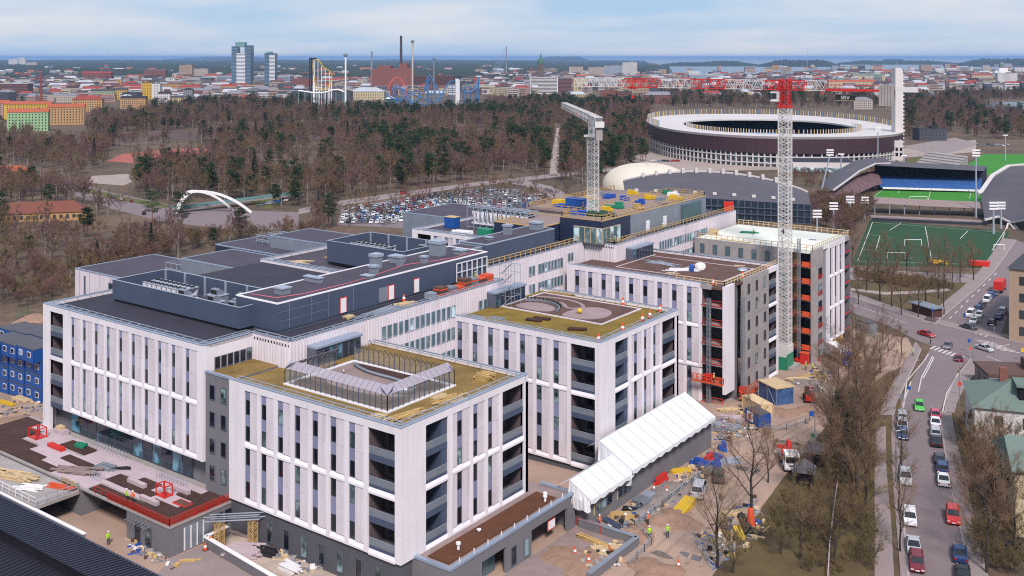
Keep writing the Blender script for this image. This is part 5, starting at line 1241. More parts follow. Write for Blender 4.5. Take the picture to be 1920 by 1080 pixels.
b = MB(); b.beam(C0+cd*24.2-up*.6, C0+cd*28.5-up*.6, 1.2, 1.1); b.build('winch_frame', M['cranew'], c1)
cabp = C0-up*2.6+jd*1.9-sd_*1.3*(-1)
b = MB(); b.box(-.9, -.75, -1.1, .9, .75, 1.1); cab = b.build('cab', M['cranew'], c1, local=True); cab.location = cabp-c1.location; cab.rotation_euler = (0, 0, math.atan2(jd.y, jd.x))
b = MB(); b.box(.55, -.78, -.7, .94, .78, .8); b.box(-.6, -.79, -.5, .5, .79, .8); gl = b.build('cab_glass', M['glass'], cab, local=True)
sgp = C0+cd*13.4-up*2.6
rzs = math.atan2(cd.y, cd.x)
b = MB(); b.box(-2.1, -.08, -.58, 2.1, .08, .58); sgo = b.build('sign_board', M['black'], c1, local=True); sgo.location = sgp-c1.location; sgo.rotation_euler = (0, 0, rzs)
b = MB(); b.box(-2.15, -.1, .58, 2.15, .1, .66); b.box(-2.15, -.1, -.66, 2.15, .1, -.58); b.build('sign_frame', M['woodp'], sgo, local=True)
tx = text('SRV', 1.15, (0, 0, 0), (R(90), 0, 0), sgo, 'cranew'); tx.location = (0, -.12, 0)
b = MB(); b.beam(sgp+up*.6-cd*1.5, sgp+up*1.6-cd*1.5, .06, .06); b.beam(sgp+up*.6+cd*1.5, sgp+up*1.6+cd*1.5, .06, .06); b.build('sign_hanger', M['steel'], c1)
b = MB(); hp = C0+jd*38-up*1.1; b.beam(hp, hp-up*2, .05, .05); b.build('hoist_rope', M['cranew'], c1); b = MB(); b.beam(hp-up*2, hp-up*2.8, .6, .5); b.build('hook_block', M['craner'], c1)
b = MB(); b.beam(hp+jd*.9-up*.1, hp-jd*.9-up*.1, 1.4, .5); b.build('trolley', M['craner'], c1)
gbx_ = empty('site_fence', (cx_, cy_, -4.5), 'green hoarding panels around the foot of the tall crane', 'hoarding')
bo('panel', cx_-2.8, cy_-3.2, -5, cx_+1.5, cy_-3.1, -1.2, M['green'], gbx_); bo('panel', cx_+1.6, cy_-3.2, -5, cx_+1.7, cy_+.6, -.6, M['green'], gbx_)
kx, ky = -124.0, 199.2; kz = 30.0
c2 = empty('tower_crane', (kx, ky, kz), 'smaller white tower crane standing on the far roof deck', 'tower crane')
m2 = lattice(1.9, 1.9, 4.6, 3, .07).mesh('mast_section', M['cranew'])
for i in range(4): section('mast_section', m2, c2, (kx, ky, kz+i*4.6), (kx, ky, 0))
zt2 = kz+17.8
bo('slewing_platform', kx-1.5, ky-1.5, zt2, kx+1.5, ky+1.5, zt2+.5, M['cranew'], c2)
section('slewing_section', lattice(1.3, 1.3, 2.8, 2, .12).mesh('slewing_section', M['cranew']), c2, (kx, ky, zt2+.5), (kx, ky, 0))
e2 = Vector((*at_d(1057, 302), 0)); K0 = Vector((kx, ky, zt2+4.1)); kd = Vector((e2.x-kx, e2.y-ky, 0)); kL = kd.length; kd.normalize()
n2 = 8
for i in range(n2): section('jib_section', lattice(1.5, 1.9-.06*i, kL/n2-.05, 3, .065, 'z', (1, 2, 3)).mesh('jib_section', M['cranew']), c2, K0+kd*(kL*i/n2), K0+kd*(kL*(i+1)/n2))
section('counter_jib', lattice(1.6, 1.7, 9.5, 4, .10, 'z').mesh('counter_jib', M['cranew']), c2, K0, K0-kd*9.5)
b = MB(); b.beam(K0-kd*9.6-up*.6, K0-kd*11.6-up*.6, 2.0, 1.2); b.build('winch_deck', M['cranew'], c2)
for i in range(3):
 b = MB(); b.beam(K0-kd*(9.6+i*.6)-up*1.2, K0-kd*(9.6+i*.6)-up*4.0, 1.4, .5, up=kd); b.build('counterweight', M['concrete'], c2)
hp = K0+kd*34-up*.9; b = MB(); b.beam(hp+kd*1.5, hp-kd*1.5, 1.2, .4); b.build('trolley', M['craner'], c2)
# ================================================================== stadiums and halls beyond the site
def cp(u, d, z): x, y = at_d(u, d); return Vector((x, y, z))
FW = Vector((-SS, CC, 0)); RT = Vector((CC, SS, 0)); UP = Vector((0, 0, 1))
def loc_box(mb, c, w, dp, z0, z1, rz, m=0):
 a = Vector((math.cos(rz), math.sin(rz), 0)); b = Vector((-a.y, a.x, 0)); q = []
 for z in (z0, z1):
  for i, j in ((-1, -1), (1, -1), (1, 1), (-1, 1)):
   p = Vector((c[0], c[1], 0))+a*(i*w/2)+b*(j*dp/2); q.append((p.x, p.y, z))
 mb.add(q, [(3,2,1,0), (4,5,6,7), (0,1,5,4), (1,2,6,5), (2,3,7,6), (3,0,4,7)], m)
M['stadw'] = mat('stadium_white', (0.56, 0.52, 0.51), .6, .04, .02); M['stadd'] = mat('brown_batten', (0.05, 0.022, 0.03), .6, .15, .5)
M['stadin'] = mat('seating_dark', (0.025, 0.032, 0.055), .8, .2, .1); M['seatb'] = mat('blue_seats', (0.03, 0.10, 0.30), .7, .2, .3)
st = empty('stadium', cp(1447, 890, -14), 'large white oval stadium with brown batten facade and open roof', 'stadium')
SC = cp(1436, 895, 0)
def oval(a, b, n=72, e=2.35, c=SC):
 out = []
 for k in range(n):
  t = 2*math.pi*k/n; ct, sn = math.cos(t), math.sin(t)
  out.append(c+RT*(a*.9*math.copysign(abs(ct)**(2/e), ct))+FW*(b*math.copysign(abs(sn)**(2/e), sn)))
 return out
def ring(mb, A, za, B, zb, m=0):
 n = len(A); vs = [(p.x, p.y, za) for p in A]+[(p.x, p.y, zb) for p in B]
 mb.add(vs, [(i, (i+1) % n, n+(i+1) % n, n+i) for i in range(n)], m)
O = oval(112, 152); I = oval(78, 96, c=SC-FW*6); I2 = oval(80, 98, c=SC-FW*6); P_ = oval(50, 72, c=SC-FW*6); O2 = oval(111, 151)
b = MB(); ring(b, O, 8.2, I, 6.6); ring(b, I, 6.6, I, 5.2); ring(b, I2, 5.2, O2, 6.8); ring(b, O2, 6.4, O, 8.2); b.build('roof', M['stadw'], st)
b = MB(); ring(b, oval(110.9, 150.9), -4.2, O2, 6.4); bw = b.build('batten_facade', M['stadd'], st)
b = MB(); ring(b, oval(103.5, 143.5), -17, oval(105, 145), -1.6); b.build('lower_wall', M['stadw'], st)
b = MB()
W_ = oval(109.6, 149.6, 150)
for k, p in enumerate(W_):
 t = (p-SC).normalized()
 if t.dot(FW) < .45: b.beam((p.x, p.y, -17), (p.x, p.y, -4.0), 1.0, 1.0)
tag(b.build('colonnade', M['stadw'], st), kind='stuff')
b = MB(); ring(b, oval(110.5, 150.5), -7.2, oval(110.5, 150.5), -6.4); ring(b, oval(110.5, 150.5), -11.8, oval(110.5, 150.5), -11.0); b.build('floor_bands', M['stadw'], st)
b = MB(); ring(b, oval(108.7, 148.7), -17, oval(108.7, 148.7), -2.2); b.build('windows', M['glass'], st)
b = MB(); ring(b, O2, 5.0, P_, -13.5); b.build('seating_bowl', M['stadin'], st)
b = MB(); ring(b, oval(66, 84, c=SC-FW*6), -5.5, oval(64.5, 82.5, c=SC-FW*6), -7.2); b.build('blue_band', mat('blue_band', (.05, .22, .38), .6), st)
b = MB(); n = len(P_); b.add([(p.x, p.y, -13.4) for p in P_], [tuple(range(n))]); b.build('infield', M['turfd'], st)
fins = oval(110.5, 150.5, 240); b = MB()
for k, p in enumerate(fins):
 if (p-SC).normalized().dot(FW) > -.35: b.beam((p.x, p.y, 7.6), (p.x, p.y, 13.0), .75, .5, m=[0, 1, 2, 0, 2][k % 5])
tag(b.build('rim_fins', [mat('fin_ochre', (.42, .30, .12), .7), mat('fin_blue', (.12, .22, .33), .7), mat('fin_pale', (.5, .48, .44), .7)], st), kind='stuff')
fins = oval(79, 97, 200, c=SC-FW*6); b = MB()
for k, p in enumerate(fins):
 if (p-SC).normalized().dot(FW) < -.1: b.beam((p.x, p.y, 6.4), (p.x, p.y, 10.0), .6, .5, m=k % 2)
tag(b.build('rim_posts', [mat('post_ochre', (.5, .36, .14), .7), M['stadw']], st), kind='stuff')
b = MB(); sc0 = cp(1596, 962, 0); loc_box(b, sc0, 11, .5, -1.6, .9, YAW); fl_ = b.build('flag_stripe', M['yellow'], st); b = MB(); loc_box(b, sc0, 11, .5, .9, 3.4, YAW); b.build('flag_stripe', M['blue'], st)
b = MB(); loc_box(b, cp(1608, 800, 0), 60, 46, -16, 3.2, YAW-.22); sb = empty('grandstand', cp(1608, 800, -14), 'white grandstand block with square window grid below the tower', 'grandstand'); b.build('wall', M['stadw'], sb)
b = MB(); loc_box(b, cp(1608, 800, 0), 57, 43, 3.2, 3.5, YAW-.22); b.build('roof', M['bitumen'], sb)
a_ = Vector((math.cos(YAW-.22), math.sin(YAW-.22), 0)); n_ = Vector((a_.y, -a_.x, 0)); b = MB(); c0 = cp(1608, 800, 0)+n_*23.05
for i in range(19):
 for z in (-8.5, -4.6):
  p = c0+a_*(-28+i*3.1); b.add([p+UP*z, p+a_*1.9+UP*z, p+a_*1.9+UP*(z+2.6), p+UP*(z+2.6)], [(0, 1, 2, 3)])
tag(b.build('windows', M['glass'], sb), kind='stuff')
b = MB(); loc_box(b, cp(1545, 762, 0), 12, 12, -15, 7.0, YAW-.22); b.build('stair_tower', M['stadw'], sb)
eb = empty('entrance_hall', cp(1545, 715, -14), 'low white entrance hall with dark roof below the grandstand', 'hall'); b = MB(); loc_box(b, cp(1540, 720, 0), 44, 30, -15, -6.5, YAW-.1); b.build('wall', M['stadw'], eb); b = MB(); loc_box(b, cp(1540, 720, 0), 42, 28, -6.5, -6.2, YAW-.1); b.build('roof', M['bitumen'], eb)
b = MB(); loc_box(b, cp(1540, 704.5, 0), 40, .6, -13, -10, YAW-.1); b.build('glazing', M['spglass'], eb)
tw = empty('stadium_tower', cp(1684, 800, -15), 'slim white stadium tower standing tall at the right', 'tower')
b = MB(); tp = cp(1681, 800, 0); loc_box(b, tp, 4.9, 8.5, -16, 57.6, YAW); b.build('shaft', M['stadw'], tw)
b = MB(); loc_box(b, tp+RT*3.1, 1.2, 7.5, -16, 56.0, YAW); b.build('stair_shaft', M['panel'], tw)
for k in range(22):
 b = MB(); loc_box(b, tp+RT*4.5, .9, 6.0, -13+k*3.05, -11.6+k*3.05, YAW); b.build('balcony', M['stadw'], tw)
b = MB(); b.tube(tp+UP*57.6, tp+UP*63, .15, .08, 5); b.build('mast', M['steel'], tw)
ih = empty('ice_hall', cp(1340, 500, -11), 'ice hall with large curved grey roof and glass front', 'sports hall')
n = 28; fr_ = []; bk = []
for i in range(n+1):
 t = i/n; fr_.append(cp(1172+(1520-1172)*t, 495-28*t, .2-1.4*t)); bk.append(cp(1168+(1515-1168)*t, 566-30*t, -4.5+9.4*math.sin(math.pi*(t*.94+.04))**.7-1.6*t))
vs = []; nm = 8
for j in range(nm+1):
 s_ = j/nm
 for i in range(n+1):
  p = fr_[i].lerp(bk[i], s_); p.z = fr_[i].z+(bk[i].z-fr_[i].z)*(s_**.8); vs.append(p)
b = MB(); b.add(vs, [(j*(n+1)+i, j*(n+1)+i+1, (j+1)*(n+1)+i+1, (j+1)*(n+1)+i) for j in range(nm) for i in range(n)])
M['hallroof'] = mat('grey_sheet_roof', (0.088, 0.078, 0.095), .7, .12, .05, stain=.4); b.build('roof', M['hallroof'], ih, smooth=True)
b = MB(); b.add([p for p in fr_]+[Vector((p.x, p.y, -14)) for p in fr_], [(i, i+1, n+2+i, n+1+i) for i in range(n)]); b.build('front_wall', M['teal'], ih)
b = MB()
for i in range(n+1):
 p = fr_[i]-FW*.25; b.beam((p.x, p.y, -14), (p.x, p.y, p.z-.3), .4, .4)
for z in (-3.5, -6.5, -9.5): b.beam(cp(1172, 494.6, z), cp(1520, 466.6, z-.4), .3, .3)
b.build('mullions', M['frame'], ih)
b = MB()
for i in range(n): b.beam(bk[i]+UP*.3, bk[i+1]+UP*.3, 1.0, .8)
b.build('roof_edge', M['stadw'], ih)
for i in range(3, n-1, 2):
 p = bk[i]; b = MB(); loc_box(b, p-FW*2, 1.6, 2.2, p.z-.4, p.z+2.3, YAW); b.build('roof_fin', M['stadw'], ih)
for i in range(2, n-1, 3):
 p = fr_[i]+FW*8; z = p.z+.6*((i/n)*(1-i/n)*4)+.3; b = MB(); loc_box(b, p, 1.8, 1.5, z, z+1.2, YAW); b.build('skylight', M['stadw'], ih)
b = MB(); loc_box(b, cp(1366, 477.5, 0), 4.6, .8, -14, -1.2, YAW); b.build('red_banner', M['red'], ih)
dm_ = empty('air_dome', cp(1195, 600, -12), 'pale inflated dome hall beside the ice hall', 'dome'); b = MB(); vs = []; c0 = cp(1212, 625, -12.5); na, nr = 32, 8
for j in range(nr+1):
 f_ = math.pi/2*j/nr
 for i in range(na): a = 2*math.pi*i/na; p = c0+RT*(27*math.cos(a)*math.cos(f_)**.8)+FW*(34*math.sin(a)*math.cos(f_)**.8)+UP*(13.6*math.sin(f_)); vs.append(p)
b.add(vs, [(j*na+i, j*na+(i+1) % na, (j+1)*na+(i+1) % na, (j+1)*na+i) for j in range(nr) for i in range(na)]); b.build('membrane', mat('dome_membrane', (.66, .58, .48), .6, .06, .05), dm_, smooth=True)
b = MB()
for k in range(7):
 pts = []
 for j in range(13):
  t = math.pi*j/12; w = -21+k*7; s_ = math.sqrt(max(0.02, 1-(w/27.0)**2)); pts.append(c0+RT*w-FW*(34*s_*math.cos(t))+UP*(13.7*s_*math.sin(t)**.9+.1))
 b.path(pts, .12, 4)
b.build('seam', M['panel'], dm_)
fg = empty('football_ground', cp(1740, 560, -11), 'small football ground with swooping grey roof and blue seats', 'football ground')
def surf(A, B, name, mt, parent, k=6, lift=0):
 n = len(A); vs = []
 for j in range(k+1):
  s_ = j/k
  for p, q in zip(A, B): r = p.lerp(q, s_); r.z += lift*math.sin(math.pi*s_); vs.append(r)
 b = MB(); b.add(vs, [(j*n+i, j*n+i+1, (j+1)*n+i+1, (j+1)*n+i) for j in range(k) for i in range(n-1)]); return b.build(name, mt, parent, smooth=True)
Ain = [cp(1563, 532, -3), cp(1585, 560, -2.0), cp(1612, 590, .5), cp(1642, 612, 2.5), cp(1670, 620, 2.0)]; Aout = [cp(1520, 528, -10), cp(1530, 560, -8), cp(1556, 602, -3), cp(1600, 640, 1), cp(1645, 648, 1.8)]
surf(Ain, Aout, 'end_roof', M['hallroof'], fg, lift=2.0)
b = MB();
for p, q in zip(Ain, Ain[1:]): b.beam(p, q, .8, .7)
b.build('roof_edge', M['stadw'], fg)
surf([cp(1572, 530, -9), cp(1600, 555, -9), cp(1640, 590, -8), cp(1655, 600, -8)], [cp(1548, 528, -5), cp(1572, 560, -4), cp(1618, 612, -3), cp(1645, 625, -3)], 'end_seating', M['seatr'] if 'seatr' in M else M.setdefault('seatr', mat('red_grey_seats', (.16, .09, .10), .8, .3, .4)), fg)
surf([cp(1650, 603, -10.5), cp(1740, 596, -10.5), cp(1838, 590, -10.5)], [cp(1648, 622, -6.0), cp(1740, 615, -6.0), cp(1842, 608, -6.0)], 'blue_seating', M['seatb'], fg)
surf([cp(1640, 611, 1.6), cp(1740, 604, .6), cp(1845, 598, -.4)], [cp(1640, 632, 2.4), cp(1740, 625, 1.4), cp(1850, 618, .4)], 'far_stand_roof', M['hallroof'], fg)
b = MB(); b.add([cp(1640, 632, 2), cp(1850, 618, .2), cp(1850, 618, -12), cp(1640, 632, -12)], [(0, 1, 2, 3)]); b.build('far_stand_wall', M['stadin'], fg)
for i in range(9): b = MB(); p = cp(1655+i*23, 600-1.4*i, -11.6); b.beam(p, p+UP*1.0, .3, .3); b.build('stanchion', M['frame'], fg)
b = MB(); b.beam(cp(1655, 601, -10.6), cp(1842, 590, -10.8), .25, 1.1); b.build('advert_boards', M['bright'], fg)
surf([cp(1628, 520, -4.6), cp(1735, 512, -5.0), cp(1848, 506, -5.4)], [cp(1626, 504, -5.6), cp(1735, 496, -6.0), cp(1850, 490, -6.4)], 'near_stand_roof', M['paveb'], fg)
for i in range(8): b = MB(); p = cp(1640+i*28, 500, -12); b.beam(p, p+UP*6.0, .45, .45); b.build('stand_post', M['steel'], fg)
b = MB(); b.beam(cp(1632, 488, -10.5), cp(1850, 474, -10.8), 4, 2.2); b.build('stand_base', M['walk'], fg); b = MB(); b.beam(cp(1634, 478, -9.4), cp(1850, 465, -9.7), .4, 1.2); b.build('stand_front', M['stadin'], fg)
sr_ = empty('stand_roof', cp(1890, 500, -10), 'big sloping grey stand roof with white edge at the right margin', 'stand roof')
T0 = [cp(1838, 520, -3.5), cp(1862, 545, 3.0), cp(1892, 560, 6.5), cp(1960, 570, 7.0)]; T1 = [cp(1846, 468, -8.5), cp(1872, 468, -7.0), cp(1895, 462, -8.8), cp(1960, 430, -1.0)]
surf(T0, T1, 'roof', M['hallroof'], sr_, lift=1.5); b = MB()
for L_ in (T0, T1):
 for p, q in zip(L_, L_[1:]): b.beam(p+UP*.3, q+UP*.3, 2.4 if L_ is T0 else .8, .8)
b.build('edge_beam', M['stadw'], sr_)
for u0, u1 in ((1893, 1922), (1900, 1926), (1890, 1880)): b = MB(); b.beam(cp(u0, 462, -9), cp(u1, 440, -13 if u1 > 1890 else -14), .7, .7); b.build('strut', M['stadw'], sr_)
ter = empty('terraced_stand', cp(1755, 690, -13), 'open concrete terraces beside the upper pitch', 'terrace')
A_ = [cp(1690, 672, -12.5), cp(1768, 640, -13)]; B_ = [cp(1742, 768, -4.5), cp(1815, 730, -5)]
for j in range(10):
 s0, s1 = j/10, (j+1)/10; p0 = A_[0].lerp(B_[0], s0); p1 = A_[1].lerp(B_[1], s0); q0 = A_[0].lerp(B_[0], s1); q1 = A_[1].lerp(B_[1], s1)
 z = p0.z+.8; b = MB(); b.add([Vector((p.x, p.y, zz)) for zz in (-15, z) for p in (p0, p1, q1, q0)], [(3,2,1,0), (4,5,6,7), (0,1,5,4), (1,2,6,5), (2,3,7,6), (3,0,4,7)]); b.build('step', M['concrete'], ter)
def mast(label, u, d, h, lean=0, heads=3):
 p = cp(u, d, gz_d(d)); o = empty('floodlight_mast', p, label, 'floodlight', 'floodlight masts'); t = p+UP*h+RT*lean
 MB().tube(p, t, .55, .3, 6).build('mast', M['steel'], o)
 for k in range(heads): MB().beam(t+UP*(k*1.3)-RT*1.9, t+UP*(k*1.3)+RT*1.9, .6, .7).build('lamp_row', M['bright'], o)
 return o
for i, (u, vb, vt, d, ln, l) in enumerate([(1535, 372, 282, 545, 6.0, 'leaning floodlight mast between the ice hall and football ground'), (1577, 350, 288, 620, 0, 'thin mast behind the leaning floodlight'), (1646, 330, 250, 700, 0, 'floodlight mast in front of the white grandstand'), (1830, 400, 284, 490, 0, 'tall blue grey floodlight mast at the right end of the football pitch'), (1594, 405, 365, 470, 0, 'floodlight column left of the lower pitch'), (1563, 415, 378, 455, 0, 'floodlight column nearest the ice hall corner'), (1532, 425, 393, 440, 0, 'small floodlight column below the ice hall'), (1621, 400, 370, 485, 0, 'blue mast at the left of the near stand'), (1863, 440, 393, 440, 0, 'floodlight column at the right of the lower pitch'), (1877, 420, 382, 455, 0, 'floodlight column under the big stand roof'), (1885, 310, 262, 800, 0, 'dark mast behind the upper pitch'), (1695, 330, 293, 690, 0, 'thin pole in front of the concrete terraces')]):
 mast(l, u, d, (vb-vt)*d/1925, ln, 3 if d < 560 or i in (0, 2, 3) else 1)
for i, (u, v, w, l) in enumerate([(1712, 461, 10, 'small white goal frame in the middle of the lower pitch'), (1680, 486, 10, 'white goal frame at the near edge of the lower pitch'), (1722, 377, 14, 'white goal frame on the football pitch'), (1873, 470, 6, 'white goal frame at the right of the lower pitch')]):
 p = plan(u, v); o = empty('goal', p, l, 'goal', 'football goals'); MB().path([p-RT*w/3, p-RT*w/3+UP*2.4, p+RT*w/3+UP*2.4, p+RT*w/3], .13, 4).build('frame', M['wpaint'], o)
ab = empty('arch_bridge', cp(400, 505, -10), 'white arched footbridge over the road on the left', 'footbridge')
zb_ = -9.2
D0, D1 = cp(335, 508, zb_), cp(560, 560, zb_+.5); ax = (D1-D0).normalized(); sx_ = Vector((-ax.y, ax.x, 0))
MB().beam(cp(325, 505, zb_), D1, 4.2, .6).build('deck', M['concrete'], ab)
for s_ in (-1, 1): MB().beam(cp(325, 505, zb_+1)+sx_*2*s_, D1+UP*1+sx_*2*s_, .1, .9).build('parapet', M.setdefault('teal_rail', mat('teal_rail', (.15, .28, .28), .6)), ab)
def arch(u0, u1, d0, d1, h, pk):
 pts = []
 for i in range(25):
  t = i/24; z = -10.5+h*(1-abs((t-pk)/(pk if t < pk else 1-pk))**2.2); pts.append(cp(u0+(u1-u0)*t, d0+(d1-d0)*t, z))
 b = MB()
 for p, q in zip(pts, pts[1:]): b.beam(p, q+(q-p)*.08, 1.0, 1.1)
 b.build('arch_rib', M['wpaint'], ab); return pts
r1 = arch(329, 436, 506, 512, 10.2, .28); r2 = arch(331, 471, 503, 506, 10.6, .26)
b = MB()
for i in range(3, 22, 2):
 p = r2[i]; f_ = D0.lerp(D1, .05+.45*i/24); b.tube(p, f_+UP*.5, .06, .06, 4)
b.build('hangers', M['steel'], ab)
# ================================================================== the town
M['cw'] = {}
def colmat(name, c, rough=.8, var=.08, scale=.02): return mat(name, c, rough, var, scale, stain=.2)
WALL = {'mint green': (.26, .42, .22), 'yellow': (.52, .34, .05), 'ochre': (.42, .25, .11), 'cream': (.50, .42, .27), 'white': (.58, .56, .56), 'brick red': (.20, .075, .06), 'grey': (.22, .22, .24), 'tan': (.36, .26, .19), 'pale blue grey': (.30, .34, .40), 'dark brown': (.09, .04, .035), 'pale green': (.32, .36, .24), 'dark grey': (.06, .065, .08), 'beige': (.42, .36, .31), 'pink': (.40, .25, .22)}
ROOF = {'orange red': (.36, .085, .04), 'dark grey': (.05, .05, .06), 'red': (.26, .04, .03), 'green copper': (.13, .18, .155), 'white': (.40, .42, .47), 'grey': (.20, .20, .23), 'brown': (.11, .06, .05), 'rust': (.17, .055, .035), 'black': (.02, .02, .025)}
MW = {k: colmat('wall_'+k.replace(' ', '_'), v) for k, v in WALL.items()}; MR = {k: colmat('roof_'+k.replace(' ', '_'), v, .7) for k, v in ROOF.items()}
M['cwin'] = mat('town_window', (0.045, 0.05, 0.06), .3, .2); M['cwinw'] = mat('town_window_band', (0.09, 0.10, 0.12), .3, .2)
USED = {}
def uniq(l, grp=None):
 return l
def block(label, c, w, dp, h, rz, wall, roof, rt='gable', fl=3.2, wp=3.4, parts=True, name='apartment_block', cat='building', group=None, zb=None, winw=1.3, rh=None, band=False):
 zg = gz(c[0], c[1]) if zb is None else zb
 a = Vector((math.cos(rz), math.sin(rz), 0)); n_ = Vector((-a.y, a.x, 0)); c = Vector((c[0], c[1], 0)); B = MB(); RB = MB(); WB = MB()
 loc_box(B, c, w, dp, zg-3, zg+h, rz)
 rh = (min(dp*.32, 6) if rh is None else rh)
 if rt in ('gable', 'hip'):
  o_ = .5; e = zg+h+.02; ins = (dp/2 if rt == 'hip' else -o_*.2); ins = min(ins, w*.42)
  P = [c-a*(w/2+o_)-n_*(dp/2+o_)+UP*e, c+a*(w/2+o_)-n_*(dp/2+o_)+UP*e, c+a*(w/2+o_)+n_*(dp/2+o_)+UP*e, c-a*(w/2+o_)+n_*(dp/2+o_)+UP*e, c-a*(w/2-ins)+UP*(e+rh), c+a*(w/2-ins)+UP*(e+rh)]
  RB.add(P, [(0, 1, 5, 4), (1, 2, 5), (2, 3, 4, 5), (3, 0, 4), (3, 2, 1, 0)])
  if rt == 'gable' and parts:
   for k in range(max(1, int(w/18))): q = c+a*(-w/2+(k+.5)*w/max(1, int(w/18))); loc_box(RB, q, 1.3, 1.0, e+rh-1.0, e+rh+1.6, rz)
 else:
  loc_box(RB, c, w+.5, dp+.5, zg+h+.01, zg+h+.5, rz)
  if w > 14: loc_box(RB, c+a*(w*.15), w*.25, dp*.4, zg+h+.5, zg+h+2.6, rz)
 nf = max(1, int(h/fl))
 for F_, L_, dd in ((a, w, dp), (n_, dp, w), (-a, w, dp), (-n_, dp, w)):
  out = Vector((F_.y, -F_.x, 0))
  if out.dot(FW) > .25: continue
  k = max(1, int((L_-1.5)/wp)); o0 = c+out*(dd/2+.08)-F_*(k*wp/2)
  for f_ in range(nf):
   z = zg+.9+f_*fl+(h-nf*fl)*.5
   if band:
    p = o0+UP*z; WB.add([p, p+F_*(k*wp), p+F_*(k*wp)+UP*fl*.5, p+UP*fl*.5], [(0, 1, 2, 3)])
   else:
    for i in range(k):
     p = o0+F_*(i*wp+(wp-winw)/2)+UP*z; WB.add([p, p+F_*winw, p+F_*winw+UP*fl*.52, p+UP*fl*.52], [(0, 1, 2, 3)])
 if parts:
  o = empty(name, (c.x, c.y, zg), label, cat, group)
  B.build('wall', MW[wall], o); RB.build('roof', MR[roof], o); tag(WB.build('windows', M['cwin'], o), kind='stuff')
 else:
  b = MB()
  for k, s_ in enumerate((B, RB, WB)):
   q = len(b.v); b.v += s_.v; b.f += [tuple(q+i for i in f) for f in s_.f]; b.m += [k]*len(s_.f)
  o = b.build(name, [MW[wall], MR[roof], M['cwin']], None, (c.x, c.y, zg)); tag(o, label, cat, group)
 return o
def bd(vb): # distance of a thing standing on the terrain whose foot shows at height vb
 z = -16.0
 for _ in range(20): d = (CH-z)*1925/(vb-107.0); z = gz_d(d)
 return d
def bu(label, u0, u1, vt, vb, wall, roof, rt='gable', dp=14, rot=0.0, **k):
 d = bd(vb); w = (u1-u0)*d/1925; h = (vb-vt)*d/1925; rh = k.pop('rh', None)
 if rt in ('gable', 'hip'):
  rh = rh or min(dp*.3, h*.3, 6); h = max(3.5, h-rh)
 return block(label, at_d((u0+u1)/2, d+dp/2), max(4, w/max(.6, math.cos(rot))-(abs(math.sin(rot))*dp*.6)), dp, h, YAW+rot, wall, roof, rt, rh=rh, **k)
G1 = 'named town buildings'
bu('mint green apartment block with orange red roof at the left edge', 18, 90, 204, 246, 'mint green', 'orange red', dp=13, rot=.25)
bu('yellow apartment block with red roof behind the mint green one', 13, 96, 190, 224, 'yellow', 'orange red', dp=13, rot=.2)
bu('ochre apartment block with red roof right of the mint green one', 92, 157, 195, 234, 'ochre', 'orange red', dp=13, rot=.3)
bu('pink block with orange roof at the far left edge', -12, 20, 188, 222, 'pink', 'orange red', dp=14)
bu('ochre block under a red hipped roof', 138, 193, 179, 210, 'ochre', 'red', 'hip', dp=20, rot=.2)
bu('pale green block with dark roof in the left town', 172, 214, 167, 188, 'pale green', 'dark grey', dp=13, rot=.25)
bu('bright yellow block joined to the pale green one', 214, 239, 165, 187, 'yellow', 'dark grey', dp=13, rot=.25)
bu('white banded block with red roof beside the yellow tower block', 235, 266, 158, 180, 'white', 'red', dp=13, band=True)
bu('yellow orange tower block with flat roof', 267, 288, 155, 186, 'yellow', 'brown', 'flat', dp=16)
bu('white gridded tower block beside the yellow one', 288, 302, 157, 186, 'white', 'grey', 'flat', dp=16)
bu('long ochre block with flat roof', 302, 363, 158, 180, 'ochre', 'brown', 'flat', dp=18)
bu('long red brick works with pale roof at the left', -10, 57, 157, 184, 'brick red', 'white', 'flat', dp=26, band=True)
bu('cream block with dark roof below the brick chimney', 60, 90, 172, 190, 'cream', 'dark grey', dp=12)
bu('grey block beside the cream one', 92, 172, 176, 192, 'beige', 'grey', dp=12, rot=.1)
bu('small yellow villa with dark roof among the trees', 320, 350, 179, 198, 'cream', 'dark grey', 'hip', dp=12)
bu('white villa with black roof among the trees', 298, 320, 172, 196, 'white', 'black', dp=11)
bu('small dark tower house with pyramid roof', 345, 362, 165, 192, 'grey', 'black', 'hip', dp=10)
bu('brick block with grey roof at the wood edge', 363, 398, 166, 182, 'brick red', 'grey', dp=14)
bu('ochre villa with dark roof at the wood edge', 228, 275, 180, 204, 'ochre', 'black', dp=12)
bu('long pale roofed depot beyond the town', 410, 548, 143, 158, 'pale blue grey', 'white', 'flat', dp=60, band=True)
bu('tan office tower left of the twin glass towers', 338, 362, 122, 152, 'tan', 'grey', 'flat', dp=20)
bu('pale tan office block beside the tan tower', 363, 391, 129, 150, 'beige', 'grey', 'flat', dp=24)
bu('low red roofed brick block in the left town', 155, 210, 134, 156, 'brick red', 'red', dp=20)
bu('wide brick block with red roof behind it', 272, 312, 130, 150, 'brick red', 'brown', dp=20)
bu('cream school with green copper roof', 365, 400, 152, 166, 'cream', 'green copper', dp=16)
bu('pale pink long block by the park edge', 398, 430, 155, 172, 'pink', 'white', dp=14)
bu('dark hall with turquoise sides near the yellow coaster', 548, 660, 172, 190, 'dark grey', 'black', 'flat', dp=30)
bu('brown brick block left of the yellow coaster', 550, 585, 148, 172, 'brick red', 'brown', 'flat', dp=20)
bu('wide grey depot roof below the glass towers', 440, 560, 134, 146, 'pale blue grey', 'grey', 'flat', dp=60, band=True)
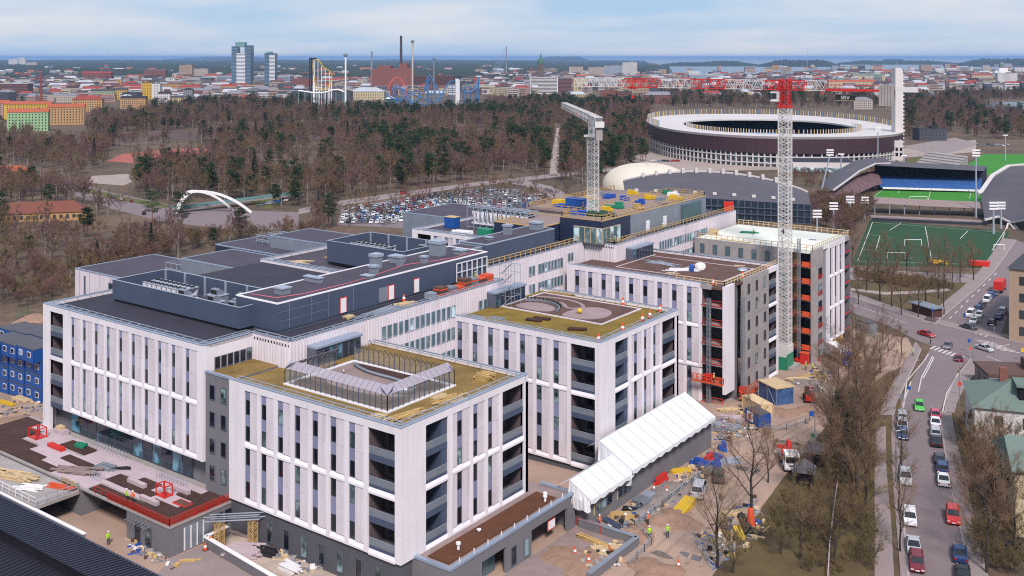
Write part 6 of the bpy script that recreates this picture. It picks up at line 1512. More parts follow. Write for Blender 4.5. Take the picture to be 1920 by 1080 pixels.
def glass_tower(label, u0, u1, vt, d, dp, steps):
 zg = -20; o = empty('glass_tower', cp((u0+u1)/2, d, zg), label, 'tower block', 'tall glass towers')
 for i, (a, b_, t) in enumerate(steps):
  w = (b_-a)*(u1-u0)*d/1925; c = cp(u0+(u1-u0)*(a+b_)/2, d+i*1.0, 0); z1 = CH-(vt+t-107)*d/1925
  b = MB(); loc_box(b, c, w, dp+i*2, zg, z1, YAW); b.build('volume', M['tgl'] if 'tgl' in M else M.setdefault('tgl', mat('tower_glass', (.07, .13, .19), .25, .15, .02)), o)
  b = MB(); n = int((z1-zg)/3.6)
  for k in range(n):
   if (i == 1): loc_box(b, c-FW*((dp+i*2)/2+.2), w*.96, .3, zg+k*3.6, zg+k*3.6+1.8, YAW)
   else: loc_box(b, c-FW*((dp+i*2)/2+.15), w*1.0, .2, zg+k*3.6, zg+k*3.6+.5, YAW)
  tag(b.build('floor_bands', M['wpaint'] if i == 1 else M['steel'], o), kind='stuff')
 b = MB(); loc_box(b, cp((u0+u1)/2-3, d+4, 0), (u1-u0)*.5*d/1925, dp*.7, z1-5, CH-(vt-2-107)*d/1925, YAW); b.build('crown', M['teal_rail'], o)
 return o
glass_tower('taller stepped blue glass tower on the skyline', 437, 473, 81, 2700, 30, [(0, .3, 6), (.25, .72, 18), (.68, 1, 4)])
glass_tower('shorter pale glass tower on the skyline', 498, 518, 99, 2750, 26, [(0, .5, 1), (.45, 1, 1)])
def shaft(name, label, u, w, vt, d, mt, cat, top=None, zb=-19, taper=.75, n=12):
 p = cp(u, d, zb); h = CH-(vt-107)*d/1925-zb; r = w*d/1925/2; o = empty(name, p, label, cat)
 MB().lathe([(r, 0), (r*taper, h)], n, c=tuple(p)).build('shaft', mt, o)
 if top: MB().lathe([(r*1.1, h-.5), (r*top, h+1.5), (r*top, h+4), (r*.6, h+5), (r*.2, h+5.2)], n, c=tuple(p)).build('head', M['duct'], o)
 return o
M['chim'] = mat('brown_chimney', (.065, .05, .055), .8, .15, .05); M['chimr'] = mat('brick_chimney', (.25, .05, .04), .8, .15, .05)
shaft('chimney', 'tall dark power station chimney on the skyline', 752, 6.0, 67, 2500, M['chim'], 'chimney')
shaft('chimney', 'thinner grey power station chimney', 697, 4.5, 96, 2600, M['duct'], 'chimney')
shaft('chimney', 'red brick factory chimney at the left', 77.5, 4.6, 138, 1700, M['chimr'], 'chimney')
shaft('drop_tower', 'slim pale drop tower ride with square top', 773.5, 3.6, 80, 1850, mat('tower_beige', (.48, .43, .40), .7), 'ride tower', 1.9, taper=.95)
shaft('panorama_tower', 'slim white panorama tower ride with flared top', 648, 3.2, 106, 1650, M['wpaint'], 'ride tower', 2.6, taper=.95)
shaft('ride_tower', 'short thin ride tower between the chimneys', 813.5, 2.6, 112, 1900, M['duct'], 'ride tower', 2.0, taper=.9)
o_ = shaft('water_slide_tower', 'white octagonal ride tower beside the blue coaster', 858, 9.5, 149, 1560, M['tent'], 'ride tower', None, taper=.95, n=8)
shaft('bridge_pylon', 'slim grey pylon of a far cable stayed bridge', 949.5, 2.6, 86, 4200, M['duct'], 'pylon', None, taper=.6)
b = MB(); o = empty('bridge_cables', cp(935, 4200, -10), 'fan of stay cables and deck beside the far pylon', 'bridge')
for i in range(9): b.tube(cp(949, 4200, 108-i*5), cp(916+i*2.0, 4200, -8), .35, .35, 4)
tag(b.build('cables', M['steel'], o), kind='stuff'); MB().beam(cp(910, 4200, -6), cp(1010, 4200, -6), 14, 3).build('deck', M['wpaint'], o)
ps_ = empty('power_station', cp(745, 2450, -19), 'red brick power station below the tall chimney', 'power station')
for u0, u1, vt in ((710, 735, 123), (735, 775, 128), (752, 766, 119), (700, 715, 130)):
 d = 2450; b = MB(); loc_box(b, cp((u0+u1)/2, d, 0), (u1-u0)*d/1925, 40+u0*.03, -22, CH-(vt-107)*d/1925, YAW); b.build('hall', MW['brick red'], ps_)
ch = empty('church', cp(1014, 2700, -19), 'dark granite church tower with green spire', 'church'); d = 2700
b = MB(); loc_box(b, cp(1014, d, 0), 13*d/1925, 17, -22, CH-(119-107)*d/1925, YAW); b.build('tower', mat('dark_granite', (.13, .10, .095), .9, .2, .03), ch)
MB().lathe([(9.5, 0), (8.6, 6), (5.4, 13), (2.0, 18), (.5, 27), (.1, 30)], 10, c=tuple(cp(1014, d, CH-12*d/1925))).build('spire', mat('church_copper', (.05, .15, .11), .7), ch)
b = MB(); loc_box(b, cp(1022, d+20, 0), 26, 30, -22, 18, YAW); b.build('nave', MW['dark grey'], ch)
bu('brown show hall of the amusement park', 772, 853, 143, 172, 'dark brown', 'brown', 'flat', dp=40)
bu('beige tented roof at the amusement park edge', 658, 722, 164, 188, 'cream', 'white', 'hip', dp=34, rh=8)
bu('red and white banded office range', 993, 1046, 145, 176, 'white', 'grey', 'flat', dp=20, band=True)
bu('long brick and white block beside the banded range', 1030, 1072, 147, 174, 'brick red', 'grey', 'flat', dp=20, band=True)
bu('beige block on the skyline left of the white slab', 1067, 1093, 125, 145, 'beige', 'brown', 'flat', dp=20)
bu('stepped beige tower blocks on the skyline', 1103, 1132, 126, 146, 'beige', 'grey', 'flat', dp=24)
bu('pale stepped tower block next to the white slab', 1132, 1167, 123, 146, 'pale blue grey', 'grey', 'flat', dp=24)
bu('white gridded slab block on the skyline', 1167, 1194, 117, 146, 'white', 'white', 'flat', dp=22, wp=2.6, fl=3.0)
bu('cream villa with pale roof beyond the small crane', 1058, 1100, 172, 194, 'cream', 'white', 'hip', dp=16)
bu('brick apartment block with white balconies beyond the crane jib', 1127, 1157, 170, 196, 'brick red', 'brown', 'flat', dp=15)
bu('second brick apartment block with white balconies', 1157, 1184, 172, 197, 'brick red', 'dark grey', 'flat', dp=15, band=True)
bu('cream office range behind the jib', 1075, 1102, 147, 172, 'cream', 'grey', 'flat', dp=20)
bu('white banded range behind the jib', 1103, 1160, 146, 168, 'white', 'white', 'flat', dp=24, band=True)
bu('brick block behind the red jib section', 1160, 1215, 150, 174, 'tan', 'red', dp=16)
bu('dark brick block with slate roof near the oval stadium', 1208, 1264, 172, 195, 'brick red', 'pale' if 0 else 'grey', 'hip', dp=20)
bu('low red brick pavilion with white roof near the oval stadium', 1150, 1200, 212, 226, 'tan', 'white', 'hip', dp=24)
bu('pale flat hall across the water', 1290, 1350, 140, 152, 'pale blue grey', 'white', 'flat', dp=50)
bu('small cream villa left of the crane cab', 1380, 1407, 168, 187, 'cream', 'white', 'hip', dp=14)
bu('white pavilion behind the stadium flags', 1325, 1350, 172, 184, 'white', 'white', 'hip', dp=14)
bu('long yellow range with red gables behind the counter jib', 1552, 1640, 150, 170, 'cream', 'orange red', dp=16)
bu('yellow palace block with green roof', 1597, 1658, 138, 156, 'cream', 'green copper', dp=18)
bu('white hotel slab right of the crane sign', 1637, 1659, 160, 192, 'white', 'white', 'flat', dp=16, wp=2.4)
bu('white villa with little spire behind the stadium', 1598, 1633, 182, 205, 'beige', 'grey', 'hip', dp=16)
bu('dark low lodge right of the stadium tower', 1717, 1768, 242, 264, 'dark grey', 'black', 'flat', dp=18)
bu('red roofed museum at the far right', 1820, 1860, 138, 156, 'cream', 'red', dp=16)
bu('pale office block at the far right', 1868, 1905, 137, 158, 'white', 'grey', 'flat', dp=18)
bu('ochre tower block on the right skyline', 1725, 1745, 122, 138, 'tan', 'grey', 'flat', dp=18)
cth = empty('cathedral', cp(1878, 3600, -18), 'white cathedral with dome on the right skyline', 'cathedral'); d = 3600
b = MB(); loc_box(b, cp(1878, d, 0), 30, 30, -20, 28, YAW); loc_box(b, cp(1878, d, 0), 56, 18, -20, 16, YAW); b.build('body', M['wpaint'], cth); MB().lathe([(9, 0), (9, 9), (8, 14), (4, 19), (.5, 22)], 12, c=tuple(cp(1878, d, 28))).build('dome', MR['green copper'], cth)
bu('white housing slabs on the far left skyline', 17, 34, 111, 124, 'white', 'white', 'flat', dp=20); bu('white housing tower on the far left skyline', 34, 48, 108, 123, 'white', 'white', 'flat', dp=20); bu('lower white housing on the far left skyline', 48, 70, 117, 126, 'beige', 'white', 'flat', dp=20)
rg = random.Random(21)
areas = [('left town', -30, 300, 129, 176, 72), ('glass tower town', 300, 560, 128, 162, 50), ('fairground town', 560, 1000, 129, 150, 46), ('bayside town', 990, 1310, 138, 156, 26), ('south town', 1330, 1720, 128, 160, 66), ('far right town', 1715, 1940, 124, 150, 34)]
wk = ['brick red', 'cream', 'white', 'ochre', 'beige', 'tan', 'grey', 'pale blue grey', 'beige', 'pink', 'white', 'dark grey', 'cream']; rk = ['red', 'dark grey', 'white', 'grey', 'orange red', 'green copper', 'white', 'brown', 'dark grey', 'grey']
sizes = [(14, 'narrow'), (24, 'mid sized'), (34, 'wide'), (400, 'long')]
for an_, u0, u1, v0, v1, cnt in areas:
 for i in range(cnt):
  v = v0+(v1-v0)*(rg.random()**1.2); u = rg.uniform(u0, u1); d = bd(v)
  wv = rg.choice(wk); rv = rg.choice(rk); w = rg.uniform(13, 42)*(1+d/9000); h = rg.uniform(9, 19)*(1+d/12000); rt = rg.choice(['gable', 'hip', 'flat', 'gable'])
  if rt == 'flat' and rv in ('red', 'orange red', 'green copper'): rv = 'grey'
  sz = [s_ for m_, s_ in sizes if w < m_*1.3][0]
  pos = 'left end middle right end'.split('x')[0]
  f_ = (u-u0)/(u1-u0); pw_ = 'leftmost' if f_ < .2 else 'left' if f_ < .4 else 'central' if f_ < .6 else 'right' if f_ < .8 else 'rightmost'
  block('%s %s block with %s %s roof, %s part of %s' % (sz, wv, rv, {'gable': 'pitched', 'hip': 'hipped', 'flat': 'flat'}[rt], pw_, an_), at_d(u, d), w, rg.uniform(12, 17), h, YAW+rg.uniform(-.6, .6), wv, rv, rt, parts=False, name='town_block', group='blocks in the '+an_, wp=3.6+d/1500, winw=1.4+d/4000, fl=3.3+d/3000)
tb = MB(); keys = ['brick red', 'cream', 'white', 'beige', 'grey', 'tan', 'pink', 'dark grey']; rkeys = ['red', 'dark grey', 'white', 'grey', 'brown', 'dark grey']
for u0, u1, d0, d1, cnt in ((-60, 560, 1900, 3500, 380), (560, 1010, 2150, 3600, 260), (1000, 1300, 2300, 4300, 150), (1330, 1730, 2000, 4600, 420), (1690, 1960, 2600, 4700, 230), (900, 1250, 3500, 5200, 70), (-60, 560, 3400, 4600, 110)):
 for i in range(cnt):
  d = math.sqrt(rg.uniform(d0*d0, d1*d1)); u = rg.uniform(u0, u1); c = cp(u, d, 0); w = rg.uniform(14, 48); dp = rg.uniform(11, 18); h = rg.uniform(8, 20); rz = YAW+rg.uniform(-.7, .7); zg = gz_d(d)
  k = rg.randrange(8); loc_box(tb, c, w, dp, zg-2, zg+h, rz, k)
  a_ = Vector((math.cos(rz), math.sin(rz), 0)); n_ = Vector((-a_.y, a_.x, 0)); e = zg+h+.05; rh = rg.choice((1.2, 4, 5)); P = [c-a_*w/2-n_*dp/2, c+a_*w/2-n_*dp/2, c+a_*w/2+n_*dp/2, c-a_*w/2+n_*dp/2]
  q = [Vector((p.x, p.y, e)) for p in P]+[Vector((p.x, p.y, e+rh)) for p in (c-a_*w*.4, c+a_*w*.4)]
  tb.add(q, [(0, 1, 5, 4), (1, 2, 5), (2, 3, 4, 5), (3, 0, 4)], 8+rg.randrange(6))
  for s_ in (1, 2, 3):
   z = zg+h*s_/4; o1 = n_*(-dp/2-.3); tb.add([c+o1-a_*w*.46+UP*z, c+o1+a_*w*.46+UP*z, c+o1+a_*w*.46+UP*(z+h*.1), c+o1-a_*w*.46+UP*(z+h*.1)], [(0, 1, 2, 3)], 14)
tag(tb.build('distant_town', [MW[k] for k in keys]+[MR[k] for k in rkeys]+[M['cwinw']]), 'dense mass of distant town roofs below the horizon', 'town', kind='stuff')
def coaster(label, pts, mt, r, leg, d0, sup=True):
 P = [cp(u, dd, CH-(v-107)*dd/1925) for u, v, dd in pts]; n = len(P); S_ = []
 for i in range(n):
  p0, p1, p2, p3 = P[max(0, i-1)], P[i], P[min(n-1, i+1)], P[min(n-1, i+2)]
  for j in range(5): t = j/5; S_.append(0.5*((2*p1)+(-p0+p2)*t+(2*p0-5*p1+4*p2-p3)*t*t+(-p0+3*p1-3*p2+p3)*t**3))
 o = empty('roller_coaster', (P[0].x, P[0].y, -18), label, 'roller coaster', 'roller coasters'); b = MB(); b.path(S_, r, 5); b.build('track', mt, o)
 b = MB()
 if sup:
  for q in S_[::4]:
   if q.z > -14: b.tube((q.x, q.y, -18), q, r*.55, r*.5, 4)
  b.build('supports', leg, o)
 return o
M['coast'] = mat('blue_track', (.03, .14, .32), .5, .1); M['coasty'] = mat('yellow_track', (.55, .36, .03), .5, .1); M['coastd'] = mat('dark_steel', (.03, .035, .05), .6)
rg = random.Random(9)
coaster('long sweeping blue roller coaster', [(724, 176, 1700), (735, 184, 1690), (752, 189, 1680), (775, 193, 1670), (800, 196, 1665), (815, 192, 1680), (828, 178, 1700), (838, 160, 1710), (848, 152, 1720), (858, 157, 1730), (866, 170, 1740), (880, 173, 1745), (893, 164, 1750), (898, 148, 1755)], M['coast'], 1.3, M['coast'], 1700)
coaster('twisting blue roller coaster in front of the show hall', [(735, 168, 1720), (745, 160, 1725), (756, 172, 1715), (766, 186, 1700), (780, 188, 1700), (790, 178, 1710), (780, 170, 1720), (765, 178, 1715), (752, 186, 1705), (742, 182, 1700), (738, 172, 1710), (750, 165, 1720), (770, 175, 1715), (800, 187, 1700), (812, 190, 1695)], M['coast'], 1.1, M['coast'], 1700)
coaster('blue loop coaster beside the pale drop tower', [(795, 172, 1730), (800, 150, 1735), (806, 142, 1740), (812, 152, 1735), (816, 172, 1730), (806, 176, 1728), (800, 160, 1735), (808, 148, 1738), (817, 160, 1740), (826, 176, 1730)], M['coast'], .95, M['coast'], 1700)
coaster('blue track at the right end of the park', [(868, 172, 1750), (876, 158, 1755), (886, 166, 1755), (894, 156, 1755), (897, 145, 1757), (890, 168, 1750), (878, 172, 1748), (870, 164, 1750)], M['coast'], .95, M['coast'], 1700)
coaster('red and orange small coaster beside the blue tracks', [(727, 168, 1730), (733, 154, 1735), (741, 146, 1738), (750, 148, 1736), (758, 158, 1734), (762, 168, 1730)], M['orange'], .7, M['red'], 1700)
coaster('tall yellow loop coaster with dark lift tower', [(590, 112, 1600), (598, 114, 1600), (606, 126, 1602), (616, 132, 1604), (622, 140, 1606), (620, 156, 1606), (612, 166, 1604), (601, 168, 1602), (593, 160, 1600), (589, 146, 1600), (587, 125, 1600), (588, 112, 1600)], M['coasty'], 1.0, M['wpaint'], 1600)
o = empty('coaster_lift_tower', cp(584, 1602, -18), 'dark lift tower of the yellow coaster', 'lift tower'); b = MB(); h = CH-(109-107)*1602/1925+18
lt = lattice(4.5, 4.5, h, 12, .35).v
b.v = []; L0 = lattice(4.5, 4.5, h, 12, .35); p = cp(584, 1602, -18); L0.v = [(x+p.x, y+p.y, z+p.z) for x, y, z in L0.v]; L0.build('lattice', M['coastd'], o); b = MB(); b.beam(cp(581, 1602, CH-3), cp(594, 1602, CH-3), 5, 4); b.build('head', M['coastd'], o)
coaster('white and teal low coaster at the foot of the yellow loop', [(560, 170, 1590), (575, 172, 1590), (590, 174, 1590), (610, 173, 1590), (630, 168, 1592), (645, 172, 1592)], M['wpaint'], 1.2, M['teal_rail'], 1590)
for i, (u, v, mt, l) in enumerate([(690, 176, 'yellow', 'yellow fairground stall'), (765, 150, 'wpaint', 'white fairground stall by the hall'), (905, 176, 'red', 'red fairground stall'), (920, 166, 'wpaint', 'white fairground pavilion'), (732, 190, 'green', 'green fairground stall'), (640, 186, 'blue', 'blue fairground stall')]):
 p = plan(u, v); o = empty('fairground_stall', p, l+' in the amusement park', 'stall', 'fairground stalls'); b = MB(); loc_box(b, p, 16, 10, p.z, p.z+5, YAW); b.build('wall', M[mt], o); MB().lathe([(10, 5), (6, 7.5), (.3, 10)], 8, c=tuple(p)).build('roof', M['wpaint'], o)
far_w = empty('radio_mast', cp(1514, 6500, -18), 'thin radio mast on the far island', 'mast'); MB().tube(cp(1514, 6500, -18), cp(1514, 6500, 116), 1.2, .6, 4).build('mast', M['steel'], far_w)
def yh(label, u, v, w, dp, h, rz, wall, roof, rh, **k):
 p = plan(u, v); return block(label, (p.x, p.y), w, dp, h, rz, wall, roof, k.pop('rt', 'gable'), zb=p.z, rh=rh, **k)
yh('long ochre house with brown red roof at the left edge', 75, 412, 42, 13, 4.0, YAW+.30, 'ochre', 'rust', 4.6, rt='hip', name='house', wp=2.8)
yh('orange red roofed house behind the dark pines at the left edge', 22, 338, 26, 12, 5, YAW-.1, 'ochre', 'orange red', 4.5, name='house', rt='hip')
# ================================================================== trees
def ribbon(b, p, q, w, rg, m=0):
 t = q-p; s_ = t.cross(Vector((rg.uniform(-1, 1), rg.uniform(-1, 1), rg.uniform(-1, 1))));
 if s_.length < 1e-5: return
 s_ = s_.normalized()*w/2; b.add([p-s_, p+s_, q], [(0, 1, 2)], m)
def bare_tree(seed, h, spread, twig, ntw, lv=(9, 5, 4), upright=.6, fork=.28):
 rg = random.Random(seed); T = MB(); C = MB()
 pts = [Vector((0, 0, -.3))]; n = 6
 for i in range(1, n+1): pts.append(Vector((rg.uniform(-.25, .25)*i*.35, rg.uniform(-.25, .25)*i*.35, h*.78*i/n)))
 r0 = h*.016
 for i in range(n): T.tube(pts[i], pts[i+1], r0*(1-.8*i/n), r0*(1-.8*(i+1)/n), 6, 0, caps=False)
 def grow(p, d, ln, r, lev):
  m_ = p+d*ln*.5+Vector((rg.uniform(-.1, .1), rg.uniform(-.1, .1), rg.uniform(0, .12)))*ln; q = m_+(d+Vector((rg.uniform(-.3, .3), rg.uniform(-.3, .3), rg.uniform(0, .35)))).normalized()*ln*.5
  tgt = T if lev == 0 else C
  tgt.tube(p, m_, r, r*.7, 5 if lev == 0 else 3, 0, caps=False); tgt.tube(m_, q, r*.7, r*.35, 5 if lev == 0 else 3, 0, caps=False)
  if lev < 2:
   for _ in range(lv[lev+1]):
    t = rg.uniform(.25, 1.0); s_ = p.lerp(m_, t*2) if t < .5 else m_.lerp(q, t*2-1)
    dd = (d+Vector((rg.uniform(-1, 1), rg.uniform(-1, 1), rg.uniform(-.3, .8)))*.85).normalized(); grow(s_, dd, ln*rg.uniform(.4, .65), r*.45, lev+1)
  else:
   for _ in range(ntw):
    t = rg.uniform(.1, 1.0); s_ = p.lerp(q, t); dd = (d*.6+Vector((rg.uniform(-1, 1), rg.uniform(-1, 1), rg.uniform(-.4, 1)))).normalized()
    e = s_+dd*ln*rg.uniform(.35, .8); ribbon(C, s_, e, twig*rg.uniform(.7, 1.3), rg)
    e2 = s_.lerp(e, .5)+Vector((rg.uniform(-1, 1), rg.uniform(-1, 1), rg.uniform(-.5, 1)))*ln*.35; ribbon(C, s_.lerp(e, .45), e2, twig*.8, rg)
 for i in range(lv[0]):
  t = fork+(1-fork)*(i+rg.random()*.6)/lv[0]; k = min(n-1, int(t*n)); p = pts[k].lerp(pts[k+1], t*n-k); a = i*2.4+rg.uniform(-.4, .4)
  d = Vector((math.cos(a), math.sin(a), upright+rg.uniform(-.1, .5)+t*.4)).normalized(); grow(p, d, spread*(1.15-.55*t)*rg.uniform(.8, 1.15), r0*.42*(1.2-t), 0)
 grow(pts[-1], Vector((0, 0, 1)), h*.22, r0*.25, 0)
 return T, C
def clump(b, c, rx, rz_, n, sz, rg, m=0):
 for _ in range(n):
  v = Vector((rg.gauss(0, 1), rg.gauss(0, 1), rg.gauss(0, 1))).normalized()*(rg.random()**.4); p = c+Vector((v.x*rx, v.y*rx, v.z*rz_))
  a = Vector((rg.uniform(-1, 1), rg.uniform(-1, 1), rg.uniform(-.4, .7))).normalized()*sz*rg.uniform(.6, 1.3); e = a.cross(Vector((rg.uniform(-1, 1), rg.uniform(-1, 1), 1))).normalized()*sz*.45
  b.add([p-a*.5-e*.5, p-a*.5+e*.5, p+a*.5+e*.2], [(0, 1, 2)], m)
def pine(seed, h):
 rg = random.Random(seed); T = MB(); C = MB(); r = h*.014
 b2 = Vector((rg.uniform(-.5, .5), rg.uniform(-.5, .5), h*.55)); top = Vector((rg.uniform(-.9, .9), rg.uniform(-.9, .9), h*.95))
 T.tube((0, 0, -.3), b2, r, r*.65, 6, 0, False); T.tube(b2, top, r*.65, r*.2, 5, 0, False)
 for i in range(15):
  t = .42+.58*i/14; a = i*2.4+rg.random(); R_ = h*.27*(1.15-abs(t-.70)*1.8); z = h*t; c = Vector((math.cos(a)*R_*.62*rg.uniform(.6, 1.2), math.sin(a)*R_*.62*rg.uniform(.6, 1.2), z))
  q = Vector((0, 0, z-h*.05)); T.tube(q, c, r*.22, r*.1, 3, 0, False); clump(C, c, R_*.58, h*.05, 130, .7, rg)
 clump(C, top, h*.09, h*.06, 100, .6, rg); return T, C
def spruce(seed, h):
 rg = random.Random(seed); T = MB(); C = MB(); T.tube((0, 0, -.3), (0, 0, h), h*.014, .03, 6, 0, False)
 for i in range(20):
  t = .1+.9*i/19; R_ = h*.19*(1-t)+.25
  for k in range(6):
   a = k*1.05+i*.7+rg.uniform(-.2, .2); clump(C, Vector((math.cos(a)*R_*.6, math.sin(a)*R_*.6, h*t-R_*.25)), R_*.5, h*.022, 14, .6, rg)
 return T, C
M['bark'] = mat('grey_brown_bark', (.075, .055, .05), .95, .2, 2.0, coords='obj'); M['birch'] = mat('pale_bark', (.30, .26, .24), .9, .2, 2.0, coords='obj'); M['pinebark'] = mat('pine_bark', (.14, .07, .045), .95, .2, 2.0, coords='obj')
M['twig'] = mat('purple_brown_twigs', (.172, .100, .094), .95, .12, .5, coords='obj', rand=.22); M['twig2'] = mat('olive_brown_twigs', (.165, .110, .062), .95, .12, .5, coords='obj', rand=.2); M['twig3'] = mat('red_brown_twigs', (.165, .09, .075), .95, .12, .5, coords='obj', rand=.2); M['twigb'] = mat('budding_twigs', (.16, .115, .05), .95, .15, .5, coords='obj', rand=.2)
M['needle'] = mat('pine_needles', (.026, .055, .018), .9, .3, .6, coords='obj', rand=.25); M['needle2'] = mat('spruce_needles', (.014, .028, .015), .9, .3, .6, coords='obj', rand=.2)
def variant(TC, mt, mc, kind):
 T, C = TC; return dict(kind=kind, trunk=T.mesh('trunk', M[mt]), crown=C.mesh('crown', M[mc]), T=T, C=C, mt=mt, mc=mc)
FAR = [variant(bare_tree(11, 14, 5.4, .11, 7), 'bark', 'twig', 'bare tree'), variant(bare_tree(12, 16, 4.6, .11, 7, upright=.9), 'birch', 'twig2', 'bare birch'), variant(bare_tree(13, 12, 5.8, .11, 7), 'bark', 'twig3', 'bare tree'), variant(bare_tree(14, 17, 4.4, .11, 7, upright=1.0), 'birch', 'twig', 'bare birch'), variant(bare_tree(15, 11, 5.0, .11, 7, fork=.15), 'bark', 'twigb', 'budding tree'), variant(bare_tree(16, 15, 5.6, .11, 7), 'bark', 'twig2', 'bare tree')]
M['twign'] = mat('brown_twigs', (.16, .095, .06), .95, .12, .5, coords='obj', rand=.2); M['barkn'] = mat('dark_bark', (.045, .034, .03), .95, .2, 2.0, coords='obj')
NEAR = [variant(bare_tree(31, 15, 5.2, .03, 6, (10, 6, 5)), 'barkn', 'twign', 'bare tree'), variant(bare_tree(32, 13, 4.2, .03, 6, (9, 6, 5), upright=.8), 'barkn', 'twig2', 'bare tree'), variant(bare_tree(33, 11, 4.8, .03, 6, (9, 6, 5), fork=.15), 'barkn', 'twign', 'bare tree'), variant(bare_tree(34, 6, 3.0, .035, 8, (12, 6, 5), fork=.05), 'bark', 'twigb', 'budding shrub')]
PINES = [variant(pine(41, 15), 'pinebark', 'needle', 'pine'), variant(pine(42, 18), 'pinebark', 'needle', 'pine'), variant(spruce(43, 17), 'bark', 'needle2', 'spruce'), variant(pine(44, 12), 'pinebark', 'needle', 'pine')]
def tree(V, x, y, s, rz, label, group=None, z=None, name=None):
 o = empty(name or ('pine_tree' if V['kind'] in ('pine', 'spruce') else 'bare_tree'), (x, y, gz(x, y) if z is None else z), label, 'tree', group, rz); o.scale = (s, s, s)
 link('trunk', V['trunk'], o, local=True); link('crown', V['crown'], o, local=True); return o
EXCL = [uvp([(-30, 296), (120, 330), (330, 383), (560, 390), (560, 434), (430, 438), (200, 393), (-30, 322)]), uvp([(560, 388), (740, 358), (1000, 326), (1200, 308), (1200, 320), (1000, 340), (740, 374), (560, 405)]),
  uvp([(628, 428), (636, 388), (760, 366), (900, 348), (985, 336), (1095, 376), (1015, 412), (840, 436)]), uvp([(180, 308), (225, 281), (330, 268), (425, 268), (400, 292), (255, 316)]), uvp([(150, 350), (160, 320), (245, 315), (268, 338), (240, 356)]),
  uvp([(55, 280), (60, 258), (250, 247), (640, 230), (640, 244), (420, 259), (250, 271)]), uvp([(1026, 332), (1038, 240), (1053, 240), (1052, 332)]), uvp([(10, 425), (10, 395), (140, 390), (165, 412), (150, 430)]), uvp([(-20, 345), (0, 325), (60, 330), (65, 350)]),
  [(-240, 130), (-165, 130), (-165, 60), (-60, 60), (-60, 262), (-150, 275), (-230, 205)], uvp([(1120, 372), (1125, 330), (1270, 312), (1530, 360), (1530, 400)]), uvp([(320, 400), (330, 380), (480, 384), (560, 345), (580, 352), (480, 405)])]
BB = [(min(p[0] for p in q), max(p[0] for p in q), min(p[1] for p in q), max(p[1] for p in q)) for q in EXCL]
def free(x, y):
 for q, (a, b_, c_, d_) in zip(EXCL, BB):
  if a < x < b_ and c_ < y < d_ and inside(x, y, q): return False
 return True
def interp(u, T):
 for (a, va), (b_, vb) in zip(T, T[1:]):
  if u <= b_: return va+(vb-va)*max(0, (u-a))/(b_-a)
 return T[-1][1]
TOP = [(-100, 262), (160, 252), (175, 222), (280, 214), (300, 208), (400, 196), (560, 198), (650, 204), (720, 216), (905, 214), (920, 190), (1000, 178), (1100, 194), (1210, 200), (1260, 205)]
BOT = [(-100, 640), (85, 600), (140, 560), (240, 520), (400, 470), (560, 440), (640, 432), (650, 392), (760, 372), (980, 350), (1010, 380), (1110, 372), (1180, 325), (1215, 300), (1216, 205), (1260, 200)]
rg = random.Random(77); bareP = []; pineP = []
def dens_noise(x, y): return math.sin(x*.013+1)+math.sin(y*.017+2.3)+math.sin((x+y)*.031)+.7*math.sin((x-y)*.047)
tries = 0
while tries < 52000:
 tries += 1
 d = math.sqrt(rg.uniform(230**2, 1900**2)); u = rg.uniform(-60, 1225); x, y = at_d(u, d); v = 107+(CH-gz_d(d))*1925/d
 if v < interp(u, TOP) or v > interp(u, BOT) or not free(x, y): continue
 if rg.random() < (.62 if d > 480 else .70): continue
 if 120 < u < 580 and 405 < v < 445: continue
 nz_ = dens_noise(x, y)
 if nz_ < -.8 and rg.random() < .8: continue
 ispine = rg.random() < (.05 if u < 250 else .06+.12*(nz_ > .9)*(u > 560)+.11*(nz_ > .6))
 (pineP if ispine else bareP).append((d, x, y, u, v))
for _ in range(5200):
 d = math.sqrt(rg.uniform(640**2, 2300**2)); u = rg.uniform(1240, 1960); v = 107+(CH-gz_d(d))*1925/d
 lim = 168 if u < 1700 else 150
 if u < 1690:
  if not (172 < v < 203) : continue
 else:
  if not (lim < v < 262): continue
  if inside(u, v, [(1685, 183), (1685, 168), (1775, 168), (1775, 183)]) or inside(u, v, [(1830, 200), (1870, 190), (1940, 188), (1940, 225), (1880, 214)]) or inside(u, v, [(1700, 270), (1790, 250), (1850, 262), (1800, 290)]): continue
 x, y = at_d(u, d); (pineP if rg.random() < .14 else bareP).append((d, x, y, u, v))
PLC = [(60, 'at the left margin'), (150, 'left of the low service block'), (260, 'behind the low service block'), (340, 'left of the arched footbridge'), (480, 'by the arched footbridge'), (600, 'behind the teal windowed block'), (700, 'at the left end of the car park'), (820, 'behind the crowded car park'), (930, 'behind the middle of the car park'), (1030, 'left of the park path'), (1120, 'right of the park path'), (1240, 'beside the small crane'), (1500, 'behind the oval stadium'), (1700, 'behind the stadium tower'), (2500, 'right of the stadium tower')]
for _ in range(1500):
 d = math.sqrt(rg.uniform(1500**2, 4200**2)); u = rg.uniform(-60, 1960); v = 107+(CH-gz_d(d))*1925/d
 if (u < 1240 or u > 1330) and v < interp(u, TOP)-(0 if u < 1200 else -200) and dens_noise(u*2.3, d*.09) > .2: x, y = at_d(u, d); (pineP if rg.random() < .2 else bareP).append((d, x, y, u, v))
def side(u): return [w for a, w in PLC if u < a][0]
SZ = lambda s_: 'small' if s_ < .62 else 'low' if s_ < .72 else 'medium' if s_ < .86 else 'tall' if s_ < 1.0 else 'very tall'
def depthword(d): return 'near' if d < 500 else 'mid distant' if d < 800 else 'distant' if d < 1200 else 'far'
bareP.sort(); pineP.sort()
pine_single = pineP[:230]; bare_single = bareP[:225]
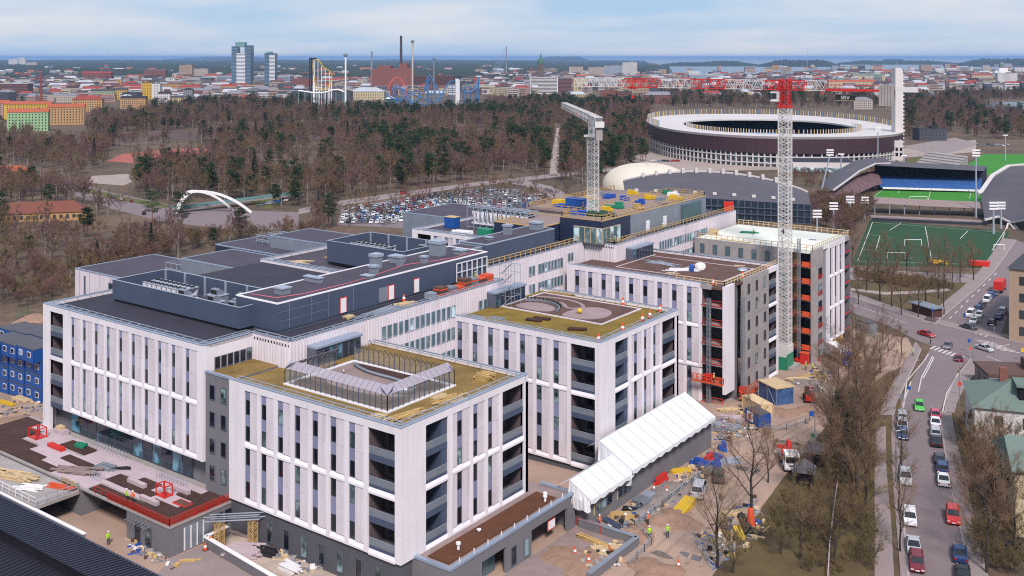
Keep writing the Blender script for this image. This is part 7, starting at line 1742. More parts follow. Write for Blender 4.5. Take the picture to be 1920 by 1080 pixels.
ONES = ' first second third fourth fifth sixth seventh eighth ninth'.split(' '); TEENS = 'tenth eleventh twelfth thirteenth fourteenth fifteenth sixteenth seventeenth eighteenth nineteenth'.split(); TENS = ['', '', 'twent', 'thirt', 'fort', 'fift', 'sixt', 'sevent', 'eight', 'ninet']
def ordw(n): return ONES[n] if n < 10 else TEENS[n-10] if n < 20 else TENS[n//10]+('ieth' if n % 10 == 0 else 'y-'+ONES[n % 10]) if n < 100 else 'last'
TODO = {}
def later(key, u, o, fmt): TODO.setdefault(key, []).append((u, o, fmt))
for i, (d, x, y, u, v) in enumerate(pine_single):
 V = rg.choice(PINES+PINES[:2]+PINES[3:]); s_ = rg.uniform(.85, 1.3)*(.65 if d < 420 else 1); o = tree(V, x, y, s_, rg.uniform(0, 6.28), 'tree', 'evergreens in the wood'); later((V['kind'], side(u)), u, o, '%s dark green '+V['kind']+' from the left '+side(u))
for i, (d, x, y, u, v) in enumerate(bare_single):
 V = rg.choice(FAR); s_ = rg.uniform(.5, .85) if d < 520 else rg.uniform(.7, 1.05); o = tree(V, x, y, s_, rg.uniform(0, 6.28), 'tree', 'bare trees in the wood'); cw_ = {'twig': 'purple brown', 'twig2': 'olive brown', 'twig3': 'red brown', 'twigb': 'yellowish'}[V['mc']]+' '+V['kind']; later((cw_, side(u)), u, o, '%s '+cw_+' from the left '+side(u))
for key, L_ in TODO.items():
 for i, (u, o, fmt) in enumerate(sorted(L_, key=lambda q: q[0])): o['label'] = fmt % ordw(i+1)
def scatter(name, pts, variants, label, s0, s1, seed):
 rg = random.Random(seed); colx = bpy.data.collections.new(name+'_kinds')
 for i, V in enumerate(variants):
  b = MB(); b.v = V['T'].v+V['C'].v; k = len(V['T'].v); b.f = V['T'].f+[tuple(k+j for j in f) for f in V['C'].f]; b.m = [0]*len(V['T'].f)+[1]*len(V['C'].f)
  colx.objects.link(bpy.data.objects.new('%s_kind_%02d' % (name, i), b.mesh(name, [M[V['mt']], M[V['mc']]])))
 me = bpy.data.meshes.new(name); me.from_pydata([(x, y, gz(x, y)) for _, x, y, _, _ in pts], [], []); n = len(pts)
 for nm, ty, vals in (('siz', 'FLOAT', [rg.uniform(s0, s1) for _ in range(n)]), ('rot', 'FLOAT', [rg.uniform(0, 6.28) for _ in range(n)]), ('idx', 'INT', [rg.randrange(len(variants)) for _ in range(n)])):
  at = me.attributes.new(nm, ty, 'POINT'); at.data.foreach_set('value', vals)
 o = link(name, me); ng = bpy.data.node_groups.new(name, 'GeometryNodeTree'); ng.interface.new_socket('Geometry', in_out='INPUT', socket_type='NodeSocketGeometry'); ng.interface.new_socket('Geometry', in_out='OUTPUT', socket_type='NodeSocketGeometry')
 N = ng.nodes.new; k = ng.links.new; gi = N('NodeGroupInput'); go = N('NodeGroupOutput'); ip = N('GeometryNodeInstanceOnPoints'); ci = N('GeometryNodeCollectionInfo')
 ci.inputs['Collection'].default_value = colx; ci.inputs['Separate Children'].default_value = True; ci.inputs['Reset Children'].default_value = True; ip.inputs['Pick Instance'].default_value = True
 def attr(nm, ty): a = N('GeometryNodeInputNamedAttribute'); a.data_type = ty; a.inputs['Name'].default_value = nm; return a.outputs['Attribute']
 cx = N('ShaderNodeCombineXYZ'); k(attr('rot', 'FLOAT'), cx.inputs['Z']); k(cx.outputs[0], ip.inputs['Rotation'])
 cs = N('ShaderNodeCombineXYZ'); sa = attr('siz', 'FLOAT')
 for a in 'XYZ': k(sa, cs.inputs[a])
 k(cs.outputs[0], ip.inputs['Scale']); k(attr('idx', 'INT'), ip.inputs['Instance Index']); k(gi.outputs[0], ip.inputs['Points']); k(ci.outputs[0], ip.inputs['Instance']); k(ip.outputs[0], go.inputs[0])
 o.modifiers.new('scatter', 'NODES').node_group = ng; return tag(o, label, 'wood', kind='stuff')
scatter('bare_woods', bareP[225:], FAR, 'mass of leafless purple brown trees between the site and the town', .5, 1.2, 1)
scatter('pine_woods', pineP[230:], PINES+PINES[:2]+PINES[3:], 'mass of dark evergreens among the bare wood', .85, 1.35, 2)
nt_ = [(1590, 720, 0, 1.1, 'tall bare tree behind the box lorry verge'), (1630, 820, 2, 1.1, 'spreading bare tree above the footpath'), (1618, 880, 1, 1.1, 'bare tree with many thin limbs by the footpath'), (1595, 965, 2, 1.1, 'broad low bare tree on the grass verge'), (1560, 850, 1, 1.0, 'bare tree just right of the dark huts'), (1625, 1000, 1, 1.0, 'bare tree at the footpath edge near the bottom'), (1605, 690, 2, 1.0, 'bare bushy tree beside the stacked boards'), (1408, 985, 0, 1.0, 'bare tree with orange guard round its trunk in the site yard'), (1345, 1065, 1, .95, 'forked bare tree at the bottom edge of the yard'), (1440, 905, 1, .7, 'thin bare tree just right of the one with the orange guard'), (1490, 925, 1, .6, 'slender bare tree beside the red and white truck'), (1525, 925, 2, .7, 'small bare tree by the dark huts'), (1586, 890, 0, 1.25, 'big dark trunked tree at the footpath verge'), (1605, 930, 0, 1.2, 'big leaning tree beside the footpath'), (1575, 905, 2, 1.1, 'broad bare tree behind the pipe railing'), (1600, 800, 0, 1.15, 'tall bare tree left of the parked car row'), (1570, 770, 2, 1.1, 'bushy bare tree in the verge by the pine'), (1625, 765, 1, 1.1, 'tall twiggy tree at the street corner verge'), (1650, 700, 0, 1.1, 'bare tree near the zebra crossing'), (1665, 668, 2, 1.05, 'bushy bare tree by the red car at the junction'), (1690, 665, 1, .95, 'rounded bare tree at the junction corner'), (1640, 730, 2, 1.1, 'wide bare tree above the verge'), (1685, 705, 2, .8, 'low twiggy tree near the street bend'), (1655, 640, 0, .9, 'bare tree by the site office kiosk'), (1612, 745, 2, .9, 'dense bare tree behind the box truck'),
       (1685, 960, 1, .75, 'thin street tree between parked cars, nearer'), (1690, 880, 1, .75, 'thin street tree between parked cars, farther'), (1688, 1035, 1, .75, 'thin street tree at the bottom of the street'), (1565, 1060, 2, .9, 'bare tree leaning over the verge at the bottom'), (1500, 1050, 1, .8, 'slim bare tree left of the railing at the bottom'), (1465, 1040, 3, 1.0, 'budding shrub left of the railing'), (1520, 1000, 3, 1.0, 'budding shrub beside the dark huts'), (1375, 1075, 3, 1.1, 'red brown shrub at the bottom of the yard'), (1610, 1010, 3, .9, 'budding shrub on the grassy verge'), (1635, 1060, 3, .8, 'low shrub beside the footpath'), (1480, 985, 3, .8, 'low budding shrub in front of the timber'),
       (1845, 1010, 0, 1.0, 'dark bare tree in front of the cream house'), (1870, 960, 2, 1.0, 'twiggy tree before the cream house windows'), (1840, 900, 3, 1.3, 'tall red brown shrub beside the pavement'), (1868, 880, 2, .9, 'red brown tree before the green roofed house'), (1895, 905, 3, 1.4, 'budding shrub under the green roofed house'), (1820, 840, 3, 1.0, 'shrub at the corner of the green roofed house'), (1850, 1075, 0, .9, 'bare tree at the bottom right corner'), (1900, 1060, 2, 1.1, 'dense bare tree at the right edge'), (1825, 955, 2, .8, 'thin tree along the right pavement'), (1880, 820, 3, 1.0, 'pale budding shrub at the house wall'), (1910, 850, 2, .8, 'bare tree against the white house wall')]
for u, v, k, s_, l in nt_:
 p = plan(u, v); tree(NEAR[k], p.x, p.y, s_*(.62 if v < 750 and 1580 < u < 1700 else 1.1 if u < 1700 and k < 3 and s_ > .85 else 1), rg.uniform(0, 6.28), l)
for u, v, s_, l in [(1584, 852, .85, 'round dark pine in the verge beside the site'), (1918, 985, .8, 'dark pine at the right edge of the view'), (285, 425, .9, 'dark pine behind the low service block'), (340, 440, 1.0, 'tall pine left of the teal windowed block')]:
 p = plan(u, v); tree(PINES[3 if u > 1000 else 1], p.x, p.y, s_, 1.0, l)
gp = plan(1408, 985); og = empty('tree_guard', gp, 'orange boards wrapped round the yard tree trunk', 'tree guard'); MB().lathe([(.62, 0), (.42, 2.3), (.34, 2.5)], 9, c=tuple(gp)).build('boards', M['orange'], og)
pk = [(1598, 492, 1), (1625, 545, 0), (1650, 565, 0), (1672, 575, 1), (1690, 590, 2), (1735, 575, 0), (1760, 560, 0), (1785, 545, 2), (1722, 595, 1), (1640, 520, 1), (1700, 522, 0), (1740, 520, 1), (1662, 500, 1), (1800, 530, 2), (1770, 590, 1), (1610, 570, 2), (1825, 525, 1), (1770, 522, 0), (1680, 515, 2)]
for i, (u, v, k) in enumerate(pk):
 p = plan(u, v); tree(NEAR[k], p.x, p.y, rg.uniform(.85, 1.1), rg.uniform(0, 6.28), '%s bare tree counted from the left in the small park by the lower pitch' % (ordn+['thirteenth', 'fourteenth', 'fifteenth', 'sixteenth', 'seventeenth', 'eighteenth', 'nineteenth'])[sorted(pk).index((u, v, k))], 'bare trees of the small park')
def scrub(name, label, area, n, V, s0, s1, seed, dlim=None):
 r_ = random.Random(seed); P = uvp(area); xs = [p[0] for p in P]; ys = [p[1] for p in P]; pts = []
 while len(pts) < n:
  x = r_.uniform(min(xs), max(xs)); y = r_.uniform(min(ys), max(ys))
  if inside(x, y, P): pts.append((0, x, y, 0, 0))
 return scatter(name, pts, V, label, s0, s1, seed)
scrub('hedge', 'low red brown hedges in the small park', [(1600, 512), (1640, 517), (1780, 535), (1790, 545), (1700, 540), (1610, 527)], 170, [NEAR[3]], .28, .4, 5)
scrub('scrub', 'leafless scrub on the slope beside the ice hall', [(1510, 420), (1520, 385), (1600, 395), (1640, 405), (1620, 420), (1590, 450)], 90, [FAR[0], FAR[2], FAR[5]], .4, .75, 6)
scrub('bushes', 'brown bushes on the bank below the oval stadium', [(1460, 340), (1480, 322), (1560, 305), (1690, 300), (1700, 318), (1600, 335), (1540, 355)], 260, [FAR[4], FAR[2]], .2, .4, 7)
scrub('undergrowth', 'tangled undergrowth in the verge between site and footpath', [(1500, 1080), (1540, 880), (1560, 760), (1600, 720), (1640, 690), (1640, 800), (1640, 1080)], 210, [NEAR[3], NEAR[3]], .14, .42, 8)
scrub('undergrowth', 'twiggy undergrowth along the right margin', [(1835, 1080), (1812, 900), (1805, 830), (1900, 850), (1930, 1080)], 55, [NEAR[3]], .3, .7, 9)
scrub('undergrowth', 'brown scrub around the rear service blocks', [(0, 560), (60, 520), (150, 505), (300, 470), (420, 445), (600, 435), (620, 445), (400, 460), (140, 540), (60, 590)], 160, [FAR[2], FAR[4]], .3, .6, 10)
cpt = [(655, 424), (690, 414), (720, 425), (742, 408), (760, 396), (785, 402), (800, 382), (830, 398), (860, 390), (870, 372), (905, 386), (925, 368), (945, 384), (960, 376), (985, 392), (975, 366), (1000, 384), (1015, 392), (890, 400), (700, 396), (668, 404), (1040, 384), (1062, 380)]
for i, (u, v) in enumerate(cpt):
 p = plan(u, v); tree(FAR[i % 3 if i % 4 else 5], p.x, p.y, .68+.04*(i % 7), i*1.3, '%s bare tree from the left standing in the crowded car park' % ordw(sorted(cpt).index((u, v))+1), 'bare trees in the car park')
# ================================================================== vehicles
M['carp'] = mat('car_paint', (1, 1, 1), .28, .02, objcol=True, coords='obj', spec=.6); M['carg'] = mat('car_glass', (.015, .018, .024), .08, .1, spec=.8); M['lamp'] = mat('lamp_glass', (.6, .6, .58), .2, .05); M['tail'] = mat('tail_lamp', (.35, .01, .01), .3, .05); M['hub'] = mat('wheel_hub', (.3, .3, .32), .4, .05)
def hull(b, prof, w, inset, zi, m=0):
 n = len(prof); vs = []
 for s_ in (-1, 1): vs += [(x, s_*(w/2-(inset if z > zi else (.04 if z < .4 else 0))), z) for x, z in prof]
 b.add(vs, [tuple(range(n)), tuple(reversed(range(n, 2*n)))]+[(i, i+n, (i+1) % n+n, (i+1) % n) for i in range(n)], m)
def car_parts(kind):
 Ln, W, H = {'hatch': (4.2, 1.78, 1.48), 'sedan': (4.7, 1.82, 1.44), 'estate': (4.7, 1.82, 1.5), 'van': (4.9, 1.92, 1.95), 'suv': (4.5, 1.88, 1.68)}[kind]; h2 = Ln/2; bz = H*.60
 P = {}
 b = MB(); nose = h2-(.55 if kind == 'van' else 1.15)
 hull(b, [(-h2+.05, .28), (h2-.05, .28), (h2, .45), (h2-.04, bz*.80), (nose, bz*1.0), (-h2+(.75 if kind == 'sedan' else .1), bz*1.03), (-h2+.02, bz*.95), (-h2, .5)], W, .06, bz*.7); P['body'] = (b, 'carp')
 rear = -h2+(.85 if kind == 'sedan' else .18); rt0 = rear+(.75 if kind == 'sedan' else .45 if kind == 'hatch' else .2); rt1 = nose-(.75 if kind != 'van' else .9)
 b = MB(); vs = []
 for s_ in (-1, 1): vs += [(rear, s_*(W/2-.09), bz), (nose-.02, s_*(W/2-.09), bz), (rt1, s_*(W/2-.24), H-.05), (rt0, s_*(W/2-.24), H-.05)]
 b.add(vs, [(0, 1, 2, 3), (7, 6, 5, 4), (1, 5, 6, 2), (0, 3, 7, 4), (3, 2, 6, 7)]); P['windows'] = (b, 'carg')
 b = MB(); b.add([(rt0-.02, -W/2+.22, H-.05), (rt1+.03, -W/2+.22, H-.05), (rt1+.03, W/2-.22, H-.05), (rt0-.02, W/2-.22, H-.05), (rt0+.1, -W/2+.34, H), (rt1-.1, -W/2+.34, H), (rt1-.1, W/2-.34, H), (rt0+.1, W/2-.34, H)], [(3,2,1,0), (4,5,6,7), (0,1,5,4), (1,2,6,5), (2,3,7,6), (3,0,4,7)])
 for s_ in (-1, 1):
  b.beam((nose-.02, s_*(W/2-.08), bz), (rt1, s_*(W/2-.23), H-.04), .07, .07); b.beam((rear, s_*(W/2-.08), bz), (rt0, s_*(W/2-.23), H-.04), .12, .07)
  xm = (rt0+rt1)/2-.1; b.beam((xm, s_*(W/2-.08), bz), (xm, s_*(W/2-.22), H-.04), .09, .05)
 P['roof'] = (b, 'carp')
 for nm, x, s_ in (('f', h2-.82, 1), ('f', h2-.82, -1), ('r', -h2+.8, 1), ('r', -h2+.8, -1)): P.setdefault('wheels', []).append((x, s_*(W/2-.08)))
 P['lamps'] = [(h2-.04, s_*(W/2-.28), bz*.66) for s_ in (-1, 1)]; P['tails'] = [(-h2+.03, s_*(W/2-.22), bz*.8) for s_ in (-1, 1)]
 P['plate'] = (h2+.0, 0, .48)
 return P
def make_car(kind):
 P = car_parts(kind); o = empty('car', (0, 0, 0))
 for k in ('body', 'windows', 'roof'): P[k][0].build(k, M[P[k][1]], o, local=True)
 wm_ = fmesh('wheel', lambda: MB().tube((0, -.1, 0), (0, .1, 0), .33, .33, 12).mesh('wheel', M['black'])); hm = fmesh('hub', lambda: MB().tube((0, -.115, 0), (0, .115, 0), .19, .19, 8).mesh('hub', M['hub']))
 for x, y in P['wheels']: w = link('wheel', wm_, o, (x, y, .33), local=True); link('hub', hm, w, local=True)
 for p in P['lamps']: link('headlight', fmesh('hl', lambda: MB().box(-.12, -.2, -.07, .06, .2, .07).mesh('headlight', M['lamp'])), o, p, local=True)
 for p in P['tails']: link('tail_light', fmesh('tl', lambda: MB().box(-.05, -.14, -.12, .06, .14, .12).mesh('tail_light', M['tail'])), o, p, local=True)
 link('number_plate', fmesh('np', lambda: MB().box(-.02, -.26, -.06, .03, .26, .06).mesh('number_plate', M['wpaint'])), o, P['plate'], local=True)
 return o
def car_merged(kind):
 P = car_parts(kind); b = MB()
 for k, m_ in (('body', 0), ('windows', 1), ('roof', 0)): b.add(P[k][0].v, P[k][0].f, m_)
 for x, y in P['wheels']: b.tube((x, y-.1, .33), (x, y+.1, .33), .33, .33, 6, 2)
 return b.mesh('car', [M['carp'], M['carg'], M['black']])
CARC = {'silver': (.42, .43, .46), 'white': (.75, .75, .76), 'black': (.015, .015, .018), 'dark blue': (.02, .045, .14), 'red': (.42, .02, .02), 'grey': (.14, .145, .16), 'green': (.06, .48, .05), 'bright red': (.6, .03, .03), 'pink red': (.55, .06, .12), 'dark grey': (.05, .052, .06), 'orange': (.55, .13, .02), 'blue': (.03, .11, .38), 'dark red': (.16, .015, .025), 'pale blue': (.3, .4, .5), 'yellow': (.5, .36, .04)}
CARS = {k: make_car(k) for k in ('hatch', 'sedan', 'estate', 'van', 'suv')}; used_c = set()
def colour(o, c):
 o.color = (*c, 1)
 for ch in o.children: colour(ch, c)
def car(kind, colr, u, v, heading, label, group='cars on the streets'):
 o = CARS[kind] if kind not in used_c else copy_tree(CARS[kind])
 used_c.add(kind); p = plan(u, v); o.location = (p.x, p.y, gz(p.x, p.y)+.055); o.rotation_euler = (0, 0, heading); colour(o, CARC[colr]); tag(o, label, 'car', group); return o
SD = math.atan2(*(lambda a, b_: (b_.y-a.y, b_.x-a.x))(plan(1700, 1000), plan(1688, 860)))   # direction up the street
SD2 = math.atan2(*(lambda a, b_: (b_.y-a.y, b_.x-a.x))(plan(1790, 960), plan(1768, 800)))
XD = math.atan2(*(lambda a, b_: (b_.y-a.y, b_.x-a.x))(plan(1660, 595), plan(1860, 655)))
UD = math.atan2(*(lambda a, b_: (b_.y-a.y, b_.x-a.x))(plan(1790, 600), plan(1870, 520)))
PI = math.pi
for a in [('estate', 'silver', 1692, 790, SD+PI, 'silver estate car with open door at the top of the left parked row'), ('suv', 'silver', 1692, 805, SD+PI, 'second silver car in the left parked row'), ('hatch', 'dark blue', 1693, 820, SD+PI, 'dark blue hatchback in the left parked row'),
          ('suv', 'silver', 1698, 903, SD+PI, 'silver people carrier parked alone on the left of the street'), ('estate', 'white', 1706, 977, SD+PI, 'pale dappled car parked under a street tree'), ('sedan', 'silver', 1713, 1030, SD+PI, 'silver car near the bottom of the left row'), ('estate', 'dark red', 1719, 1062, SD+PI, 'dark maroon car at the bottom of the left row'),
          ('hatch', 'green', 1724, 767, SD2+PI, 'bright green hatchback driving down the street'), ('hatch', 'pink red', 1754, 781, SD2, 'pink red hatchback at the top of the right parked row'), ('sedan', 'white', 1754, 797, SD2, 'white car second in the right parked row'), ('estate', 'silver', 1754, 815, SD2, 'silver car third in the right parked row'), ('sedan', 'black', 1756, 833, SD2, 'black car fourth in the right parked row'),
          ('hatch', 'dark grey', 1762, 866, SD2, 'dark grey car parked above the blue one'), ('suv', 'dark blue', 1767, 884, SD2, 'dark blue car between a grey and a white one'), ('sedan', 'white', 1769, 905, SD2, 'white car parked below the dark blue one'), ('suv', 'bright red', 1787, 975, SD2+PI, 'bright red car driving down the street'), ('sedan', 'dark blue', 1800, 1045, SD2, 'navy saloon near the bottom of the right side'), ('sedan', 'black', 1806, 1083, SD2, 'dark car cut off at the bottom edge'),
          ('sedan', 'red', 1737, 630, XD, 'red car turning at the junction'), ('sedan', 'grey', 1777, 652, XD-.9, 'grey saloon waiting at the zebra crossing'), ('sedan', 'silver', 1846, 657, XD, 'silver saloon crossing the junction'), ('hatch', 'dark red', 1798, 676, SD2, 'maroon hatchback leaving the junction'),
          ('sedan', 'dark grey', 1816, 617, XD+PI, 'dark grey saloon crossing the far zebra'), ('sedan', 'white', 1826, 605, UD+PI, 'white saloon queuing at the far zebra'), ('van', 'white', 1820, 593, UD+PI, 'white van parked at the start of the side street'), ('hatch', 'white', 1836, 594, UD+PI, 'white hatchback beside the white van'), ('estate', 'dark blue', 1833, 583, UD+PI, 'navy estate behind the white van'), ('sedan', 'dark grey', 1841, 576, UD+PI, 'dark saloon farther up the side street'), ('van', 'white', 1851, 566, UD+PI, 'white van half way up the side street'), ('hatch', 'blue', 1858, 558, UD+PI, 'blue hatchback up the side street'), ('sedan', 'grey', 1866, 553, UD+PI, 'grey saloon behind the red lorry'),
          ('hatch', 'black', 1860, 608, UD, 'black hatchback on the right of the side street'), ('sedan', 'dark blue', 1872, 598, UD, 'navy saloon on the right of the side street'), ('van', 'silver', 1880, 589, UD, 'silver van on the right of the side street'),
          ('van', 'silver', 1311, 927, UD+.25, 'silver van parked in the construction yard'), ('suv', 'dark grey', 1347, 899, UD+.4, 'grey car behind the yard tree branches'), ('sedan', 'dark grey', 1912, 1040, XD+PI, 'dark car beside the cream house at the right edge'),
          ('sedan', 'dark blue', 213, 372, 2.6, 'dark blue car on the far left road'), ('hatch', 'white', 227, 375, 2.6, 'white car behind the blue one on the far left road'), ('hatch', 'dark red', 246, 379, 2.6, 'red car on the far left road'), ('suv', 'black', 270, 402, 2.6, 'black car at the left road junction'), ('van', 'white', 63, 327, 2.5, 'white van at the far left road'), ('sedan', 'silver', 40, 322, 2.5, 'silver car near the far left end of the road'), ('van', 'red', 757, 364, UD, 'red van on the forest road'), ('van', 'white', 945, 362, .4, 'white camper van at the edge of the car park'), ('hatch', 'white', 1010, 366, .4, 'white hatchback on the access road'), ('suv', 'grey', 1028, 359, .4, 'grey car on the access road'), ('van', 'white', 1150, 320, UD, 'white van on the road beyond the small crane'), ('sedan', 'silver', 1010, 352, .4, 'silver car at the turn of the access road'), ('estate', 'grey', 1655, 513, 1.2, 'silver estate on the lower street by the pitch')]: car(*a)
for k in CARS:
 if k not in used_c: CARS[k].location = (0, 0, -300)
pm_ = {k: car_merged(k) for k in ('hatch', 'sedan', 'estate', 'suv', 'van')}
lot = uvp([(640, 418), (646, 394), (770, 374), (905, 355), (955, 356), (1028, 381), (1000, 404), (840, 427)]); rg = random.Random(4)
ang = R(36); ca, sa = math.cos(ang), math.sin(ang); cs = []
xs = [p[0]*ca+p[1]*sa for p in lot]; ys = [-p[0]*sa+p[1]*ca for p in lot]; row = 0; t = min(ys)+2
ckeys = ['silver', 'white', 'black', 'dark blue', 'grey', 'silver', 'white', 'dark grey', 'red', 'blue', 'pale blue', 'white', 'silver', 'grey', 'dark red', 'white']
while t < max(ys):
 s_ = min(xs)+1.5; n_ = 0
 while s_ < max(xs):
  x = s_*ca-t*sa; y = s_*sa+t*ca
  if inside(x, y, lot) and rg.random() < .93: cs.append((row, n_, x, y)); n_ += 1
  s_ += 2.62
 row += 1; t += (5.0 if row % 2 else 7.8)
SIL = [(600, 436), (640, 432), (700, 424), (780, 412), (860, 404), (960, 392), (1010, 386), (1100, 380)]
def uvof(x, y): d = depth(x, y); return 960+1925*(x*CC+y*SS)/d, 107+(CH-gz_d(d))*1925/d
vis = [q for q in cs if uvof(q[2], q[3])[1] < interp(uvof(q[2], q[3])[0], SIL)]
KN = {'hatch': 'hatchback', 'sedan': 'saloon', 'estate': 'estate', 'suv': 'crossover', 'van': 'van'}; ALLC = {(r_, n_): (rg.choice(('hatch', 'sedan', 'estate', 'suv', 'estate', 'van')), rg.choice(ckeys)) for r_, n_, x, y in cs}
vis.sort(key=lambda q: depth(q[2], q[3])); cs = vis[:296]; rest = vis[296:]
rows_ = sorted({q[0] for q in vis})
ordx = ordn+['thirteenth', 'fourteenth', 'fifteenth', 'sixteenth', 'seventeenth', 'eighteenth', 'nineteenth', 'twentieth']
def nb2(r_, n_): return '%s %s' % (ALLC[(r_, n_)][1], KN[ALLC[(r_, n_)][0]]) if (r_, n_) in ALLC else 'the row end'
sb_ = MB()
for r_, n_, x, y in cs+rest:
 kd, c = ALLC[(r_, n_)]; rzc = ang+PI/2*(1 if rg.random() < .5 else -1)+rg.uniform(-.04, .04)
 if (r_, n_, x, y) in rest:
  mm = Matrix.Translation((x, y, gz(x, y)+.05)) @ Matrix.Rotation(rzc, 4, 'Z'); P = car_parts(kd); sb_.add([mm @ Vector(v_) for v_ in P['body'][0].v], P['body'][0].f, 2+ckeys.index(c) % 6); sb_.add([mm @ Vector(v_) for v_ in P['windows'][0].v], P['windows'][0].f, 1); continue
 o = link('parked_car', pm_[kd], None, (x+rg.uniform(-.15, .15), y+rg.uniform(-.3, .3), gz(x, y)+.05), rzc)
 o.color = (*CARC[c], 1); tag(o, '%s %s between %s and %s, %s parking row' % (c, KN[kd], nb2(r_, n_-1), nb2(r_, n_+1), ordx[min(19, rows_.index(r_))]), 'car', 'cars in the crowded car park')
if rest: tag(sb_.build('parked_cars', [M['carp'], M['carg'], M['wpaint'], M['duct'], M['black'], M['navy'], M['greywall'], M['steel']]), 'farthest rows of cars in the crowded car park', 'cars', kind='stuff')
for i, (u, v) in enumerate([(1590+i*9, 298-(i % 3)*2) for i in range(7)]+[(1835+i*9, 272+(i % 2)*2) for i in range(7)]+[(1225+i*9, 303) for i in range(6)]+[(490+i*14, 386-i*3) for i in range(4)]):
 p = plan(u, v); kd = rg.choice(('hatch', 'sedan', 'estate')); c = rg.choice(ckeys); o = link('parked_car', pm_[kd], None, (p.x, p.y, p.z+.06), rg.uniform(0, 6.28)); o.color = (*CARC[c], 1); tag(o, 'tiny %s car, %s of the cars parked %s' % (c, ordn[i % 7], 'below the grandstand' if i < 7 else 'beyond the upper pitch' if i < 14 else 'before the oval stadium' if i < 20 else 'by the arched footbridge'), 'car', 'far parked cars')
def wheels(o, pts, r=.5):
 m_ = fmesh(('lw', r), lambda: MB().tube((0, -.15, 0), (0, .15, 0), r, r, 12).mesh('wheel', M['black']))
 for x, y in pts: link('wheel', m_, o, (x, y, r), local=True)
def lorry(label, u, v, rz, cab, box, bmt, crane=False, L_=7.5):
 p = plan(u, v); o = empty('lorry', (p.x, p.y, p.z+.05), label, 'lorry', None, rz)
 MB().box(-L_/2, -.9, .75, L_/2-.2, .9, 1.05).build('chassis', M['black'], o, local=True)
 b = MB(); x1 = L_/2; hull(b, [(x1-2.1, .6), (x1, .6), (x1+.05, 1.6), (x1-.15, 3.0), (x1-.5, 3.15), (x1-2.1, 3.15)], 2.4, .1, 1.7); b.build('cab', M[cab], o, local=True)
 MB().add([(x1+.07, -1.0, 1.75), (x1+.07, 1.0, 1.75), (x1-.12, .95, 2.75), (x1-.12, -.95, 2.75)], [(0, 1, 2, 3)]) ; b = MB(); b.box(x1-.1, -1.05, 1.7, x1+.06, 1.05, 2.65); b.box(x1-1.5, -1.22, 1.8, x1-.6, 1.22, 2.6); b.build('windscreen', M['carg'], o, local=True)
 if box:
  MB().box(-L_/2, -1.25, 1.06, L_/2-2.3, 1.25, 3.7).build('box_body', M[bmt], o, local=True)
 else:
  MB().box(-L_/2, -1.22, 1.06, L_/2-3.2, 1.22, 1.3).build('flatbed', M['duct'], o, local=True)
  b = MB(); b.box(-L_/2+3.6, -1.1, 1.3, -L_/2+4.4, 1.1, 2.6); b.beam((0, 0, 2.0), (-.2, .2, 3.7), .5, .5); b.beam((-.2, .2, 3.6), (-2.6, .5, 3.0), .45, .45); b.beam((-2.6, .5, 3.0), (-.4, -.4, 2.4), .4, .4); b.build('loader_crane', M['red'], o, local=True)
  MB().box(-L_/2, -1.22, 1.3, -L_/2+.1, 1.22, 1.9).build('tail_board', M['red'], o, local=True)
 wheels(o, [(x1-1.2, 1.05), (x1-1.2, -1.05), (-L_/2+1.2, 1.05), (-L_/2+1.2, -1.05), (-L_/2+2.4, 1.05), (-L_/2+2.4, -1.05)])
 for s_ in (-1, 1): MB().box(x1+.0, s_*.9-.2, .8, x1+.1, s_*.9+.2, 1.0).build('headlight', M['lamp'], o, local=True)
 MB().box(x1+.03, -.5, 1.2, x1+.09, .5, 1.4).build('grille', M['black'], o, local=True)
 return o
lorry('white lorry with red loader crane in the yard', 1478, 872, SD+PI+.25, 'wpaint', False, 'red')
lorry('box lorry with blue cab and white body by the bare concrete wing', 1576, 680, SD+PI+.55, 'blue', True, 'wpaint', L_=8.5)
lorry('red box lorry parked at the top of the side street', 1875, 546, UD, 'red', True, 'red', L_=9)
def telehandler(label, u, v, rz, mt):
 p = plan(u, v); o = empty('loader', (p.x, p.y, p.z), label, 'loader', 'site machines', rz); MB().box(-2.2, -.9, .7, 1.6, .9, 1.4).build('chassis', M[mt], o, local=True)
 MB().box(-.7, .1, 1.4, .8, .95, 2.6).build('cab', M['carg'], o, local=True); b = MB(); b.beam((-2.0, -.4, 1.9), (3.4, -.4, 1.5), .5, .55); b.box(3.2, -.9, .2, 3.6, .5, 1.6); b.build('boom', M[mt], o, local=True); wheels(o, [(1.2, 1.0), (1.2, -1.0), (-1.6, 1.0), (-1.6, -1.0)], .6); return o
telehandler('orange red loader beside the blue scaffold', 1518, 752, UD+.4, 'red'); telehandler('yellow excavator at the edge of the lower pitch', 1755, 497, .4, 'yellow')
ex = telehandler('orange excavator arm at the left end of the access bridge', 14, 905, 1.0, 'orange')
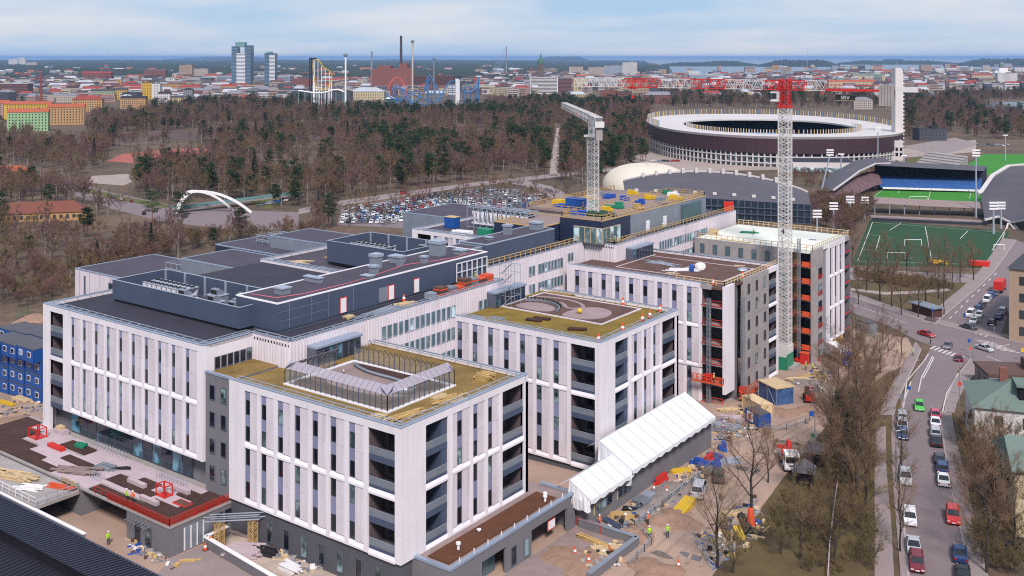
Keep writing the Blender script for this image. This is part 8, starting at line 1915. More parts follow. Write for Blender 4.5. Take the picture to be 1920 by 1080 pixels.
# ================================================================== people
def person_mesh(step, arm):
 me = bpy.data.meshes.new('body'); V = [(0, 0, .95), (0, 0, 1.18), (0, 0, 1.42), (0, 0, 1.53), (.02, 0, 1.66), (.02, 0, 1.74)]; E = [(0, 1), (1, 2), (2, 3), (3, 4), (4, 5)]; Rr = [.15, .145, .165, .06, .095, .085]
 for s_ in (-1, 1):
  k = len(V); dx = step*s_
  V += [(.0, s_*.1, .88), (dx*.45, s_*.11, .48), (dx*.9, s_*.11, .08), (dx*.9+.16, s_*.12, .04)]; Rr += [.105, .07, .05, .04]; E += [(0, k), (k, k+1), (k+1, k+2), (k+2, k+3)]
  k = len(V); ax_ = -step*s_*.7+arm
  V += [(0, s_*.21, 1.42), (ax_*.4, s_*.27, 1.16), (ax_+.05, s_*.27, .94), (ax_+.1, s_*.27, .86)]; Rr += [.075, .055, .042, .038]; E += [(2, k), (k, k+1), (k+1, k+2), (k+2, k+3)]
 me.from_pydata(V, E, []); o = bpy.data.objects.new('tmp', me); COL.objects.link(o); md = o.modifiers.new('s', 'SKIN')
 for i, r in enumerate(Rr): me.skin_vertices[0].data[i].radius = (r, r*(.72 if i in (0, 1, 2) else 1)) if False else (r, r)
 for i in range(len(V)): me.skin_vertices[0].data[i].use_root = (i == 0)
 o.modifiers.new('d', 'SUBSURF').levels = 1; dg_ = bpy.context.evaluated_depsgraph_get(); m2_ = bpy.data.meshes.new_from_object(o.evaluated_get(dg_)); bpy.data.objects.remove(o)
 b = MB(); b.v = [tuple(v.co) for v in m2_.vertices]; b.f = [tuple(p.vertices) for p in m2_.polygons]; b.m = []
 for p in m2_.polygons:
  c = p.center; b.m.append(1 if c.z < .1 else 2 if c.z < .93 and abs(c.y) < .22 else 3 if (c.z > 1.52 or (abs(c.y) > .22 and c.z < .93)) else 0)
 for s_ in (-1, 1):
  ax_ = -step*s_*.7+arm
  for f in range(5):
   y = s_*.27+(f-2)*.018; x0 = ax_+.1; b.tube((x0, y, .84), (x0+.02+(.03 if f == 0 else 0), y, .76+abs(f-2)*.01), .010, .008, 4, 3)
 b.tube((.10, 0, 1.665), (.135, 0, 1.655), .018, .012, 4, 3)
 return b
PB = [person_mesh(.05, .02), person_mesh(.28, .05), person_mesh(.12, .25)]
M['skin'] = mat('skin', (.42, .24, .17), .6, .05); M['trouser'] = mat('work_trousers', (.03, .035, .05), .9, .1); M['lime'] = mat('lime_jacket', (.36, .62, .02), .7, .05); M['hiorange'] = mat('orange_jacket', (.75, .14, .02), .7, .05); M['helmetw'] = mat('helmet_white', (.7, .7, .68), .4, .03)
PM = {}
def person(label, x, y, z, rz, jacket='lime', pose=0, helmet='helmetw'):
 if (jacket, pose) not in PM: PM[(jacket, pose)] = PB[pose].mesh('body', [M[jacket], M['black'], M['trouser'], M['skin']], True)
 o = empty('person', (x, y, z), label, 'person', 'site workers', rz); o.scale = (1.03, 1.03, 1.03); link('body', PM[(jacket, pose)], o, local=True)
 link('helmet', fmesh(('helm', helmet), lambda: MB().lathe([(.135, 1.69), (.125, 1.74), (.10, 1.82), (.05, 1.87), (.005, 1.88)], 10, c=(.02, 0, 0)).mesh('helmet', M[helmet], True)), o, local=True)
 MBs = fmesh('stripe', lambda: MB().lathe([(.178, 1.1), (.18, 1.16)], 10, c=(0, 0, 0)).mesh('reflective_stripe', M['steel'])); link('reflective_stripe', MBs, o, local=True); return o
def gper(label, u, v, **k): p = plan(u, v); return person(label, p.x, p.y, p.z+.03, k.pop('rz', 0), **k)
gper('worker in lime jacket walking left in the sandy yard', 1218, 1012, pose=1, rz=2.5); gper('worker in lime jacket facing the camera in the sandy yard', 1252, 1009, pose=0, rz=-1.0); gper('worker in orange jacket by the timber in the sunken yard', 1143, 1046, jacket='hiorange', pose=2, rz=1)
gper('worker in orange jacket at the barrier above the walkers', 1215, 985, jacket='hiorange', pose=0); gper('worker in lime jacket on the path below the terrace', 203, 1022, pose=0); gper('worker in orange jacket in the front yard', 395, 1028, jacket='hiorange', pose=0)
gper('first worker in lime jacket at the foot of the concrete wing', 1511, 694, pose=0); gper('second worker in lime jacket at the foot of the concrete wing', 1524, 697, pose=1); gper('worker in lime jacket at the verge near the crossing', 1712, 668, pose=0); gper('pedestrian in dark clothes at the kerb by the crossing', 1745, 646, jacket='trouser', pose=0, helmet='black'); gper('pedestrian in black walking on the right pavement', 1830, 1018, jacket='trouser', pose=1, helmet='black', rz=1); gper('worker in orange beside the red netting', 1124, 990, jacket='hiorange', pose=2)
person('worker in lime jacket on the terrace edge', -127.6, 82.9, 4.27, 1.0, pose=2); person('worker in orange jacket on the terrace edge', -126.3, 83.0, 4.27, 2.0, 'hiorange', 0)
person('worker in lime jacket on the plant room ledge', -118.8, 149.5, 24.32, .5, pose=2); person('worker in lime jacket below the navy cladding', -117.0, 197.2, 24.32, .5); person('worker in lime jacket farther along the corridor roof', -116.8, 219, 24.32, .5); person('worker in lime jacket on the white roof membrane', -104.5, 244, 21.27, .5, pose=2); person('worker in orange jacket by the crane mast', -131, 206, 29.62, .5, 'hiorange'); person('worker in lime jacket on an open floor of the brown roofed wing', -88.5, 185.6, 13.6, .5); person('dark clad worker kneeling in the fenced roof garden', -103.0, 100.4, 20.85, .5, 'trouser', 2)
# ================================================================== hoists on the walls
def hoist(label, x, y, z0, z1, pz, w, mt, axis='x', dx=0):
 o = empty('mast_climber', (x, y, z0), label, 'mast climber', 'mast climbing hoists'); ms_ = lattice(.6, .6, 3.0, 3, .035).mesh('mast_section', M['duct']); n = int((z1-z0)/3)
 for i in range(n): section('mast_section', ms_, o, (x, y, z0+i*3), (x, y, z0+i*3+3))
 if axis == 'x': a = (x-w/2+dx, y-1.0, x+w/2+dx, y-.35)
 else: a = (x+.35, y-w/2+dx, x+1.2, y+w/2+dx)
 bo('platform', a[0], a[1], pz, a[2], a[3], pz+.25, M[mt], o)
 rail(o, ((a[0], a[1]), (a[2], a[1]), (a[2], a[3]), (a[0], a[3]), (a[0], a[1])), pz+.25, 1.1, 1.0, .05, mt=mt); bo('machine_box', x-.6, y-.9 if axis == 'x' else y-.6, pz+.3, x+.6, y+.5, pz+1.7, M['red'], o); return o
hoist('mast climber with orange platform on the open bay of the brown roofed wing', -88.0, 184.0, -2, 21, 2.6, 6.5, 'orange'); person('worker in lime jacket on the orange hoist platform', -86.6, 183.35, 2.86, 0)
hoist('mast climber with low orange platform on the concrete east wall', -84.0, 191.0, -2.5, 21, -1.0, 9.0, 'orange', 'y', 2.0)
hoist('grey hoist mast with red cage at the foot of the concrete wing', -87.6, 230.6, -6, 24, -5.3, 3.2, 'red', 'x', .6)
hm_ = empty('goods_hoist', (-86.1, 230.6, -6), 'red goods hoist cage standing at the concrete wing', 'hoist'); bo('cage', -87.0, 229.6, -5.2, -85.2, 231.0, -2.2, M['red'], hm_); bo('roof', -87.1, 229.5, -2.2, -85.1, 231.1, -2.0, M['orange'], hm_)
for k in range(6): bo('landing_gate', -87.0, 231.0, lv[k+1]+.1, -85.3, 231.2, lv[k+1]+1.3, M['orange'], wd)
for x in (-91.0, -85.0): section('scaffold_pole', lattice(.5, .5, 21, 12, .03).mesh('scaffold_pole', M['duct']), wd, (x, 230.9, -5), (x, 230.9, 20)) if x < -90 else None
sct = empty('stair_scaffold', (-113, 150, 20), 'light steel stair scaffold at the corner of the olive roof', 'scaffold'); b = MB()
for z in (20.8, 22.8, 24.8, 26.8, 28.3):
 for a in ((-112.4, 148.6, -109.8, 148.6), (-112.4, 151.4, -109.8, 151.4), (-112.4, 148.6, -112.4, 151.4), (-109.8, 148.6, -109.8, 151.4)): b.beam((a[0], a[1], z), (a[2], a[3], z), .07, .07)
for x in (-112.4, -111.1, -109.8):
 for y in (148.6, 151.4): b.beam((x, y, 20.76), (x, y, 28.3), .07, .07)
for i in range(4): b.beam((-112.2, 149.2, 20.8+i*2), (-110, 149.2, 22.8+i*2), .4, .08)
b.build('frame', M['steel'], sct)
# ================================================================== the yard
def cabin(label, x, y, z, L_, W_, H_, rz, mt, wins=2, group=None, name='site_cabin', door=True, roofm='greybase'):
 o = empty(name, (x, y, z), label, 'cabin', group, rz); MB().box(-L_/2, -W_/2, .1, L_/2, W_/2, H_-.1).build('box', M[mt], o, local=True); MB().box(-L_/2-.05, -W_/2-.05, H_-.1, L_/2+.05, W_/2+.05, H_+.05).build('roof', M[roofm], o, local=True)
 b = MB()
 for sx in (-1, 1):
  for sy in (-1, 1): b.box(sx*(L_/2+.03)-.09, sy*(W_/2+.03)-.09, 0, sx*(L_/2+.03)+.09, sy*(W_/2+.03)+.09, H_-.1)
 tag(b.build('corner_posts', M[mt], o, local=True), kind='stuff')
 for i in range(wins):
  x0 = -L_/2+L_*(i+.5)/max(wins, 1)-.5
  w = MB().box(x0-.12, -W_/2-.06, 1.0, x0+1.12, -W_/2, 2.1).build('window', M['wpaint'], o, local=True); MB().box(x0, -W_/2-.08, 1.1, x0+1.0, -W_/2-.06, 2.0).build('pane', M['glass'], w, local=True)
 return o
k = 0
for rowi, (yy, xr_, nl) in enumerate(((106.5, -192.5, 4), (114.5, -203.0, 4), (135.0, -221.0, 3))):
 for lv_ in range(nl):
  for c_ in range(3):
   x = xr_-3.1-c_*6.15; p = (x, yy+1.3, gz(x, yy)+lv_*2.75)
   if rowi == 1 and lv_ < 2 and c_ > 2: continue
   cabin('blue site cabin, %s from the right, %s level of the %s cabin stack' % (['first', 'second', 'third'][c_], ['ground', 'second', 'third', 'top'][lv_], ['front', 'middle', 'rear'][rowi]), *p, 6.1, 2.6+(3.2 if lv_ == nl-1 else 0), 2.7, 0, 'bluec', 2, 'stacked blue site cabins')
pg = plan(1626, 622); cabin('small grey kiosk beside the cross street', pg.x, pg.y, pg.z, 4.2, 2.5, 2.7, XD, 'duct', 2, name='site_kiosk')
pb = plan(1420, 775); cabin('beige steel container in the yard', pb.x, pb.y, pb.z, 6.1, 2.5, 2.6, XD-.02, 'woodp', 0, name='steel_container', roofm='woodp'); pb = plan(1421, 795); q = cabin('blue container with white and red sign in the yard', pb.x, pb.y, pb.z, 4.0, 2.4, 2.5, XD, 'bluec', 0, name='steel_container'); MB().box(-1.6, -1.26, .5, .2, -1.2, 2.2).build('sign', M['wpaint'], q, local=True); MB().box(-1.1, -1.30, .9, -.3, -1.26, 1.8).build('red_mark', M['red'], q, local=True)
bs = plan(1455, 752); o = empty('tarpaulin_scaffold', bs, 'scaffold wrapped in blue tarpaulin by the concrete wall', 'scaffold', None, XD); MB().box(-2.8, -2, .1, 2.8, 2, 3.4).build('tarpaulin', mat('blue_tarp', (.05, .11, .26), .6, .3, .8, coords='obj'), o, local=True); MB().box(-3, -2.2, 3.4, 3, 2.2, 3.6).build('deck', M['woodp'], o, local=True); b = MB()
for x in (-2.9, 0, 2.9):
 for y in (-2.1, 2.1): b.beam((x, y, 0), (x, y, 3.5), .07, .07)
b.beam((-2.9, -2.1, 0), (0, -2.1, 3.4), .06, .06); b.beam((0, -2.1, 3.4), (2.9, -2.1, 0), .06, .06); b.build('poles', M['steel'], o, local=True)
def gp_(label, u, v, w, d, n, mt, rz=0.0, h=.12, jit=.15, **k): p = plan(u, v); return pile(label, p.x, p.y, p.z+.03, w, d, n, mt, rz, h, jit=jit, **k)
yl = plan(1281, 958); o = empty('formwork_stack', yl, 'stack of bright yellow formwork beams in the yard', 'formwork', None, UD+.1);
for i in range(5): MB().box(-3.4, -.9+i*.37, .05, 3.4, -.6+i*.37, .85).build('beam', M['yellow'], o, local=True)
A90 = R(90)
for a in [('long yellow timber bundle in the sunken yard', 1112, 1018, 5.2, .9, 4, 'wood', -.15), ('scattered planks at the yard wall corner', 1143, 1030, 3.2, 1.6, 3, 'woodp', .9), ('broken boards under the yard timber', 1125, 1035, 3.0, 1.4, 2, 'woodp', -.5), ('grey slab stack by the site building wall', 1203, 945, 2.4, 2.2, 6, 'duct', A90), ('grey sheet stack beside the slab stack', 1212, 934, 3.0, 1.6, 4, 'steel', A90), ('dark blue pipe bundle near the red netting', 1150, 985, 3.4, 1.2, 3, 'blueg', -.3), ('loose yellow planks along the site building', 1167, 968, 3.6, 2.2, 2, 'wood', .7), ('yellow straps and dark rolls by the wall', 1182, 958, 2.2, 1.2, 3, 'black', .3), ('dark board stack by the wall windows', 1200, 957, 2.0, 1.0, 3, 'blueg', .6), ('yellow hose heap at the middle of the wall', 1275, 885, 3.2, 1.4, 3, 'yellow', .8), ('brown steel sheets on the ground by the fence', 1318, 893, 4.6, 1.8, 1, 'soilb', A90), ('white boards beside the brown sheets', 1302, 900, 2.6, .8, 1, 'bright', A90),
          ('rubble timber heap behind the site building', 1340, 788, 4.0, 2.6, 3, 'paveb', .5), ('steel bar bundle near the far end of the site building', 1362, 800, 5.0, 2.0, 3, 'steel', .2), ('white and grey pipes near the far end of the site building', 1375, 785, 4.0, 2.0, 3, 'pave', .4), ('planks at the foot of the concrete wall', 1365, 770, 3.5, 1.4, 3, 'woodp', .9), ('steel pipes stacked below the blue containers', 1350, 808, 5.0, 1.0, 3, 'duct', .3), ('long steel tubes in the middle of the yard', 1350, 868, 6.0, 2.4, 2, 'steel', .9), ('timber debris at the crane foot', 1500, 715, 4.2, 2.6, 4, 'woodp', .7), ('planks behind the crane hoarding', 1522, 708, 4.5, 1.6, 3, 'wood', .3), ('stacked boards right of the concrete wing', 1600, 668, 4.0, 1.6, 4, 'woodp', .2), ('grey slabs next to the box lorry', 1552, 700, 3.0, 1.4, 3, 'duct', .5), ('sheet piles in the front yard by the bridge frame', 470, 1000, 4.5, 3.0, 2, 'paveb', .2), ('white insulation blocks at the bottom edge', 545, 1070, 3.0, 1.6, 5, 'bright', -.1), ('pale green insulation packs at the bottom edge', 485, 1078, 3.4, 1.4, 4, 'memb', -.1), ('small timber heap in the front yard', 355, 1052, 2.2, .8, 2, 'wood', .7), ('yellow and black formwork in the lower yard', 1385, 1000, 3.6, 1.2, 3, 'yellow', 2.2), ('dark formwork beams right of the yellow ones', 1397, 985, 5.5, 1.2, 4, 'black', 2.2), ('pale planks above the yellow formwork', 1376, 965, 3.0, 1.2, 3, 'woodp', .9), ('yellow pipe rack beside the dark huts', 1543, 842, 3.5, 1.8, 2, 'yellow', 1.9), ('timber stacks beside the blue cabins', 45, 750, 5.0, 2.2, 3, 'woodp', .1), ('grey and white pipes beside the blue cabins', 68, 745, 4.0, 2.0, 2, 'bright', .2), ('yellow beams left of the blue cabins', 12, 758, 5.0, 1.2, 3, 'yellow', .1), ('dark pallets in front of the blue cabins', 35, 740, 4.0, 1.6, 4, 'black', .1), ('grey bundles by the yard barrier', 1222, 965, 2.4, .8, 2, 'steel', 1.1), ('concrete blocks left of the yard barrier', 1163, 1000, 2.6, 1.2, 2, 'concrete', .4), ('black tarp roll at the sunken yard edge', 1112, 1066, 3.6, .8, 1, 'black', .6)]: gp_(*a, jit=.05 if 'formwork' in a[0] or 'stack' in a[0] or 'yellow' in a[0] else .2)
for i, (u, v, l) in enumerate([(1303, 870, 'blue plastic bundle nearest the wall in the yard'), (1315, 876, 'blue plastic bundle beside the red cloth'), (1340, 878, 'blue plastic bundle by the steel tubes'), (1357, 845, 'blue wrapped pallet behind the tubes'), (1345, 862, 'dark blue crate among the tubes')]):
 p = plan(u, v); o = empty('wrapped_bundle', p, l, 'bundle', 'blue wrapped bundles', i*.7); [MB().box(-.8+q_*.5, -.5+(q_ % 2)*.6, .02, .1+q_*.5, .2+(q_ % 2)*.6, .5+.35*((q_*7+i) % 3)).build('wrap', M['blue'], o, local=True) for q_ in range(4)]
for i, (u, v, mt, l) in enumerate([(1240, 905, 'red', 'red plastic barrier by the site building wall'), (1330, 866, 'red', 'red cloth bundle among the blue ones')]):
 p = plan(u, v); o = empty('barrier', p, l, 'barrier', None, UD); MB().box(-1.6, -.5, 0, 1.6, .5, .5).build('base', M[mt], o, local=True); MB().box(-1.5, -.3, .5, 1.5, .3, 1.2).build('top', M[mt], o, local=True)
for i, (u, v, l) in enumerate([(1226, 920, 'traffic cone by the long wall, left one'), (1250, 925, 'traffic cone by the long wall, right one'), (385, 1032, 'traffic cone on the front yard asphalt'), (1078, 1040, 'traffic cone at the edge of the sunken yard'), (1356, 803, 'traffic cone near the white canopy end'), (1272, 1065, 'traffic cone at the bottom of the yard'), (1104, 1055, 'traffic cone in the middle of the sunken yard')]): p = plan(u, v); cone(l, p.x, p.y, p.z+.03, 1.4)
def heap(label, u, v, r, h, mt='sand2'):
 p = plan(u, v); rg = random.Random(int(u)); vs = []; n = 26; prof = [(1.0, 0), (.8, .32), (.55, .68), (.28, .92), (.06, 1.0)]
 for f_, z in prof:
  for k in range(n): a = 2*PI*k/n; j = 1+rg.uniform(-.1, .1)+.22*math.sin(a*3+u)+.12*math.sin(a*5+v); vs.append((p.x+r*f_*j*math.cos(a), p.y+r*f_*j*math.sin(a), p.z+h*z*(1+rg.uniform(-.1, .1))-.02))
 b = MB(); b.add(vs, [(i*n+k, i*n+(k+1) % n, (i+1)*n+(k+1) % n, (i+1)*n+k) for i in range(4) for k in range(n)]+[tuple(range(4*n, 5*n))]); o = b.build('earth_heap', M[mt], None, (p.x, p.y, p.z), smooth=True); return tag(o, label, 'earth heap', 'earth heaps')
M['sand2'] = mat('brown_earth', (.33, .21, .15), .95, .2, .9, bump=.9, fine=3.0, col2=(.22, .13, .09)); M['rubble'] = mat('grey_rubble', (.30, .25, .23), .95, .25, 1.2, bump=.9, col2=(.16, .13, .12))
for a in [('brown earth heap behind the walking workers', 1265, 975, 3.6, 1.1), ('low earth heap by the yard barrier', 1190, 1003, 3.0, .8), ('long rubble bank along the barrier', 1245, 935, 3.4, .7, 'rubble'), ('rubble bank farther along the barrier', 1268, 918, 3.4, .7, 'rubble'), ('rubble bank at the upper end of the barrier', 1215, 962, 3.0, .6, 'rubble'), ('reddish earth patch in the sunken yard', 1085, 1050, 5.0, .35), ('earth heap beside the orange loader', 1530, 770, 3.2, .9), ('earth at the foot of the blue scaffold', 1475, 775, 3.5, .5), ('dark earth heap at the bottom of the yard', 1225, 1072, 3.6, .8), ('rubble under the crane', 1520, 722, 4.0, .9, 'rubble'), ('earth mound by the far green fence', 63, 600, 5.0, 1.6), ('sand bank left of the front steps', 30, 800, 6, .8)]: heap(*a)
r2_ = MB()
for a, b_ in [((1180, 1085), (1290, 985)), ((1290, 985), (1380, 900)), ((1380, 900), (1440, 840)), ((1440, 840), (1530, 790)), ((1215, 1085), (1310, 990)), ((1310, 990), (1400, 900)), ((1400, 900), (1455, 845)), ((1330, 840), (1420, 815)), ((1420, 815), (1540, 775)), ((1300, 1060), (1340, 980)), ((1340, 980), (1440, 870))]:
 p = plan(*a); q = plan(*b_); t = (q-p).normalized(); s_ = Vector((-t.y, t.x, 0))
 for off_ in (-.9, .9):
  c0 = p+s_*off_; c1 = q+s_*off_; drape([[(c0.x-s_.x*.22, c0.y-s_.y*.22), (c0.x+s_.x*.22, c0.y+s_.y*.22), (c1.x+s_.x*.22, c1.y+s_.y*.22), (c1.x-s_.x*.22, c1.y-s_.y*.22)]], .026+.003*len(r2_.f), r2_)
tag(r2_.build('ground_ruts', mat('wheel_ruts', (.25, .175, .14), .95, .25, .5, col2=(.36, .26, .2))), kind='structure')
def fence(label, pts, h, mt, cat='barrier', name='site_fence', step=2.2, rails=3, r=.035):
 P = [plan(u, v) for u, v in pts]; o = empty(name, P[0], label, cat)
 for p, q in zip(P, P[1:]):
  n = max(1, int((q-p).length/step)); b = MB()
  for i in range(n):
   a = p+(q-p)*(i/n); c = p+(q-p)*((i+1)/n); b = MB(); b.beam(a, a+UP*h, r*2, r*2); b.beam(c, c+UP*h, r*2, r*2)
   for k in range(rails): b.beam(a+UP*h*(k+1)/rails, c+UP*h*(k+1)/rails, r*1.6, r*1.6)
   b.build('fence_panel', M[mt], o)
 return o
fence('silver crowd barrier zigzagging through the yard', [(1180, 1062), (1222, 1022), (1190, 990), (1245, 950), (1300, 905), (1335, 885)], 1.1, 'steel'); fence('second silver barrier along the rubble', [(1200, 985), (1255, 942), (1310, 898), (1345, 868)], 1.1, 'steel')
fence('curved silver barrier round the upper yard', [(1435, 808), (1475, 806), (1510, 795), (1540, 770), (1565, 750)], 1.1, 'steel'); fence('white pipe railing down the verge', [(1581, 848), (1572, 905), (1563, 970), (1556, 1030), (1553, 1085)], 1.0, 'pave', 'railing', 'pipe_railing', 3.0, 1, .09); fence('silver barrier among the trees at the bottom', [(1305, 1020), (1318, 1040), (1330, 1062)], 1.1, 'steel'); fence('green mesh fence behind the blue cabins', [(30, 600), (63, 588)], 2.2, 'green', rails=6)
fence('red netting on posts at the sunken yard', [(1078, 985), (1100, 992), (1126, 1002)], 1.2, 'red', rails=5); fence('site fence along the lower street', [(1590, 632), (1605, 640), (1640, 640)], 2.0, 'green', rails=3); fence('kerbside hoarding rail left of the kiosk', [(1595, 596), (1612, 603), (1605, 620)], 1.6, 'green', rails=3)
gy = empty('formwork_bridge', (-112, 88, 0), 'formwork truss on two yellow lattice towers in the front yard', 'formwork');
for x, y in ((-113.4, 87.6), (-110.2, 90.6)): section('tower', lattice(.9, .9, 3.6, 4, .035).mesh('tower', M['wood']), gy, (x, y, .1), (x, y, 5))
b = MB();
for d_ in (-.5, .5): b.beam((-114.6, 86.4+d_, 3.9), (-109.2, 91.4+d_, 3.9), .12, .12); b.beam((-114.6, 86.4+d_, 4.5), (-109.2, 91.4+d_, 4.5), .1, .1)
b.build('truss', M['steel'], gy)
pile('rubble and bags under the formwork bridge', -109.5, 88.6, .1, 4.2, 3.0, 3, 'pave', .6, .25, jit=.2); pile('dark canopy boards under the nearest wing', -107.6, 90.2, .1, 3.4, 1.6, 2, 'black', .2, .3)
hut = plan(1505, 905)
for i, (u, v, l) in enumerate([(1508, 905, 'dark timber hut with pitched roof beside the lorry'), (1528, 868, 'second dark timber hut behind the first')]):
 p = plan(u, v); o = empty('timber_hut', p, l, 'hut', None, SD); MB().box(-1.6, -1.3, 0, 1.6, 1.3, 2.2).build('wall', M['tin'], o, local=True); b = MB(); b.add([(-1.9, -1.7, 2.1), (1.9, -1.7, 2.1), (1.9, 1.7, 2.1), (-1.9, 1.7, 2.1), (-1.9, 0, 3.1), (1.9, 0, 3.1)], [(0, 1, 5, 4), (2, 3, 4, 5), (1, 2, 5), (3, 0, 4), (3, 2, 1, 0)]); b.build('roof', M['greywall'], o, local=True)
def lamp(label, u, v, h, arm, mt='duct'):
 p = plan(u, v); o = empty('street_lamp', p, label, 'street lamp', 'street lamps'); MB().tube(p, p+UP*h, .09, .06, 6).build('pole', M[mt], o); e = p+UP*h-RT*arm; b = MB(); b.tube(p+UP*h, e+UP*.3, .05, .05, 5); b.build('arm', M[mt], o); MB().beam(e+UP*.25, e+UP*.25-RT*.8, .3, .14).build('lamp_head', M[mt], o); return o
for a in [('street lamp right of the bend beside the green roofed house', 1799, 762, 9.0, 3.0), ('street lamp in front of the corner hut roof', 1864, 700, 10.5, .2), ('tall pole at the junction corner', 1824, 672, 10, .2), ('lamp post in the small park', 1770, 590, 6.0, .2), ('lamp post by the lower pitch', 1712, 520, 6, .2), ('lamp post at the forest road bend', 748, 368, 8, .2), ('lamp post left of the footbridge', 282, 372, 9, .2), ('lamp post on the left road', 240, 350, 9, .2), ('street lamp at the bottom of the street', 1680, 905, 8.0, -1.5), ('dark lamp pole between yard and verge', 1528, 858, 11, .2), ('lamp post by the car park', 1085, 372, 9, .3), ('lamp post behind the air dome', 1098, 340, 9, .3), ('park lamp beside the plaza', 187, 340, 8, .2), ('thin lamp post at the far left bend', 36, 318, 8, .2)]: lamp(*a)
def sign(label, u, v, h, shape, mt):
 p = plan(u, v); o = empty('road_sign', p, label, 'road sign', 'road signs'); MB().tube(p, p+UP*h, .04, .04, 5).build('post', M['steel'], o); c = p+UP*h-FW*.06
 if shape == 'o': MB().tube(c, c-FW*.05, .38, .38, 12).build('plate', M[mt], o)
 elif shape == 't': MB().add([c-RT*.45-UP*.3, c+RT*.45-UP*.3, c+UP*.5], [(0, 1, 2)]); b = MB(); q = [c-RT*.45-UP*.3, c+RT*.45-UP*.3, c+UP*.5]; b.add(q+[x-FW*.05 for x in q], [(2, 1, 0), (3, 4, 5), (0, 1, 4, 3), (1, 2, 5, 4), (2, 0, 3, 5)]); b.build('plate', M[mt], o)
 else: MB().beam(c-UP*.45, c+UP*.45, .7, .05, up=FW).build('plate', M[mt], o)
 return o
for a in [('round blue sign on the traffic island', 1704, 752, 2.6, 'o', 'blue'), ('square dark sign at the island tip', 1690, 775, 3.2, 's', 'greywall'), ('round red and pink sign below the bend', 1799, 742, 2.4, 'o', 'red'), ('blue sign at the far zebra', 1808, 612, 3.0, 's', 'blue'), ('orange diversion sign at the junction corner', 1820, 672, 2.4, 't', 'orange'), ('blue sign above the orange one', 1817, 662, 3.0, 's', 'blue'), ('blue parking sign in the yard lane', 1521, 800, 2.4, 's', 'blue'), ('purple blue sign beside the bus shelter', 1748, 598, 2.6, 'o', 'blue'), ('green no entry board by the dark huts', 1524, 838, 2.0, 'o', 'green'), ('yellow sign at the right edge of the junction', 1917, 677, 2.6, 's', 'yellow')]: sign(*a)
bsp = plan(1738, 590); o = empty('kiosk', bsp, 'brown kiosk with flat pale roof in the small park', 'kiosk', None, XD); MB().box(-4, -1.6, 0, 4, 1.6, 2.6).build('wall', MW['dark brown'], o, local=True); MB().box(-4.6, -2.4, 2.6, 4.6, 2.2, 2.85).build('roof', M['duct'], o, local=True)
sk = plan(1836, 499); o = empty('waste_skip', sk, 'red skip at the corner of the lower pitch', 'skip', None, .3); hb = MB(); hb.add([(-3, -1.1, .2), (3, -1.1, .2), (3, 1.1, .2), (-3, 1.1, .2), (-3.6, -1.2, 1.9), (3.6, -1.2, 1.9), (3.6, 1.2, 1.9), (-3.6, 1.2, 1.9)], [(3,2,1,0), (0,1,5,4), (1,2,6,5), (2,3,7,6), (3,0,4,7), (4, 5, 6, 7)]); hb.build('tub', M['red'], o, local=True)
ap = plan(1892, 638); a1 = YAW-.62
hp_ = Vector((ap.x, ap.y, 0))+Vector((math.cos(a1), math.sin(a1), 0))*11+Vector((-math.sin(a1), math.cos(a1), 0))*22
block('tan apartment house with dark roof at the right edge of the junction', (hp_.x, hp_.y), 22, 44, 18.2, a1, 'tan', 'dark grey', 'hip', zb=gz(ap.x, ap.y), rh=3.5, name='apartment_house', fl=4.2, wp=4.0)
g1 = plan(1822, 762, 8.0); g2 = plan(1925, 772, 8.0); gd_ = math.atan2(g2.y-g1.y, g2.x-g1.x); ga_ = Vector((math.cos(gd_), math.sin(gd_), 0)); gn_ = Vector((-ga_.y, ga_.x, 0)); gc = Vector((g1.x, g1.y, 0))+ga_*10.5+gn_*7.5
h1 = block('white rendered house with green copper roof and dark dormer', (gc.x, gc.y), 20, 14, 7.6, gd_, 'white', 'green copper', 'hip', zb=0.2, rh=3.4, name='house', wp=4.2, fl=3.4)
dk = gc+ga_*3-gn_*2.8; b = MB(); loc_box(b, dk, 12, 4.2, 9.0, 11.1, gd_); b.build('dormer', M['tin'], h1); b = MB(); loc_box(b, dk+gn_*.2, 12.8, 5.2, 11.1, 11.4, gd_); b.build('dormer_roof', MR['green copper'], h1)
for i in range(3): b = MB(); loc_box(b, dk-gn_*2.15+ga_*(-4.5+i*3.6), .9, .15, 9.7, 10.6, gd_); b.build('dormer_window', M['wpaint'], h1)
b = MB(); loc_box(b, gc-ga_*4.6+gn_*1, 1.3, 1.1, 8.5, 12.6, gd_); b.build('chimney', MW['brick red'], h1)
c2_ = plan(1872, 1000); block('cream rendered house behind bare trees at the lower right', (c2_.x+8, c2_.y+9), 18, 11, 9.0, gd_+.1, 'cream', 'green copper', 'gable', zb=0, rh=3.0, name='house', wp=3.6)
c3_ = plan(1885, 735, -3); block('low dark garage with brown roof above the green roofed house', (c3_.x+2, c3_.y+6), 16, 9, 3.6, gd_+.2, 'grey', 'brown', 'flat', zb=-3.4, name='garage')
pdl = MB()
for u, v, a, b_ in ((1330, 1010, 2.2, .9), (1400, 880, 2.6, 1.0), (1300, 1045, 1.8, .8), (1480, 830, 2.4, .9), (1240, 1040, 1.5, .7), (1095, 1062, 1.6, .9), (1430, 850, 1.4, .6)):
 p = plan(u, v); drape([[(p.x+a*math.cos(t)*(1+.25*math.sin(3*t+u)), p.y+b_*math.sin(t)*(1+.2*math.sin(2*t+v))) for t in (k_*.35 for k_ in range(18))]], .062, pdl)
tag(pdl.build('puddles', mat('muddy_water', (.13, .10, .085), .08, .1, spec=.8)), kind='structure')
db = MB(); rg = random.Random(99)
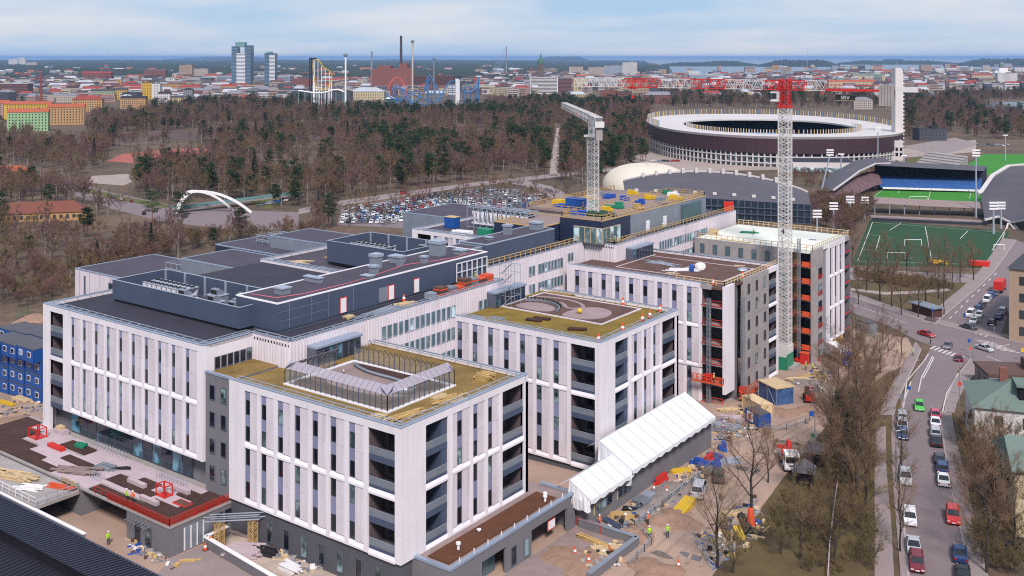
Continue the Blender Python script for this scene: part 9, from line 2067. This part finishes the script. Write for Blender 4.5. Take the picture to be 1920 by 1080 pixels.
for poly, n in (([(1120, 1000), (1180, 950), (1330, 850), (1350, 880), (1240, 960), (1170, 1020)], 260), ([(1335, 800), (1400, 760), (1450, 790), (1420, 815), (1350, 830)], 150), ([(1490, 720), (1530, 690), (1560, 705), (1530, 740)], 110), ([(1080, 1040), (1160, 1010), (1165, 1060), (1100, 1078)], 90), ([(1300, 1000), (1420, 930), (1440, 1000), (1340, 1070)], 130), ([(430, 985), (520, 985), (650, 1060), (560, 1075)], 150), ([(0, 765), (75, 735), (80, 770), (0, 800)], 90), ([(240, 1000), (300, 1040), (360, 1075), (250, 1040)], 60)):
 P = uvp(poly); xs = [p[0] for p in P]; ys = [p[1] for p in P]; c = 0
 while c < n:
  x = rg.uniform(min(xs), max(xs)); y = rg.uniform(min(ys), max(ys))
  if not inside(x, y, P): continue
  c += 1; k_ = rg.random(); w, d_, h = (rg.uniform(.8, 2.6), rg.uniform(.08, .25), rg.uniform(.04, .15)) if k_ < .5 else (rg.uniform(.2, .8), rg.uniform(.2, .7), rg.uniform(.1, .5))
  z = gz(x, y)+.02; loc_box(db, (x, y), w, d_, z, z+h, rg.uniform(0, 6.3), rg.choice((0, 0, 1, 2, 2, 3, 3, 4, 5, 6, 7, 3, 2)))
tag(db.build('debris', [M['woodp'], M['wood'], M['duct'], M['concrete'], M['black'], M['bright'], M['blue'], M['soilb']]), 'loose offcuts, rubble and wrapping strewn over the building site', 'debris', kind='stuff')
# ================================================================== haze over everything
hz = MB(); hz.box(-1, -1, 0, 1, 1, 1); q = []
for r_, d_ in ((-330000, -3000), (330000, -3000), (330000, 255000), (-330000, 255000)): x, y = rd(r_, d_); q.append((x, y))
hb = MB().prism(q, -24.0, 120.0); vm = bpy.data.materials.new('haze'); vm.use_nodes = True; t_ = vm.node_tree
for n in list(t_.nodes): t_.nodes.remove(n)
oo = t_.nodes.new('ShaderNodeOutputMaterial'); pv = t_.nodes.new('ShaderNodeVolumePrincipled'); pv.inputs['Color'].default_value = (.34, .56, .95, 1); pv.inputs['Density'].default_value = 0.000032; pv.inputs['Anisotropy'].default_value = 0.0
t_.links.new(pv.outputs[0], oo.inputs['Volume']); tag(hb.build('haze', vm), 'thin blue haze over the far town and islands', 'haze', kind='stuff')
